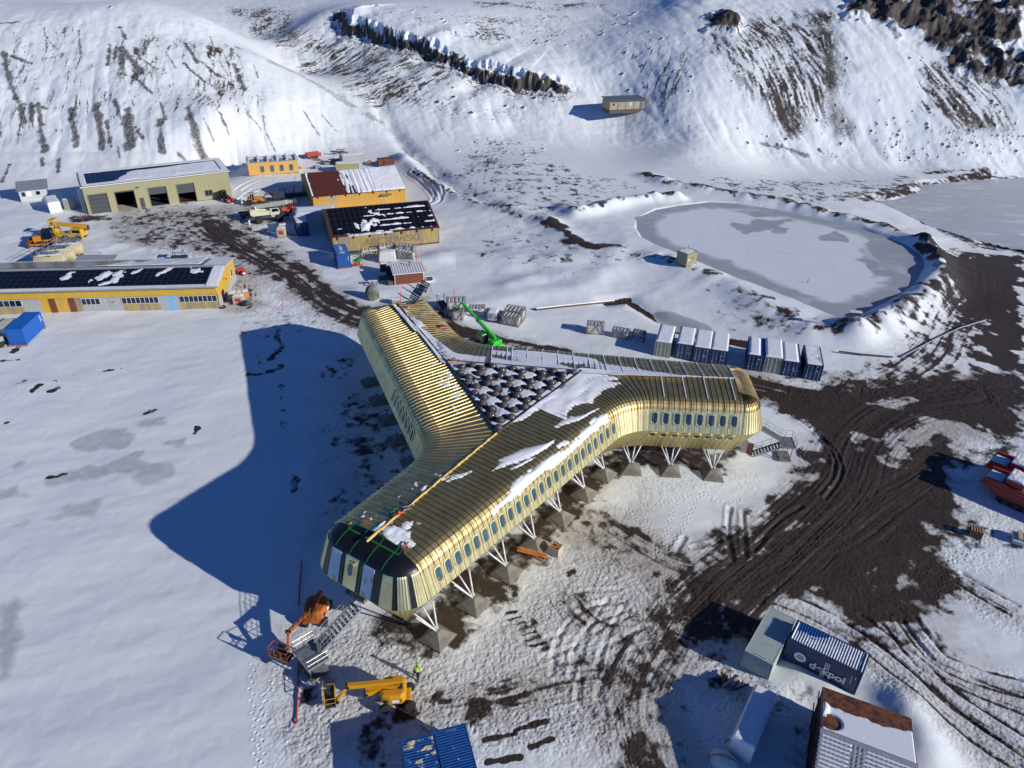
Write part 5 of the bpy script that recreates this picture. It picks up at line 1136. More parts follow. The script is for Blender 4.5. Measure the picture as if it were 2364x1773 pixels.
# long yellow building with solar roof, at the left edge
H4 = empty('workshop_building', (-83.03, 106.26, 0), R(6.9), 'long yellow ribbed metal building with solar roof and three window bands', 'building')
X0, X1, DD = -7.0, 34.0, 12.6
R4 = lambda y: 4.1 + (5.1 - 4.1) * (y / 6.4 if y < 6.4 else (DD - y) / (DD - 6.4))
m = MB(); m.corr((X0, 0), (X1, 0), 2.62, 4.1, (0, -1), .26, .035); m.build('upper_wall', 'yellow_wall', H4)
segs = [(X0, -.6, 'yellow_old'), (3.2, 6.0, 'grey_sheet'), (6.0, 7.3, 'yellow_wall'), (8.3, 10.3, 'yellow_wall'), (11.3, 12.3, 'yellow_old'), (15.3, 16.6, 'grey_sheet'), (17.7, 18.6, 'grey_sheet'), (24.5, 25.6, 'grey_sheet'), (25.6, 27.1, 'blue_sheet'), (27.1, 27.7, 'grey_sheet'), (33.8, X1, 'yellow_old')]
for a, b, k in segs: m = MB(); m.corr((a, .12), (b, .12), 0, 2.62, (0, -1), .2, .03); m.build('wall_panel', k, H4)
for a, b, k in ((-.6, 3.2, 'yellow_old'), (12.3, 15.3, 'grey_sheet'), (18.6, 24.5, 'yellow_old'), (27.7, 33.8, 'yellow_old')):
    m = MB(); m.corr((a, .12), (b, .12), 0, 1.3, (0, -1), .2, .03); m.corr((a, .12), (b, .12), 2.42, 2.62, (0, -1), .2, .03); m.build('wall_panel', k, H4)
for a, b, n_ in ((-.5, 3.1, 3), (12.4, 15.2, 3), (18.7, 24.4, 7), (27.8, 33.7, 7)): opening(H4, a, b, 1.36, 2.38, .1, bars=n_)
for a, b, k, z1 in ((7.3, 8.3, 'brown_board', 2.4), (10.3, 11.3, 'brown_board', 2.3), (16.6, 17.7, 'grey_sheet', 2.5)): MB().box(a, b, .06, .2, 0, z1).box(a, b, .12, .2, z1, 2.62).build('door', k, H4)
MB().box(17.0, 17.35, .04, .06, 1.5, 1.85).build('warning_sign', 'lift_orange', H4)
m = MB(); m.corr((X1, 0), (X1, 6.4), lambda u: 1.7 - .12 * u, R4, (1, 0), .26, .03); m.corr((X1, 6.4), (X1, DD), 1.3, lambda u: R4(6.4 + u), (1, 0), .26, .03); m.build('gable_wall', 'yellow_wall', H4)
m = MB(); m.corr((X1, 0), (X1, DD), 0, lambda u: 1.7 - .12 * min(u, 6.4) if u < 6.4 else 1.3, (1, 0), .26, .03); m.build('gable_base', 'grey_sheet', H4)
m = MB(); m.corr((X0, DD), (X0, 0), 0, lambda u: R4(DD - u), (-1, 0), .26); m.build('gable_wall', 'yellow_wall', H4)
m = MB(); m.corr((X1, DD), (X0, DD), 0, 4.1, (0, 1), .26); m.build('back_wall', 'yellow_wall', H4)
MB().box(X1 + .02, X1 + .1, 2.2, 3.5, 0, 2.1).build('doorway', 'black', H4); MB().box(X1 + .02, X1 + .12, 9.3, 10.3, 1.7, 3.2).build('window', 'white_steel', H4); MB().box(X1 + .08, X1 + .14, 9.45, 10.15, 1.85, 3.05).build('pane', 'glass', H4)
m = MB(); m.bar((X1 + .05, 4.6, 3.5), (X1 + .6, 4.6, 3.5), .08); m.bar((X1 + .6, 4.6, 3.5), (X1 + .6, 4.6, 3.2), .12); m.build('lamp', 'rust', H4)
m = MB(); roof_slope(m, X0 - .3, X1 + .4, (-.4, 4.1), (6.4, 5.16), .28); roof_slope(m, X0 - .3, X1 + .4, (DD + .3, 4.1), (6.4, 5.16), .28); m.build('roof', 'roof_white', H4)
m = MB(); m.add([(X0, 5.9, 5.12), (X1 + .4, 5.9, 5.12), (X1 + .4, 6.4, 5.30), (X0, 6.4, 5.30), (X1 + .4, 6.9, 5.12), (X0, 6.9, 5.12)], [(0, 1, 2, 3), (3, 2, 4, 5)]); m.build('ridge_cap', 'roof_grey', H4)
m = MB(); m.box(X0, X1 + .4, -.55, -.4, 3.98, 4.12); m.build('gutter', 'roof_grey', H4)
solar('solar_array', (X0, .5, 4.25), (39.3, 0, 0), (0, 5.3, .87), 38, 4, H4, .07)
solar('solar_array', (X0, 7.1, 5.1), (37.5, 0, 0), (0, 5.0, -.83), 34, 3, H4, .07)
m = MB(); snow_patch(m, (8, .5, 4.36), (24.0, 0, 0), (0, 5.3, .87), 220, 60, lambda a, b: np.maximum.reduce([.15 - np.hypot((a - cx) / wx, (b - cy - (a - cx) * sk) / wy) * .15 + (fbm(a * 30, b * 6, 3, 4) - .5) * .22 for cx, cy, wx, wy, sk in ((.06, .5, .05, .3, 4), (.30, .55, .06, .3, 5), (.40, .45, .05, .5, 0), (.50, .75, .05, .16, 3), (.34, .12, .08, .12, 2), (.69, .72, .07, .16, 4), (.92, .78, .07, .2, 0))]) - .05, .075); m.build('roof_snow', 'snow', H4, smooth=True)
m = MB(); snow_patch(m, (4, 7.0, 5.2), (26.0, 0, 0), (0, 5.2, -.87), 180, 50, lambda a, b: .10 - .3 * (1 - sst(.0, .9, a + .5 * (.6 - b))) + (fbm(a * 14, b * 3, 3, 4) - .5) * .24, .075); m.build('roof_snow', 'snow', H4, smooth=True)
m = MB(); snow_patch(m, (32.4, -.3, 4.17), (1.9, 0, 0), (0, 6.5, 1.05), 16, 40, lambda a, b: .05 + (fbm(a * 5, b * 8, 2, 4) - .5) * .08, .05); m.build('roof_snow', 'snow', H4, smooth=True)
MB().cyl((15.6, 6.4, 5.2), (15.6, 6.4, 7.2), .035).build('mast', 'grey_steel', H4)
# pine-clad module with four windows
H5 = empty('timber_module', (-70.29, 190.88, .25), R(20.6), 'golden pine clad module with four narrow windows and roof fins', 'cabin')
w5, l5, h5 = 12.7, 5.9, 3.25
m = MB(); m.box(0, w5, 0, l5, 0, h5); m.build('wall', 'pine', H5)
m = MB(); m.box(-.12, w5 + .12, -.12, l5 + .12, h5, h5 + .12); m.build('roof', 'faded_blue', H5)
for k in range(6): MB().box(.1 + k * 2.42, .45 + k * 2.42, -.1, l5 + .1, h5 + .12, h5 + .55).build('roof_fin', 'roof_white', H5)
m = MB(); snow_patch(m, (.5, .1, h5 + .13), (w5 - 1, 0, 0), (0, l5 - .2, 0), 60, 30, lambda a, b: .05 + (fbm(a * 12, b * 4, 3, 4) - .5) * .16 - .08 * (1 - b), .0); m.build('roof_snow', 'snow', H5, smooth=True)
for x in (3.1, 5.6, 8.05, 10.5): opening(H5, x, x + .75, .75, 2.15, 0, pane='blue_glass', fr='olive_dark', w=.12)
m = MB(); [m.box(x, x + .5, -.05, l5, -.5, 0) for x in (.3, 3.4, 6.6, 9.8, 12.0)]; m.build('skid', 'dark_timber', H5)
# small grey hut beyond the olive hall
H6 = empty('hut', (-115.18, 165.24, 0), R(29.9), 'small pale grey hut with dark lean-to roof left of the olive hall', 'hut')
m = MB(); m.box(0, 5.6, 0, 5.4, 0, 2.7); m.prism_x([(0, 2.7), (5.4, 2.7), (5.4, 3.2)], 0, 5.6); m.build('wall', 'hut_grey', H6)
m = MB(); roof_slope(m, -.4, 6.1, (-.6, 2.72), (5.8, 3.34), .5); m.build('roof', 'roof_grey', H6)
opening(H6, .5, 1.2, 1.2, 2.2, 0, fr='hut_grey'); opening(H6, 3.4, 4.2, 1.3, 2.1, 0, fr='hut_grey'); MB().box(1.4, 2.5, -.05, .02, 1.1, 2.3).build('shutter', 'container_white', H6)
m = MB(); [m.box(x, x + .3, .1, 5.2, -.6, 0) for x in (.3, 2.6, 5.0)]; m.build('skid', 'dark_timber', H6)
# brown hut with white ribbed roof
H7 = empty('hut', (-21.55, 121.35, 0), R(16.9), 'small brown boarded hut with white ribbed roof', 'hut')
m = MB(); m.box(0, 5.3, 0, 3.0, .1, 2.45); m.build('wall', 'brown_board', H7)
m = MB(); [m.box(x - .06, x + .06, -.05, .08, 0, 2.45) for x in (.03, 5.27)]; m.box(-.06, 0, -.05, 3.0, 2.3, 2.5); m.build('corner_trim', 'white_steel', H7)
m = MB(); roof_slope(m, -.35, 5.65, (-.55, 2.5), (3.3, 2.95), .45, .05); m.build('roof', 'roof_white', H7)
m = MB(); m.box(-.35, 5.65, -.68, -.55, 2.36, 2.54); m.build('fascia', 'white_steel', H7)
m = MB(); m.cyl((3.1, 1.9, 2.7), (3.1, 1.9, 3.6), .07); m.cyl((3.1, 1.9, 3.6), (3.1, 1.9, 3.75), .14); m.build('flue', 'dark_steel', H7)
m = MB(); m.box(-1.2, -.1, .2, 2.4, 0, .9); m.build('side_box', 'dark_timber', H7)
# olive hut on the pond bank
zz = HZ(33.3, 128.3) - .1
H8 = empty('pump_hut', (31.9, 127.3, zz), R(36.8), 'small olive metal hut standing on the bank of the frozen pond', 'hut')
w8, l8, h8 = 2.75, 2.4, 2.45
m = MB(); m.corr((0, 0), (w8, 0), 0, h8, (0, -1), .18, .03); m.corr((w8, 0), (w8, l8), 0, h8, (1, 0), .18, .03); m.corr((w8, l8), (0, l8), 0, h8, (0, 1), .18, .03); m.corr((0, l8), (0, 0), 0, h8, (-1, 0), .18, .03); m.build('wall', 'olive', H8)
m = MB(); [m.box(x - .05, x + .05, y - .05, y + .05, 0, h8 + .04) for x in (0, w8) for y in (0, l8)]; m.box(-.05, w8 + .05, -.05, .05, h8 - .08, h8 + .05); m.box(-.05, w8 + .05, l8 - .05, l8 + .05, h8 - .08, h8 + .05); m.box(-.05, .05, 0, l8, h8 - .08, h8 + .05); m.box(w8 - .05, w8 + .05, 0, l8, h8 - .08, h8 + .05); m.box(-.05, w8 + .05, -.05, .05, 0, .12); m.build('frame', 'olive_dark', H8)
MB().box(.03, w8 - .03, .03, l8 - .03, h8 - .05, h8).build('roof', 'roof_grey', H8)
m = MB(); snow_patch(m, (.1, .1, h8), (w8 - .2, 0, 0), (0, l8 - .2, 0), 30, 30, lambda a, b: .03 + (fbm(a * 4, b * 4, 3, 6) - .5) * .12); m.build('roof_snow', 'snow', H8, smooth=True)
m = MB(); m.cyl((.55, -.06, 1.25), (.55, -.03, 1.25), .2, n=16); m.build('round_mark', 'mark_white', H8); MB().box(1.0, 1.9, -.05, -.03, 1.42, 1.52).build('dark_mark', 'black', H8)
MB().cyl((2.5, 2.1, h8), (2.5, 2.1, h8 + .8), .03).build('antenna', 'dark_steel', H8)
# timber cabin on the slope
zc = max(HZ(28, 233.6), HZ(39, 237.6)) - .3
H9 = empty('cabin', (27.9, 233.6, zc), R(18.9), 'lone weathered timber cabin standing on the far snow slope', 'cabin')
m = MB(); m.box(0, 12, 0, 5.4, .35, 2.85); m.build('wall', 'cabin_board', H9)
m = MB(); roof_slope(m, -.4, 12.4, (-.5, 3.05), (5.8, 3.4), .5, .03, .14); m.build('roof', 'cabin_roof', H9)
m = MB(); [m.box(x, x + .12, -.06, .02, .2, 3.0) for x in (0, 2.7, 5.4, 8.2, 10.3, 11.88)]; m.box(0, 12, -.05, .02, 2.55, 3.0); m.build('batten', 'dark_timber', H9)
opening(H9, 1.1, 1.7, 1.5, 2.3, 0, fr='pine', w=.12); opening(H9, 3.6, 4.7, 1.4, 2.3, 0, fr='cabin_board', pane='cabin_board', w=.1); opening(H9, 6.6, 7.5, 1.4, 2.3, 0, fr='pale_timber', pane='tarp', w=.12)
MB().box(10.5, 11.5, -.04, .02, .4, 2.5).build('door', 'cabin_roof', H9)
m = MB(); m.box(.2, 11.8, .2, 5.2, -.8, .35); m.build('plinth', 'dark_timber', H9)
# rusty shed in the lower right corner
HA = empty('shed', (20.97, 28.0, 0), R(-24.4), 'rusty brown shed with half-snowed roof beside the blue lettered container', 'shed')
gable(HA, 6.3, 9.7, 3.35, 4.6, 'rust_wall', 'roof_grey', .3, ov=.06)
m = MB(); m.add([(0.0, 4.88, 4.72), (6.3, 4.88, 4.72), (6.3, 9.76, 3.46), (0.0, 9.76, 3.46)], [(0, 1, 2, 3)]); m.add([(0.0, 9.76, 3.46), (6.3, 9.76, 3.46), (6.3, 9.76, 3.2), (0.0, 9.76, 3.2)], [(0, 1, 2, 3)]); m.build('rusty_sheet', 'rust', HA)
m = MB(); snow_patch(m, (0.03, 4.95, 4.72), (6.2, 0, 0), (0, 4.8, -1.24), 90, 80, lambda a, b: .10 - .34 * sst(.50, .62, b + (fbm(a * 6, b * 4, 3, 3) - .5) * .25 - .10 * sst(.7, 1, a)) + .20 * (1 - sst(.03, .09, a)) * sst(.2, .3, b) - .28 * (1 - sst(.16, .2, np.hypot((a - .07) * 1.2, b - .2))), .015); m.build('roof_snow', 'snow', HA, smooth=True)
m = MB(); rows = []
for k in range(17):
    f = k / 16; rows += [[(x, 4.8 * f + dy, 3.40 + 1.22 * f + h_) for x in (-.05, 2.2, 6.35)] for dy, h_ in ((0, .02), (.10, .09), (.17, .09), (.26, .02))]
m.grid(rows); m.build('ribbed_sheet', 'roof_grey', HA)
m = MB(); snow_patch(m, (0, .02, 3.45), (6.3, 0, 0), (0, 4.75, 1.2), 60, 230, lambda a, b: .06 * np.sin((b * 4.75 - .02) / .30 * 6.283 + 2.6) - .004 - .06 * (np.abs(a - .33 - b * .08) < .075) + (fbm(a * 9, b * 9, 2, 5) - .5) * .03, .015); m.build('roof_snow', 'snow', HA, smooth=True)
m = MB(); [m.bar((-.25, y, .2), (-.12, y + 1.2, 3.2), .07) for y in (1, 3.4, 5.6, 7.6)]; m.bar((-.2, .3, 3.1), (-.2, 9.5, 3.1), .08); m.bar((-.25, .3, 1.6), (-.25, 9.5, 1.6), .08); m.build('wall_brace', 'rust_wall', HA)

# ------------------------------------------------------------------ shipping containers
def container(loc, yaw, label, body='blue', door_end='near', w=2.44, l=6.06, h=2.59, roof=None, snow=None, group=None, marks=None, name='shipping_container', fr=None):
    c = empty(name, loc, yaw, label, 'container', group); fr = fr or body; p = .06
    f = MB(); q = .09
    for x in (0, w - q):
        for y in (0, l - q): f.box(x, x + q, y, y + q, 0, h)
    for z0, z1 in ((.0, .14), (h - .1, h)):
        f.box(q, w - q, 0, .07, z0, z1); f.box(q, w - q, l - .07, l, z0, z1); f.box(0, .07, q, l - q, z0, z1); f.box(w - .07, w, q, l - q, z0, z1)
    for x in (-.008, w - .152):
        for y in (-.008, l - .172):
            for z in (-.004, h - .112): f.box(x, x + .16, y, y + .18, z, z + .118)
    f.build('frame', fr, c)
    m = MB(); m.corr((.05, l - .1), (.05, .1), .14, h - .1, (-1, 0), .26, .036); m.build('side_panel', body, c)
    m = MB(); m.corr((w - .05, .1), (w - .05, l - .1), .14, h - .1, (1, 0), .26, .036); m.build('side_panel', body, c)
    yd, yo, s = (.05, l - .05, -1) if door_end == 'near' else (l - .05, .05, 1)
    m = MB()
    a, b = ((w - .1, yo), (.1, yo)) if s < 0 else ((.1, yo), (w - .1, yo)); m.corr(a, b, .14, h - .1, (0, -s), .26, .036); m.build('end_panel', body, c)
    m = MB(); n = 27; pt = []
    for k in range(n):
        y0 = .1 + (l - .2) * k / n; d = (l - .2) / n; pt += [(y0, 0), (y0 + d * .45, 0), (y0 + d * .55, .042), (y0 + d * .9, .042)]
    pt.append((l - .1, 0)); m.grid([[(.07, y, h - .04 + z), (w / 2, y, h - .03 + z), (w - .07, y, h - .04 + z)] for y, z in pt]); m.build('roof', roof or body, c)
    for x0, x1 in ((.1, w / 2 - .01), (w / 2 + .01, w - .1)):
        d = MB(); d.box(x0, x1, min(yd, yd + s * .03), max(yd, yd + s * .03), .14, h - .1)
        for k in range(4): z0 = .3 + k * .55; d.box(x0 + .1, x1 - .1, min(yd + s * .03, yd + s * .045), max(yd + s * .03, yd + s * .045), z0, z0 + .4)
        d = d.build('door', body, c)
        b = MB()
        for xx in (x0 + (x1 - x0) * .28, x0 + (x1 - x0) * .72):
            b.cyl((xx, yd + s * .07, .16), (xx, yd + s * .07, h - .12), .02, n=6); b.box(xx - .04, xx + .16, min(yd + s * .05, yd + s * .09), max(yd + s * .05, yd + s * .09), 1.05, 1.1)
        b.build('locking_bar', 'galvanised' if body in ('navy', 'blue', 'bright_blue') else 'container_grey', d)
    if marks:
        k = MB(); r_ = random.Random(marks)
        for _ in range(5):
            z = r_.uniform(.9, h - .35); x = w / 2 + r_.uniform(.15, .75); k.box(x, x + r_.uniform(.12, .35), yd - .053 if s < 0 else yd, yd - .048 if s < 0 else yd + .053, z, z + .07)
        k.box(.3, .48, yd - .053, yd - .048, .5, .68); k.build('stencil', 'mark_white', c)
    if snow: m = MB(); snow_patch(m, (.02, .02, h), (w - .04, 0, 0), (0, l - .04, 0), 34, 80, snow); m.build('roof_snow', 'snow', c, smooth=True)
    return c
def bed(t, e=.06, seed=1, right=0.0):
    return lambda a, b: np.minimum(t, 9 * t * np.minimum(np.minimum(a, 1 - right - a), np.minimum(b, 1 - b) * 2.4) - e) + (fbm(a * 3, b * 5, 2, seed) - .5) * .03
ROW = 'shipping containers parked in a row beyond the gold building'
container((21.56, 97.62, -.3), R(-17.0), 'pale grey snow-topped container at the left end of the parked row', 'container_grey', snow=bed(.16, .0, 2), group=ROW)
container((24.70, 97.09, -.3), R(-16.4), 'navy snow-topped container second from the left in the row, beside the left grey one', 'navy', snow=bed(.14, .01, 3), group=ROW, marks=3)
container((27.13, 96.12, -.3), R(-16.3), 'navy container third from the left in the row, sharing its snow with a neighbour', 'navy', snow=bed(.15, -.02, 4), group=ROW, marks=4)
container((29.52, 95.43, -.3), R(-16.3), 'navy container fourth from the left, last before the gap in the row', 'navy', snow=bed(.15, -.02, 5), group=ROW, marks=5)
container((34.58, 94.08, -.3), R(-16.2), 'navy container with a bare blue roof strip, first after the gap in the row', 'navy', roof='bright_blue', snow=bed(.2, .09, 6, .2), group=ROW, marks=6)
container((37.02, 93.35, -.3), R(-15.5), 'grey container with ribbed doors squeezed between two navy ones in the right of the row', 'container_grey', h=2.68, snow=bed(.22, -.02, 7), group=ROW)
container((39.42, 92.58, -.3), R(-15.3), 'navy container with deep drifted snow, right of the squeezed grey container', 'navy', h=2.5, roof='bright_blue', snow=bed(.16, .02, 8, .1), group=ROW, marks=7)
container((42.35, 91.56, -.3), R(-14.8), 'navy container with ribs showing through thin snow at the right end of the row', 'navy', snow=lambda a, b: .035 + .03 * np.sin(b * 170) * (a > .25) + (fbm(a * 3, b * 6, 2, 5) - .5) * .05 - .05 * sst(.6, 1, a) - .3 * (1 - sst(.02, .1, np.minimum(a, 1 - a))) * .3, group=ROW, marks=8)
# blue container by the long yellow building
c = container((-75.59, 95.52, .28), R(5.7), 'bright blue container on orange beams at the left edge by the yellow building', 'bright_blue', 'far')
m = MB(); m.box(-.1, 2.6, -.25, .05, -.28, -.02); m.box(-.1, 2.6, 5.6, 5.9, -.28, -.02); m.build('bearer', 'orange_timber', c)
MB().box(2.475, 2.482, 5.2, 5.3, 1.2, 2.3).box(2.475, 2.482, 5.45, 5.52, 1.5, 2.3).box(2.475, 2.482, 5.6, 5.75, 1.3, 1.45).build('stencil', 'mark_white', c)
def logo(parent, M4, s, name='round_logo'):
    """white disc with a blue d-shaped curl and a small red dot"""
    m = MB(); m.lathe([(s * .5, 0), (s * .5, .006), (.001, .006)], 28); m.v = [tuple(M4 @ Vector(q)) for q in m.v]; o = m.build(name, 'mark_white', parent)
    m = MB(); P = [(-.20, -.22), (-.20, .02), (-.16, .14), (-.04, .18), (.14, .16), (.22, .06), (.20, -.08), (.08, -.14), (-.06, -.12), (-.08, -.03), (.06, -.02)]
    for a, b in zip(P[:-1], P[1:]): m.bar((a[0] * s, a[1] * s, .009), (b[0] * s, b[1] * s, .009), .085 * s, .006)
    m.v = [tuple(M4 @ Vector(q)) for q in m.v]; m.build('curl', 'navy', o)
    m = MB(); m.lathe([(s * .075, 0), (s * .075, .010), (.001, .010)], 12, (s * .36, -s * .36, 0)); m.v = [tuple(M4 @ Vector(q)) for q in m.v]; m.build('red_dot', 'mark_red', o)
c = container((-33.42, 128.72, .15), R(20.6), 'blue container with white roof lettering against the solar warehouse', 'blue', 'far', l=5.95)
Mx = basis((1.15, 3.6, 2.61), (0, 1, 0), (-1, 0, 0)); text_mesh('dekpol', .95, 'mark_white', 'lettering', c, Mx, .004, .02); logo(c, basis((1.15, 1.25, 2.6), (0, 1, 0), (-1, 0, 0)), 1.0)
m = MB(); m.box(-.1, 2.55, -.2, .1, -.2, 0); m.build('bearer', 'orange_timber', c); MB().box(2.0, 2.06, .005, .012, 1.3, 2.2).build('stencil', 'mark_white', c)
# lettered blue container and the pale one across its end
c = container((24.02, 42.06, -.05), R(-35.1 + 90), 'blue container with large white lettering and striped snow on its roof', 'navy', 'far', h=2.95, roof='blue')
c.location = Vector((24.02, 42.06, -.05)) + Vector((math.cos(R(-35.1)) * 6.08, math.sin(R(-35.1)) * 6.08, 0))
m = MB(); snow_patch(m, (.1, .15, 2.93), (2.2, 0, 0), (0, 5.75, 0), 50, 260, lambda a, b: -.035 + .085 * np.sign(np.sin(b * 5.75 / .2165 * 6.283)) * (1 - .4 * (1 - sst(.1, .35, np.abs(b - .5)))) * np.clip(.8 - 1.4 * np.clip(a - .28 - .55 * (1 - sst(.30, .8, b)) * 0 - .4 * sst(.3, .72, 1 - b) , 0, 1), -.3, 1) + .03 * sst(.0, .5, 1 - b) + .09 * (1 - sst(.01, .03, np.minimum(b, 1 - b))) + (fbm(a * 5, b * 12, 2, 3) - .5) * .03, .0)
m.build('roof_snow', 'snow', c, smooth=True)
# the long face seen from the camera is local x = 0; reading direction runs towards -y
text_mesh('dekpol', 1.05, 'mark_white', 'lettering', c, basis((-.028, 2.45, 1.22), (0, -1, 0), (0, 0, 1)), .012, .03, 1.02); logo(c, basis((-.022, 4.75, 1.45), (0, -1, 0), (0, 0, 1)), 1.0)
logo(c, basis((.95, 4.35, 2.945), (0, -1, 0), (1, 0, 0)), .95); text_mesh('dekpol', .9, 'mark_white', 'lettering', c, basis((1.1, 2.2, 2.945), (0, -1, 0), (1, 0, 0)), .004, .02)
m = MB(); m.box(-.03, -.02, .62, .68, 1.3, 2.2); m.box(-.03, -.02, .35, .41, 1.9, 2.3); m.build('stencil', 'mark_white', c)
m = MB()
for k in range(3): m.box(-.03, -.022, 2.6 + k * .14, 2.66 + k * .14, .2 + .1 * k, 1.0); m.box(-.03, -.022, 2.42 + k * .15, 2.5 + k * .15, 1.5, 2.3)
m.build('snow_smear', 'snow', c)
c = container((20.23, 41.25, -.42), R(-36.0), 'pale grey-green container standing across the end of the lettered blue one', 'container_pale', 'far', h=2.59)
m = MB(); [m.box(.75 + k * .14, .82 + k * .14, .16, .24, 2.585, 2.592) for k in range(7)]; m.build('stencil', 'black', c)
# two blue containers cut by the bottom edge
BOT = 'blue containers side by side at the bottom edge'
for (x, y), yw, lb, bd, pat in (((-4.55, 25.25), 17.2, 'clean blue ribbed container at the bottom edge, right of the patched one', 'blue', 0), ((-7.35, 24.55), 16.2, 'blue container with scattered pale patches on its roof at the bottom edge', 'blue', 1)):
    fl = PZ(*((1000.7, 1687.8) if not pat else (924.8, 1711.5)), 2.57); x, y = fl[0] + 6.06 * math.sin(R(yw)), fl[1] - 6.06 * math.cos(R(yw))
    c = container((x, y, -.05), R(yw), lb, bd, 'far', group=BOT, h=2.62)
    m = MB(); [m.box(.9 + k * .1, .96 + k * .1, 5.72, 5.80, 2.585, 2.6) for k in range(8)]; m.build('stencil', 'mark_white', c)
    if pat:
        m = MB(); snow_patch(m, (.1, .1, 2.60), (2.24, 0, 0), (0, 5.8, 0), 60, 150, lambda a, b: (fbm(a * 4, b * 14, 3, 3, .5) - .62) * .35 + .03 * sst(.5, .95, b), .006); m.build('bleached_patch', 'pale_timber', c)
    else:
        m = MB(); [m.lathe([(.09, 0), (.07, .03), (.001, .03)], 10, (xx, yy, 2.59)) for xx, yy in ((1.15, 4.4), (1.3, 3.5))]; m.build('vent', 'pale_timber', c)
# others about the yard
container((-45.66, 145.95, 0), R(22.8), 'navy container in the shade left of the solar warehouse', 'navy', 'near', l=5.0, h=3.0, snow=bed(.1, -.01, 3), fr='navy')
container((-103.82, 157.08, 0), R(38), 'white container with closed doors left of the olive hall', 'container_white', snow=bed(.12, 0, 3), h=2.45)
container((-102.0, 159.62, 0), R(30.4), 'grey container in shade tucked between the white one and the olive hall', 'container_grey', w=2.4, snow=bed(.12, 0, 5), h=2.45)
container((-48.26, 194.89, HZ(-47, 196) - .1), R(14.5 - 90), 'olive ribbed container behind the rusty-roofed warehouse', 'olive', 'far', snow=bed(.12, 0, 5)).location = (-48.26 - .65, 197.4, HZ(-47, 196) - .1)
container((-47.59 , 200.47, HZ(-46, 202) - .1), R(32.3 - 90), 'dark grey container behind the olive ribbed one', 'grey_sheet', 'far', l=6.4, h=2.8, snow=bed(.12, 0, 7)).location = (-47.59 - 1.3, 202.5, HZ(-46, 202) - .1)
# white-roofed lean-to beside the solar warehouse
zz = 0
HB = empty('lean_to', (-47.4, 152.4, 0), R(16), 'low white-roofed lean-to wedged between the two warehouses', 'lean-to')
MB().box(0, 8.2, 0, 4.6, 0, 2.7).build('wall', 'container_white', HB)
m = MB(); m.box(-.1, 8.3, -.1, 4.7, 2.7, 2.78); m.build('roof', 'roof_white', HB)
m = MB(); snow_patch(m, (0, 0, 2.78), (8.2, 0, 0), (0, 4.6, 0), 40, 24, lambda a, b: .1 + .06 * sst(.4, .6, b)); m.build('roof_snow', 'snow', HB, smooth=True)

# ------------------------------------------------------------------ vehicles and plant
def ground(px, py):
    q = G(px, py); return q
def front(a, b):
    """origin, turn and width of a thing whose front bottom edge runs between two photo points"""
    p, q = G(*a), G(*b); d = q - p; return Vector((p[0], p[1], min(p[2], q[2]))), math.atan2(d[1], d[0]), math.hypot(d[0], d[1])
def wheel(parent, c, r, w, axis='y', hub='grey_steel', tyre='rubber', name='wheel'):
    prof = [(r * .55, -w / 2), (r * .93, -w / 2), (r, -w * .36), (r, w * .36), (r * .93, w / 2), (r * .55, w / 2)]
    m = MB().lathe(prof, 20, c, axis)
    for k in range(20):
        t = 2 * math.pi * k / 20; s = (math.cos(t) * r * 1.01, math.sin(t) * r * 1.01)
        if axis == 'y': m.obox((c[0] + s[0], c[1] + (w * .18 if k % 2 else -w * .18), c[2] + s[1]), (.06 * r * 1.6, w * .5, .05), ry=-t)
        else: m.obox((c[0] + (w * .18 if k % 2 else -w * .18), c[1] + s[0], c[2] + s[1]), (w * .5, .06 * r * 1.6, .05), rx=t)
    o = m.build(name, tyre, parent)
    MB().lathe([(.001, -w * .38), (r * .25, -w * .45), (r * .56, -w * .3), (r * .56, w * .3), (r * .25, w * .45), (.001, w * .38)], 14, c, axis).build('hub', hub, o); return o
def railing(m, pts, h=1.0, r=.022, mid=1, posts=1.0):
    up = Vector((0, 0, h)); P = [Vector(p) for p in pts]
    for a, b in zip(P[:-1], P[1:]):
        m.cyl(a + up, b + up, r, n=5)
        for k in range(mid): u2 = up * ((k + 1) / (mid + 1)); m.cyl(a + u2, b + u2, r * .8, n=5)
        n = max(1, int((b - a).length / posts))
        for k in range(n + 1): q = a + (b - a) * k / n; m.cyl(q, q + up, r, n=5)
def basket(parent, c, yaw, w, d, col, h=1.1):
    m = MB(); m.obox((0, 0, .04), (w, d, .08)); o = m.build('basket_floor', 'dark_steel', parent); o.location = c; o.rotation_euler.z = yaw
    m = MB(); railing(m, [(-w/2, -d/2, 0), (w/2, -d/2, 0), (w/2, d/2, 0), (-w/2, d/2, 0), (-w/2, -d/2, 0)], h, .03, 1, .6); m.obox((0, -d / 2, .15), (w, .04, .22)); m.obox((0, d / 2, .15), (w, .04, .22)); m.build('rail', col, o)
    MB().obox((0, d / 2 - .15, .95), (.6, .25, .25)).build('control_panel', 'black', o); return o
def box_beam(name, mt, parent, a, b, w, h, bevel=.02):
    return MB().bar(a, b, w, h).build(name, mt, parent, bevel=bevel)
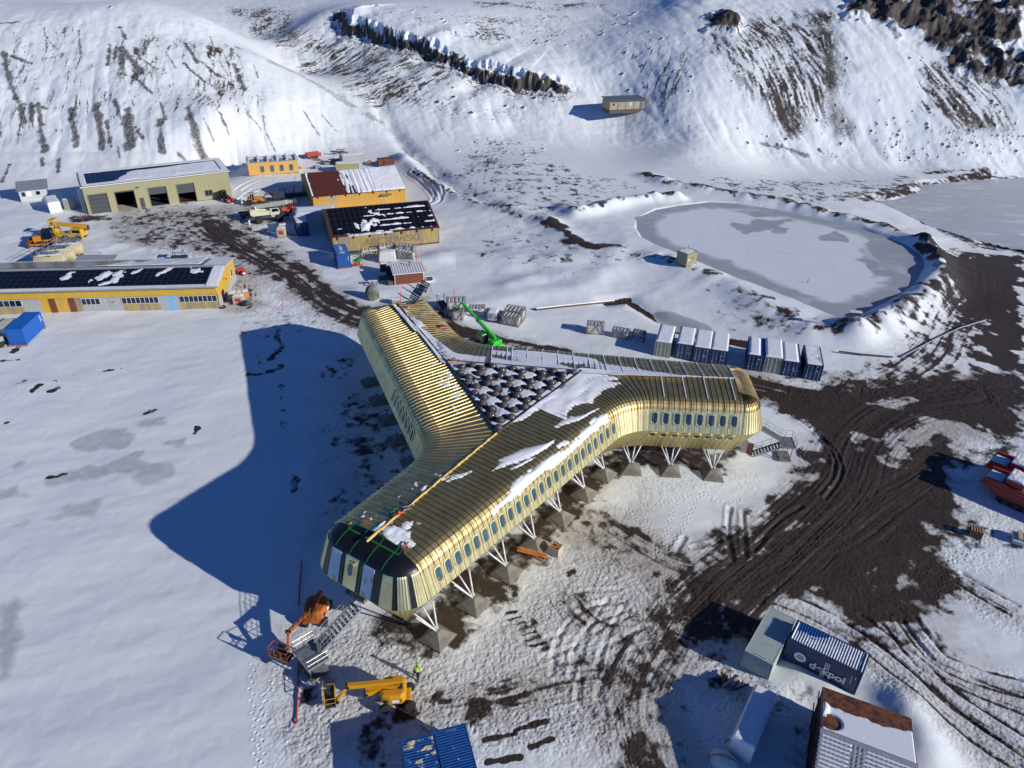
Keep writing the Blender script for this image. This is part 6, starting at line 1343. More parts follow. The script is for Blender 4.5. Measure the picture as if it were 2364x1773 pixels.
def boom_lift(base, yaw, turret, parts, tip, byaw, label, col, dark, group=None):
    """chassis at base; turret offset turn; parts = beams (world points, width, height)"""
    v = empty('boom_lift', base, yaw, label, 'boom lift', group)
    MB().box(-1.1, 1.1, -.55, .55, .42, .85).box(-1.15, -.85, -.75, .75, .38, .62).box(.85, 1.15, -.75, .75, .38, .62).build('chassis', col, v, bevel=.05)
    for x in (-1.0, 1.0):
        for y in (-.85, .85): wheel(v, (x, y, .45), .45, .32, 'y', col)
    MB().lathe([(.55, .85), (.55, 1.05)], 20).build('slew_ring', 'dark_steel', v)
    t = MB(); out = [(-1.6, -.55), (-1.35, -1.0), (-.6, -1.2), (.55, -1.2), (.95, -.8), (.95, .8), (.55, 1.2), (-.6, 1.2), (-1.35, 1.0), (-1.6, .55)]
    t = MB()
    L = [[(x * s * .82, y * s * .88, z) for x, y in out] for s, z in ((.93, 1.05), (1, 1.15), (1, 1.75), (.94, 1.95), (.80, 2.02))]
    n = len(out); t.add([q for l in L for q in l], [(i * n + k, i * n + (k + 1) % n, (i + 1) * n + (k + 1) % n, (i + 1) * n + k) for i in range(4) for k in range(n)] + [tuple(range(4 * n, 5 * n)), tuple(range(n - 1, -1, -1))])
    tu = t.build('turret', col, v, smooth=False, bevel=.06); tu.rotation_euler.z = turret - yaw
    MB().box(-1.1, .45, -.36, .3, 2.0, 2.06).build('turret_slot', 'black', tu); MB().box(-.3, .25, -1.075, -1.05, 1.3, 1.6).build('decal', 'mark_white', tu)
    MB().lathe([(.16, -.02), (.16, .02)], 14, (-.8, -1.0, 1.4), 'y').build('engine_vent', 'black', tu)
    Rz = Matrix.Rotation(-yaw, 4, 'Z')
    loc = lambda p: Rz @ (Vector(p) - Vector(base))
    for i, (a, b, w, h, k) in enumerate(parts): box_beam('boom_section' if i else 'lower_boom', k, v, loc(a), loc(b), w, h)
    for p in [q[1] for q in parts[:-1]]: c_ = loc(p); MB().lathe([(.16, -.22), (.16, .22)], 10, c_, 'y').build('boom_joint', dark, v)
    basket(v, loc(tip), byaw - yaw, 1.85, .85, col if dark != 'x' else 'black'); return v
V3 = lambda p: Vector((float(p[0]), float(p[1]), float(p[2])))
# yellow lift beside the person
b = (G(887.9, 1652) + G(945, 1637)) / 2; tc = PZ(915, 1588, 1.6); dirb = PZ(800, 1588, 2.0) - PZ(925, 1578, 2.1); ya = math.atan2(dirb[1], dirb[0])
base = Vector((tc[0], tc[1], HZ(tc[0], tc[1]) + .02))
lf = boom_lift(base, R(10), ya + math.pi, [(V3(PZ(928, 1578, 2.0)), V3(PZ(845, 1600, 1.5)), .40, .45, 'lift_yellow'), (V3(PZ(845, 1588, 1.75)), V3(PZ(925, 1582, 2.25)), .34, .34, 'lift_yellow'), (V3(PZ(930, 1572, 2.35)), V3(PZ(802, 1584, 2.3)), .36, .40, 'lift_yellow'), (V3(PZ(802, 1586, 2.2)), V3(PZ(778, 1618, .75)), .16, .24, 'lift_yellow'), (V3(PZ(798, 1588, 2.3)), V3(PZ(772, 1614, 1.0)), .08, .08, 'lift_yellow')],
          V3(PZ(762, 1612, .35)), ya + R(100), 'yellow articulated boom lift with lowered basket beside the person in hi-vis', 'lift_yellow', 'black')
text_mesh('3', .5, 'black', 'number', lf, Matrix.Rotation(ya + math.pi - R(10), 4, 'Z') @ basis((.4, -1.075, 1.5), (1, 0, 0), (0, 0, 1)), .004)
# orange lift in the shade by the stair
tc = PZ(731, 1394, 1.5); base = Vector((tc[0], tc[1], HZ(tc[0], tc[1]) + .02)); d0 = PZ(700, 1446, 2.0) - PZ(737, 1366, 2.0); ya = math.atan2(d0[1], d0[0])
boom_lift(base, ya + R(8), ya + math.pi, [(V3(PZ(735, 1372, 2.0)), V3(PZ(716, 1420, 1.3)), .36, .4, 'lift_orange'), (V3(PZ(742, 1366, 2.35)), V3(PZ(702, 1444, 2.0)), .36, .40, 'lift_orange'), (V3(PZ(710, 1418, 2.2)), V3(PZ(665, 1458, 2.1)), .26, .3, 'lift_orange'), (V3(PZ(665, 1458, 2.1)), V3(PZ(664, 1500, 1.4)), .2, .26, 'lift_orange')],
          V3(PZ(650, 1515, 1.0)), ya + R(75), 'orange articulated boom lift half in shade beside the metal stair', 'lift_orange', 'black')

# green telehandler behind the gold building
c0 = PZ(1128, 806, 0); by = math.atan2(*(PZ(1066, 697, 5.4) - PZ(1142, 786, 2.2))[1::-1])
T = empty('telehandler', (c0[0], c0[1], HZ(c0[0], c0[1])), by, 'bright green telehandler with long raised boom behind the gold building', 'telehandler')
MB().box(-2.4, 2.2, -1.0, 1.0, .6, 1.15).box(-2.5, -1.0, -1.05, 1.05, 1.0, 1.75).build('chassis', 'green', T, bevel=.08)
for x in (-1.6, 1.6):
    for y in (-1.0, 1.0): wheel(T, (x, y, .62), .62, .42, 'y', 'green')
m = MB(); m.prism_y([(.0, 1.15), (1.5, 1.15), (1.75, 1.9), (1.45, 2.75), (.1, 2.75), (-.15, 1.9)], -.1 + .25, 1.15); m.build('cab_glass', 'dark_glass', T)
m = MB(); m.prism_y([(-.05, 2.68), (1.5, 2.68), (1.4, 2.86), (.05, 2.86)], .1, 1.2); [m.bar((x0, y, 1.15), (x1, y, 2.75), .09) for x0, x1 in ((.0, .08), (1.72, 1.46)) for y in (.18, 1.14)]; m.build('cab_frame', 'dark_green', T, bevel=.02)
MB().lathe([(1.0, 1.15), (1.05, 1.35), (.95, 1.5)], 18, (-.9, 0, 0)).box(-2.2, -1.3, -.9, .7, 1.5, 2.35).build('turret', 'green', T, bevel=.08)
Rz = Matrix.Rotation(-by, 4, 'Z'); lo = lambda p: Rz @ (V3(p) - T.location)
P0, P1, P2, P3 = lo(PZ(1144, 782, 2.4)), lo(PZ(1104, 739, 4.0)), lo(PZ(1067, 698, 5.5)), lo(PZ(1053, 711, 4.6))
box_beam('boom_section', 'green', T, P0, P1, .42, .46); box_beam('boom_section', 'green', T, P1, P2, .30, .32); box_beam('boom_section', 'green', T, P2, P3, .16, .22)
MB().obox(P1, (.55, .5, .5), ry=-.4).build('boom_collar', 'dark_green', T); MB().cyl(P0 + Vector((.3, 0, -.5)), P0.lerp(P1, .5) + Vector((0, 0, -.2)), .08).build('lift_ram', 'grey_steel', T)
m = MB(); m.obox(P3 + Vector((.1, 0, -.2)), (.2, 1.3, .6)); [m.bar(P3 + Vector((.1, y, -.5)), P3 + Vector((1.2, y, -.5)), .1, .05) for y in (-.4, .4)]; m.build('fork_carriage', 'black', T)
MB().box(-2.56, -2.5, -.7, -.3, 1.2, 1.5).build('tail_lamp', 'bright_red', T)
# white mobile crane in the yard
pa, pb = G(603, 516), G(645, 511); d = pb - pa; yw = math.atan2(d[1], d[0]); base = Vector((*(pa + d * .5)[:2], 0)) + Vector((-math.sin(yw), math.cos(yw), 0)) * 1.2
C_ = empty('mobile_crane', base, yw, 'cream mobile crane with boom angled over the yard', 'crane'); L_ = 4.2
MB().box(-L_, L_, -1.15, 1.15, .9, 1.45).box(-L_ - .3, -L_, -1.3, 1.3, .6, 1.1).box(L_, L_ + .3, -1.3, 1.3, .6, 1.1).build('chassis', 'dark_steel', C_, bevel=.04)
for x in (-2.2, 2.2):
    for y in (-1.2, 1.2): wheel(C_, (x, y, .78), .78, .55, 'y', 'grey_steel')
m = MB(); [m.box(x, x + .35, s * 1.3 - .1, s * 1.3 + .1, 0, 1.1) for x in (-L_ - .35, L_) for s in (-1, 1)]; m.build('outrigger', 'white_steel', C_)
MB().box(-3.6, .2, -1.1, 1.1, 1.6, 2.5).box(-3.9, -2.6, -1.2, 1.2, 1.9, 3.0).prism_y([(-2.6, 2.5), (-.2, 2.5), (-1.6, 3.5), (-2.8, 3.6)], -.5, .5).build('superstructure', 'cream', C_, bevel=.08)
m = MB(); m.prism_y([(.3, 1.5), (2.1, 1.5), (2.5, 2.3), (1.9, 3.0), (.3, 3.0)], -1.15, -.15); m.build('cab', 'cream', C_, bevel=.06); MB().prism_y([(.7, 2.2), (2.35, 2.25), (1.85, 2.9), (.7, 2.9)], -1.18, -.12).build('cab_window', 'dark_glass', C_)
Rz = Matrix.Rotation(-yw, 4, 'Z'); lo = lambda p: Rz @ (V3(p) - C_.location)
Q0 = lo(PZ(592, 490, 3.0)); Q1 = lo(PZ(681, 463, 5.2)); Q0.y = max(-.6, min(.6, Q0.y)); Q0 = Vector((-2.6, 0, 3.4)); box_beam('boom_section', 'cream', C_, Q0, Q0.lerp(Q1, .8), .7, .85); box_beam('boom_section', 'cream', C_, Q0.lerp(Q1, .78), Q1, .5, .62)
MB().obox(Q1, (.6, .6, .9)).build('boom_head', 'dark_steel', C_); MB().cyl((-.6, 0, 2.3), Q0.lerp(Q1, .45), .12).build('lift_ram', 'grey_steel', C_); MB().box(.5, 1.2, -1.18, -1.15, 1.2, 1.4).build('panel', 'mark_white', C_)
# wheeled machines built on one pattern: body, cab, two large and two small wheels, and their working gear
def loader(pa, pb, label, col, cabc='black', s=1.0, hood=None, name='backhoe_loader', bucket=None, cat='loader', roofc=None, flip=False):
    p, q = G(*pa), G(*pb); d = q - p; yw = math.atan2(d[1], d[0]); L = math.hypot(d[0], d[1]); o = Vector(((p[0] + q[0]) / 2, (p[1] + q[1]) / 2, HZ(p[0], p[1]))) + Vector((-math.sin(yw), math.cos(yw), 0)) * .9 * s
    v = empty(name, o, yw, label, cat); h = L / 2
    MB().box(-h - .5 * s, h + .4 * s, -.5 * s, .5 * s, .6 * s, 1.15 * s).prism_y([(.1, 1.1 * s), (h + .7 * s, 1.05 * s), (h + .75 * s, 1.55 * s), (.1, 1.75 * s)], -.48 * s, .48 * s).build('body', col, v, bevel=.05)
    m = MB(); m.prism_y([(-h * .95, 1.15 * s), (.15, 1.15 * s), (.05, 2.55 * s), (-h * .8, 2.55 * s)], -.7 * s, .7 * s); m.build('cab_glass', 'dark_glass', v)
    m = MB(); m.box(-h * .9, .15, -.78 * s, .78 * s, 2.52 * s, 2.66 * s); [m.bar((x0, y, 1.1 * s), (x1, y, 2.55 * s), .09) for x0, x1 in ((-h * .95, -h * .8), (.15, .05), (-h * .4, -h * .4)) for y in (-.72 * s, .72 * s)]; m.build('cab_frame', roofc or cabc, v)
    for y in (-.9 * s, .9 * s): wheel(v, (-h, y, .72 * s), .72 * s, .45 * s, 'y', col); wheel(v, (h, y, .48 * s), .48 * s, .34 * s, 'y', col)
    m = MB(); [m.box(-h - .55 * s, -h + .55 * s, y - .25 * s, y + .25 * s, 1.42 * s, 1.52 * s) for y in (-.9 * s, .9 * s)]; m.build('mudguard', col, v)
    if bucket:
        m = MB(); [m.bar((.4, y, 1.5 * s), (h + 1.5 * s, y, .75 * s), .14 * s, .22 * s) for y in (-.65 * s, .65 * s)]; m.build('loader_arm', col, v)
        m = MB(); m.prism_y([(h + 1.4 * s, .3 * s), (h + 2.3 * s, .12 * s), (h + 1.6 * s, .22 * s), (h + 1.45 * s, .55 * s), (h + 1.7 * s, .95 * s), (h + 1.4 * s, .95 * s), (h + 1.25 * s, .5 * s)], -1.1 * s, 1.1 * s); m.build('bucket', bucket, v)
    return v
lb = loader((577, 474), (599, 473), 'orange and white backhoe loader parked at the top of the yard', 'dozer_orange', roofc='pale_timber', bucket='dark_steel')
m = MB(); m.bar((-2.1, 0, 1.0), (-2.7, 0, 2.2), .2, .3); m.bar((-2.7, 0, 2.2), (-2.9, 0, .8), .16, .22); m.obox((-2.75, 0, .5), (.5, .6, .5)); m.build('backhoe_arm', 'container_white', lb)
rt = loader((672, 488), (652, 492), 'red tractor half hidden behind the cream crane boom', 'red', name='tractor', cat='tractor', s=.95, roofc='red')
sk = loader((507, 462), (519, 466), 'black and red skid loader beside the window of the olive hall', 'black', name='skid_loader', s=.85, bucket='red', roofc='black')
# dark small excavator in the warehouse shade
p = G(640, 462); E_ = empty('excavator', (p[0], p[1], 0), R(200), 'small dark excavator in the shade of the rusty-roofed warehouse', 'excavator')
m = MB(); [m.prism_y([(-1.0, .1), (1.0, .1), (1.2, .3), (1.0, .52), (-1.0, .52), (-1.2, .3)], y - .18, y + .18) for y in (-.7, .7)]; m.build('track', 'rubber', E_)
MB().box(-.9, .9, -.75, .75, .55, 1.2).box(-.2, .8, -.1, .72, 1.2, 2.3).build('body', 'dark_steel', E_, bevel=.06); m = MB(); m.bar((.8, -.3, 1.0), (2.0, -.3, 2.2), .2, .26); m.bar((2.0, -.3, 2.2), (3.0, -.3, .9), .16, .2); m.obox((3.0, -.3, .6), (.5, .6, .5)); m.build('digging_arm', 'dark_steel', E_)
# open skip
o, yw, w = front((562, 505), (584, 501)); K_ = empty('skip', o, yw, 'open brown skip standing left of the cream crane', 'skip'); m = MB()
m.add([(0,0,0),(w,0,0),(w,1.8,0),(0,1.8,0),(-.3,-.1,1.1),(w+.3,-.1,1.1),(w+.3,1.9,1.1),(-.3,1.9,1.1),(.0,.1,.9),(w-.0,.1,.9),(w,1.7,.9),(0,1.7,.9)], [(0,3,2,1),(0,1,5,4),(1,2,6,5),(2,3,7,6),(3,0,4,7),(4,5,9,8),(5,6,10,9),(6,7,11,10),(7,4,8,11),(8,9,10,11)]); m.build('shell', 'dark_steel', K_); MB().box(-.3, w + .3, -.16, -.08, 1.0, 1.12).box(-.3, w + .3, 1.88, 1.96, 1.0, 1.12).build('rim', 'orange_timber', K_)
# bulldozer
p = G(84, 570); B_ = empty('bulldozer', (p[0] + 1.5, p[1] + 1.4, 0), R(196), 'orange bulldozer with rusty blade and black cab at the left of the yard', 'bulldozer')
for y in (-1.0, 1.0): MB().prism_y([(-1.6, .05), (1.5, .05), (1.9, .5), (1.5, 1.0), (-1.6, 1.0), (-2.0, .5)], y - .28, y + .28).build('track', 'rubber', B_)
MB().box(-1.9, 2.1, -.7, .7, .55, 1.35).prism_y([(.4, 1.3), (2.2, 1.3), (2.2, 1.9), (.4, 2.1)], -.6, .6).build('body', 'dozer_orange', B_, bevel=.05)
MB().prism_y([(-1.5, 1.3), (.4, 1.3), (.2, 3.0), (-1.3, 3.0)], -.75, .75).build('cab', 'dark_glass', B_); m = MB(); m.box(-1.45, .4, -.85, .85, 2.98, 3.15); [m.bar((x0, y, 1.3), (x1, y, 3.0), .12) for x0, x1 in ((-1.5, -1.3), (.42, .22)) for y in (-.78, .78)]; m.build('cab_frame', 'black', B_)
m = MB(); [m.bar((-.4, y, .6), (2.9, y, .6), .2, .25) for y in (-1.35, 1.35)]; [m.bar((1.6, y, 1.6), (2.9, y, .9), .12) for y in (-.5, .5)]; m.build('push_arm', 'dozer_orange', B_)
MB().prism_y([(2.8, .05), (3.1, .05), (2.98, .6), (3.2, 1.25), (3.05, 1.25), (2.8, .65)], -1.9, 1.9).build('blade', 'rust', B_)
# yellow crane machine behind it
p0, p1 = PZ(119, 541, .8), PZ(196, 543, .8); d = p1 - p0; yw = math.atan2(d[1], d[0]); L = math.hypot(d[0], d[1]); Y_ = empty('crane_vehicle', (*((p0 + p1) / 2)[:2], 0), yw, 'long yellow crane vehicle with boom laid level beside the bulldozer', 'crane')
MB().box(-L / 2, L / 2, -1.1, 1.1, .7, 1.3).box(-L / 2 - .8, -L / 2 + 1.2, -1.0, 1.0, .9, 2.0).box(L / 2 - 2.2, L / 2, -1.1, 1.1, 1.2, 2.3).build('chassis', 'dozer_yellow', Y_, bevel=.06)
for x in (-L * .32, 0, L * .38):
    for y in (-1.0, 1.0): wheel(Y_, (x, y, .6), .6, .45, 'y', 'dozer_yellow')
box_beam('boom_section', 'dozer_yellow', Y_, (-L * .42, 0, 3.1), (L * .64, 0, 2.7), .55, .7); MB().obox((L * .64, 0, 2.5), (.6, .5, .9)).build('boom_head', 'rust', Y_)
m = MB(); [m.bar(a_, b_, .14) for y in (-.8, .8) for a_, b_ in (((-L * .42, y, 1.2), (-L * .40, y, 4.0)), ((-L * .40, y, 4.0), (-L * .26, y, 4.0)), ((-L * .26, y, 4.0), (-L * .20, y, 2.9)), ((-L * .42, y, 3.0), (-L * .12, y, 3.0)), ((-L * .40, y, 3.0), (-L * .2, y, 1.2)))]; m.box(-L * .41, -L * .25, -.85, .85, 3.95, 4.1); m.build('winch_frame', 'dozer_yellow', Y_)
MB().box(L / 2 - 1.8, L / 2 - .2, -1.12, 1.12, 1.6, 2.2).build('cab_window', 'dark_glass', Y_)
# red tracked boats / amphibious carriers at the right edge
def carrier(p, label, yw):
    v = empty('amphibious_carrier', (p[0], p[1], HZ(p[0], p[1])), yw, label, 'amphibious vehicle', 'red amphibious carriers parked side by side'); L, w, h = 10.5, 3.2, 2.5
    m = MB(); prof = [(0.0, 1.75), (1.6, .75), (L, .75), (L, h - .2), (2.9, h - .1), (2.2, h), (0.15, h - .1)]
    for y0, y1 in ((0, .35), (w - .35, w)): m.prism_y(prof, y0, y1)
    m.box(1.5, L, .35, w - .35, .75, 1.15); m.prism_y([(0.0, 1.75), (1.6, .75), (2.0, .8), (.2, 1.9)], .35, w - .35); m.box(L - .2, L, .35, w - .35, 1.0, 2.2); m.build('hull', 'boat_red', v, bevel=.03)
    m = MB(); m.box(.15, 1.9, .25, w - .25, h - .55, h - .42); m.build('bow_deck', 'boat_red', v); m = MB(); snow_patch(m, (.2, .3, h - .42), (1.65, 0, 0), (0, w - .6, 0), 20, 24, lambda a, b: .10 + (fbm(a * 3, b * 3, 2, 4) - .5) * .1); m.build('deck_snow', 'snow', v, smooth=True)
    MB().box(2.1, 3.9, .3, w - .3, 1.2, 3.15).build('cab', 'boat_red', v, bevel=.08); m = MB(); snow_patch(m, (2.1, .3, 3.14), (1.8, 0, 0), (0, w - .6, 0), 24, 28, lambda a, b: .16 + (fbm(a * 4, b * 4, 3, 9) - .5) * .2); m.build('roof_snow', 'snow', v, smooth=True)
    MB().box(2.04, 2.1, .6, w - .6, 2.2, 2.9).build('windscreen', 'dark_glass', v); MB().bar((4.0, .3, 3.0), (4.0, w - .3, 3.0), .16).box(3.92, 4.05, .3, .45, 1.2, 3.0).box(3.92, 4.05, w - .45, w - .3, 1.2, 3.0).build('hoop', 'pale_timber', v)
    MB().obox((4.6, w / 2, 1.9), (.9, 1.8, 1.4)).build('engine_cover', 'cream', v, bevel=.15); m = MB(); snow_patch(m, (4.3, .4, 1.16), (L - 4.6, 0, 0), (0, w - .8, 0), 50, 20, lambda a, b: .35 + (fbm(a * 5, b * 3, 3, 19) - .5) * .5); m.build('bay_snow', 'snow', v, smooth=True)
    for y in (.02, w - .5):
        MB().prism_y([(1.9, .35), (2.4, .0), (L - .8, .0), (L - .2, .4), (L - .4, .72), (2.2, .72)], y, y + .48).build('track', 'rubber', v)
        m = MB(); [m.lathe([(.30, 0), (.30, .06), (.001, .08)], 12, (2.9 + k * 1.05, y - .06 if y < 1 else y + .48, .36), 'y') for k in range(7)]; m.build('road_wheel', 'dark_steel', v)
    m = MB(); m.box(.0, L, -.06, 0, 1.55, 1.7); m.box(2.2, L, -.05, 0, h - .5, h - .35); m.build('rubbing_strake', 'red', v)
yb = math.atan2(*(PZ(2364, 1168, .75) - PZ(2295, 1138, .75))[1::-1])
b0 = PZ(2266, 1106, 1.75)
for k, (off, lab) in enumerate(((0, 'nearer red tracked amphibious carrier with snowy open bay at the right edge'), (3.7, 'farther red tracked amphibious carrier, behind the nearer one at the right edge'))):
    v_ = Vector((b0[0], b0[1])) + Vector((-math.sin(yb), math.cos(yb))) * off + Vector((math.cos(yb), math.sin(yb))) * (0 if k == 0 else -.6)
    carrier((float(v_.x), float(v_.y)), lab, yb)

# ------------------------------------------------------------------ the person in hi-vis
def skin(name, pts, edges, rads, mt, parent, sub=2):
    me = bpy.data.meshes.new(name); me.from_pydata(pts, edges, []); o = bpy.data.objects.new(name, me); COL.objects.link(o); o.parent = parent
    s = o.modifiers.new('skin', 'SKIN'); sv_ = me.skin_vertices[0].data if me.skin_vertices else None
    if sv_ is None: me.skin_vertices.new() if hasattr(me.skin_vertices, 'new') else None; sv_ = me.skin_vertices[0].data
    for i, r_ in enumerate(rads): sv_[i].radius = (r_, r_) if not isinstance(r_, tuple) else r_
    sv_[0].use_root = True
    b = o.modifiers.new('sub', 'SUBSURF'); b.levels = sub; b.render_levels = sub; me.materials.append(MT[mt]); return o
g = G(965, 1566); ds = PZ(1000, 1500, 0) - PZ(965, 1566, 0)
PE = empty('person', (g[0], g[1], HZ(g[0], g[1])), math.atan2(ds[1], ds[0]), 'person in hi-vis yellow jacket and green helmet walking, red bag in hand', 'person')
# x forward, y left; mid-stride
J = [(0, 0, .95), (0, .10, .92), (.14, .11, .52), (.10, .12, .09), (.24, .13, .03), (0, -.10, .92), (-.06, -.11, .50), (-.28, -.12, .12), (-.20, -.13, .02), (.02, 0, 1.15), (.04, 0, 1.38), (.05, 0, 1.50), (.06, 0, 1.60), (.07, 0, 1.70),
     (.04, .20, 1.40), (-.06, .27, 1.13), (.06, .30, .90), (.04, -.20, 1.40), (.10, -.27, 1.14), (.30, -.26, 1.02)]
Ed = [(0, 1), (1, 2), (2, 3), (3, 4), (0, 5), (5, 6), (6, 7), (7, 8), (0, 9), (9, 10), (10, 11), (11, 12), (12, 13), (10, 14), (14, 15), (15, 16), (10, 17), (17, 18), (18, 19)]
Rd = [.13, .09, .065, .045, .04, .09, .065, .045, .04, .13, .14, .055, .085, .08, .07, .05, .035, .07, .05, .035]
def hand(b, d, s):
    d = Vector(d).normalized(); sd = Vector((-d.y, d.x, 0)).normalized() * s if abs(d.z) < .9 else Vector((1, 0, 0)); P, E_, R_ = [tuple(Vector(b) + d * .06)], [], [.03]
    for k in range(4):
        o_ = sd * (.03 - .02 * k); L = (.07, .08, .075, .06)[k]; a = Vector(b) + d * .10 + o_; c = a + d * L * .5 + Vector((0, 0, -.008)); e = c + d * L * .4 + Vector((0, 0, -.025)); i = len(P); P += [tuple(a), tuple(c), tuple(e)]; E_ += [(0, i), (i, i + 1), (i + 1, i + 2)]; R_ += [.011, .010, .008]
    a = Vector(b) + d * .05 + sd * .045; c = a + d * .05 + sd * .02; i = len(P); P += [tuple(a), tuple(c)]; E_ += [(0, i), (i, i + 1)]; R_ += [.012, .009]; return P, E_, R_
for b_, d_, s_ in ((16, (.35, .05, -.9), 1), (19, (.8, .1, -.5), -1)):
    P, E2, R2 = hand(J[b_], d_, s_); n0 = len(J); J += P; Rd += R2; Ed += [(b_, n0)] + [(a + n0, b + n0) for a, b in E2]
skin('body', J, Ed, Rd, 'skin', PE, 1)
skin('trousers', [J[0], J[1], J[2], (.105, .12, .12), J[5], J[6], (-.27, -.12, .15)], [(0, 1), (1, 2), (2, 3), (0, 4), (4, 5), (5, 6)], [.155, .115, .09, .075, .115, .09, .075], 'trousers', PE)
skin('jacket', [(0, 0, .90), J[9], J[10], (.05, 0, 1.47), J[14], J[15], (.045, .298, .93), J[17], J[18], (.28, -.26, 1.03)], [(0, 1), (1, 2), (2, 3), (2, 4), (4, 5), (5, 6), (2, 7), (7, 8), (8, 9)], [.18, .175, .19, .08, .11, .085, .065, .11, .085, .065], 'hi_vis', PE)
for x, y, z in ((.17, .125, .05), (-.22, -.125, .06)): MB().obox((x, y, z), (.29, .11, .10)).build('boot', 'black', PE, bevel=.02)
m = MB(); m.lathe([(.125, 1.70), (.13, 1.74), (.115, 1.80), (.07, 1.84), (.001, 1.855)], 18, (.07, 0, 0)); m.obox((.18, 0, 1.70), (.14, .2, .02)); m.build('helmet', 'green', PE, smooth=True); MB().obox((.07, 0, 1.83), (.22, .03, .05)).build('helmet_stripe', 'hi_vis', PE)
m = MB(); m.lathe([(.185, 1.02), (.19, 1.06)], 16); m.lathe([(.19, 1.22), (.195, 1.26)], 16, (.02, 0, 0)); m.build('reflective_band', 'mark_white', PE)
MB().lathe([(.10, 1.47), (.09, 1.53)], 12, (.05, 0, 0)).build('hair', 'hair', PE)
m = MB(); m.obox((0, 0, 0), (.28, .14, .32)); m.bar((-.08, 0, .16), (-.08, 0, .28), .02); m.bar((.08, 0, .16), (.08, 0, .28), .02); m.bar((-.08, 0, .28), (.08, 0, .28), .02)
bagp = PE.matrix_basis @ Vector((.10, .34, .62)); RB = m.build('tool_bag', 'bright_red', None, bevel=.03); RB.location = bagp; RB.rotation_euler.z = PE.rotation_euler.z; tag(RB, 'small red bag carried by the person in hi-vis', 'bag')

# ------------------------------------------------------------------ stairs, crates, tanks, poles and yard clutter
def flight(parent, a, b, w, mt='galvanised', steps=9, rails=True):
    a, b = Vector(a), Vector(b); d = b - a; dh = Vector((d.x, d.y, 0)).normalized(); s = Vector((-dh.y, dh.x, 0)) * w / 2
    m = MB(); [m.bar(a + q, b + q, .06, .24) for q in (s, -s)]; m.build('stringer', mt, parent)
    for k in range(steps): c = a + d * (k + .5) / steps; MB().obox(c, (.26, w - .08, .04), rz=math.atan2(dh.y, dh.x)).build('tread', 'grating', parent)
    if rails:
        for q in (s, -s): m = MB(); railing(m, [a + q, b + q], 1.05, .024, 1, 1.0); m.build('handrail', mt, parent)
def stair(label, top, land, wl, dl, lyaw, foot, w, mt, name='metal_stair'):
    v = empty(name, (land[0], land[1], 0), 0, label, 'stair'); o = v.location; L = lambda p: V3(p) - o
    ld = MB().obox((0, 0, land[2]), (wl, dl, .10), rz=lyaw).build('landing', 'grating', v)
    ux, uy = Vector((math.cos(lyaw), math.sin(lyaw), 0)), Vector((-math.sin(lyaw), math.cos(lyaw), 0)); z = Vector((0, 0, land[2])); cs = [z + ux * a * wl / 2 + uy * b * dl / 2 for a, b in ((-1, -1), (1, -1), (1, 1), (-1, 1))]
    m = MB(); [m.bar(cs[i], cs[(i + 1) % 4], .07, .2) for i in range(4)]; m.build('landing_frame', mt, v)
    m = MB(); [m.bar((c.x * .7, c.y * .7, -.1), (c.x * .7, c.y * .7, land[2]), .1) for c in cs]; m.bar((cs[0].x * .7, cs[0].y * .7, .1), (cs[2].x * .7, cs[2].y * .7, land[2] - .1), .06); m.build('leg', mt, v)
    MB().obox((0, 0, .06), (wl * .9, dl * .9, .22), rz=lyaw).build('foot_pad', 'concrete', v)
    flight(v, L(land) + (L(top) - L(land)).normalized() * .8, L(top), w, mt, 11)
    if foot is not None: flight(v, L(foot), L(land) + (L(foot) - L(land)).normalized() * .8, w, mt, 9)
    return v, cs
ld = PZ(718, 1512, 1.75); tp_ = PZ(824, 1398, 4.3); yw = math.atan2(*(tp_ - ld)[1::-1])
sv_, cs = stair('long grey metal stair climbing to the membrane-covered end of the gold building', tp_, ld, 1.9, 2.6, yw, None, 1.25, 'galvanised')
m = MB(); railing(m, [cs[0], cs[3], cs[2]], 1.05, .026, 1, .9); railing(m, [cs[0], cs[1]], 1.05, .026, 1, .9); m.build('landing_rail', 'galvanised', sv_)
flight(sv_, V3(PZ(742, 1556, 0)) - sv_.location, (cs[0] + cs[1]) / 2 + Vector((0, 0, -.05)), 1.1, 'galvanised', 7, False)
ld = PZ(1817, 1022, 2.1); tp_ = PZ(1752, 984, 4.1); ft = PZ(1737, 1048, .05); yw = math.atan2(*(ld - ft)[1::-1])
sv_, cs = stair('dark metal stair with a turn at the far right end of the gold building', tp_, ld, 1.6, 2.2, yw, ft, 1.05, 'grey_steel')
m = MB(); railing(m, [cs[3], cs[2], cs[1], cs[0]], 1.05, .026, 1, .8); m.build('landing_rail', 'grey_steel', sv_)
p = PZ(1729, 1046, 0); q = MB(); q.box(-.35, .35, -.25, .25, 0, 1.3); [q.box(-.37, .37, -.27, -.25, z, z + .12) for z in (.1, .5, .9)]; o = q.build('timber_box', 'brown_board', None); o.location = p; o.rotation_euler.z = R(-20); tag(o, 'brown timber box at the foot of the dark turning stair', 'box')

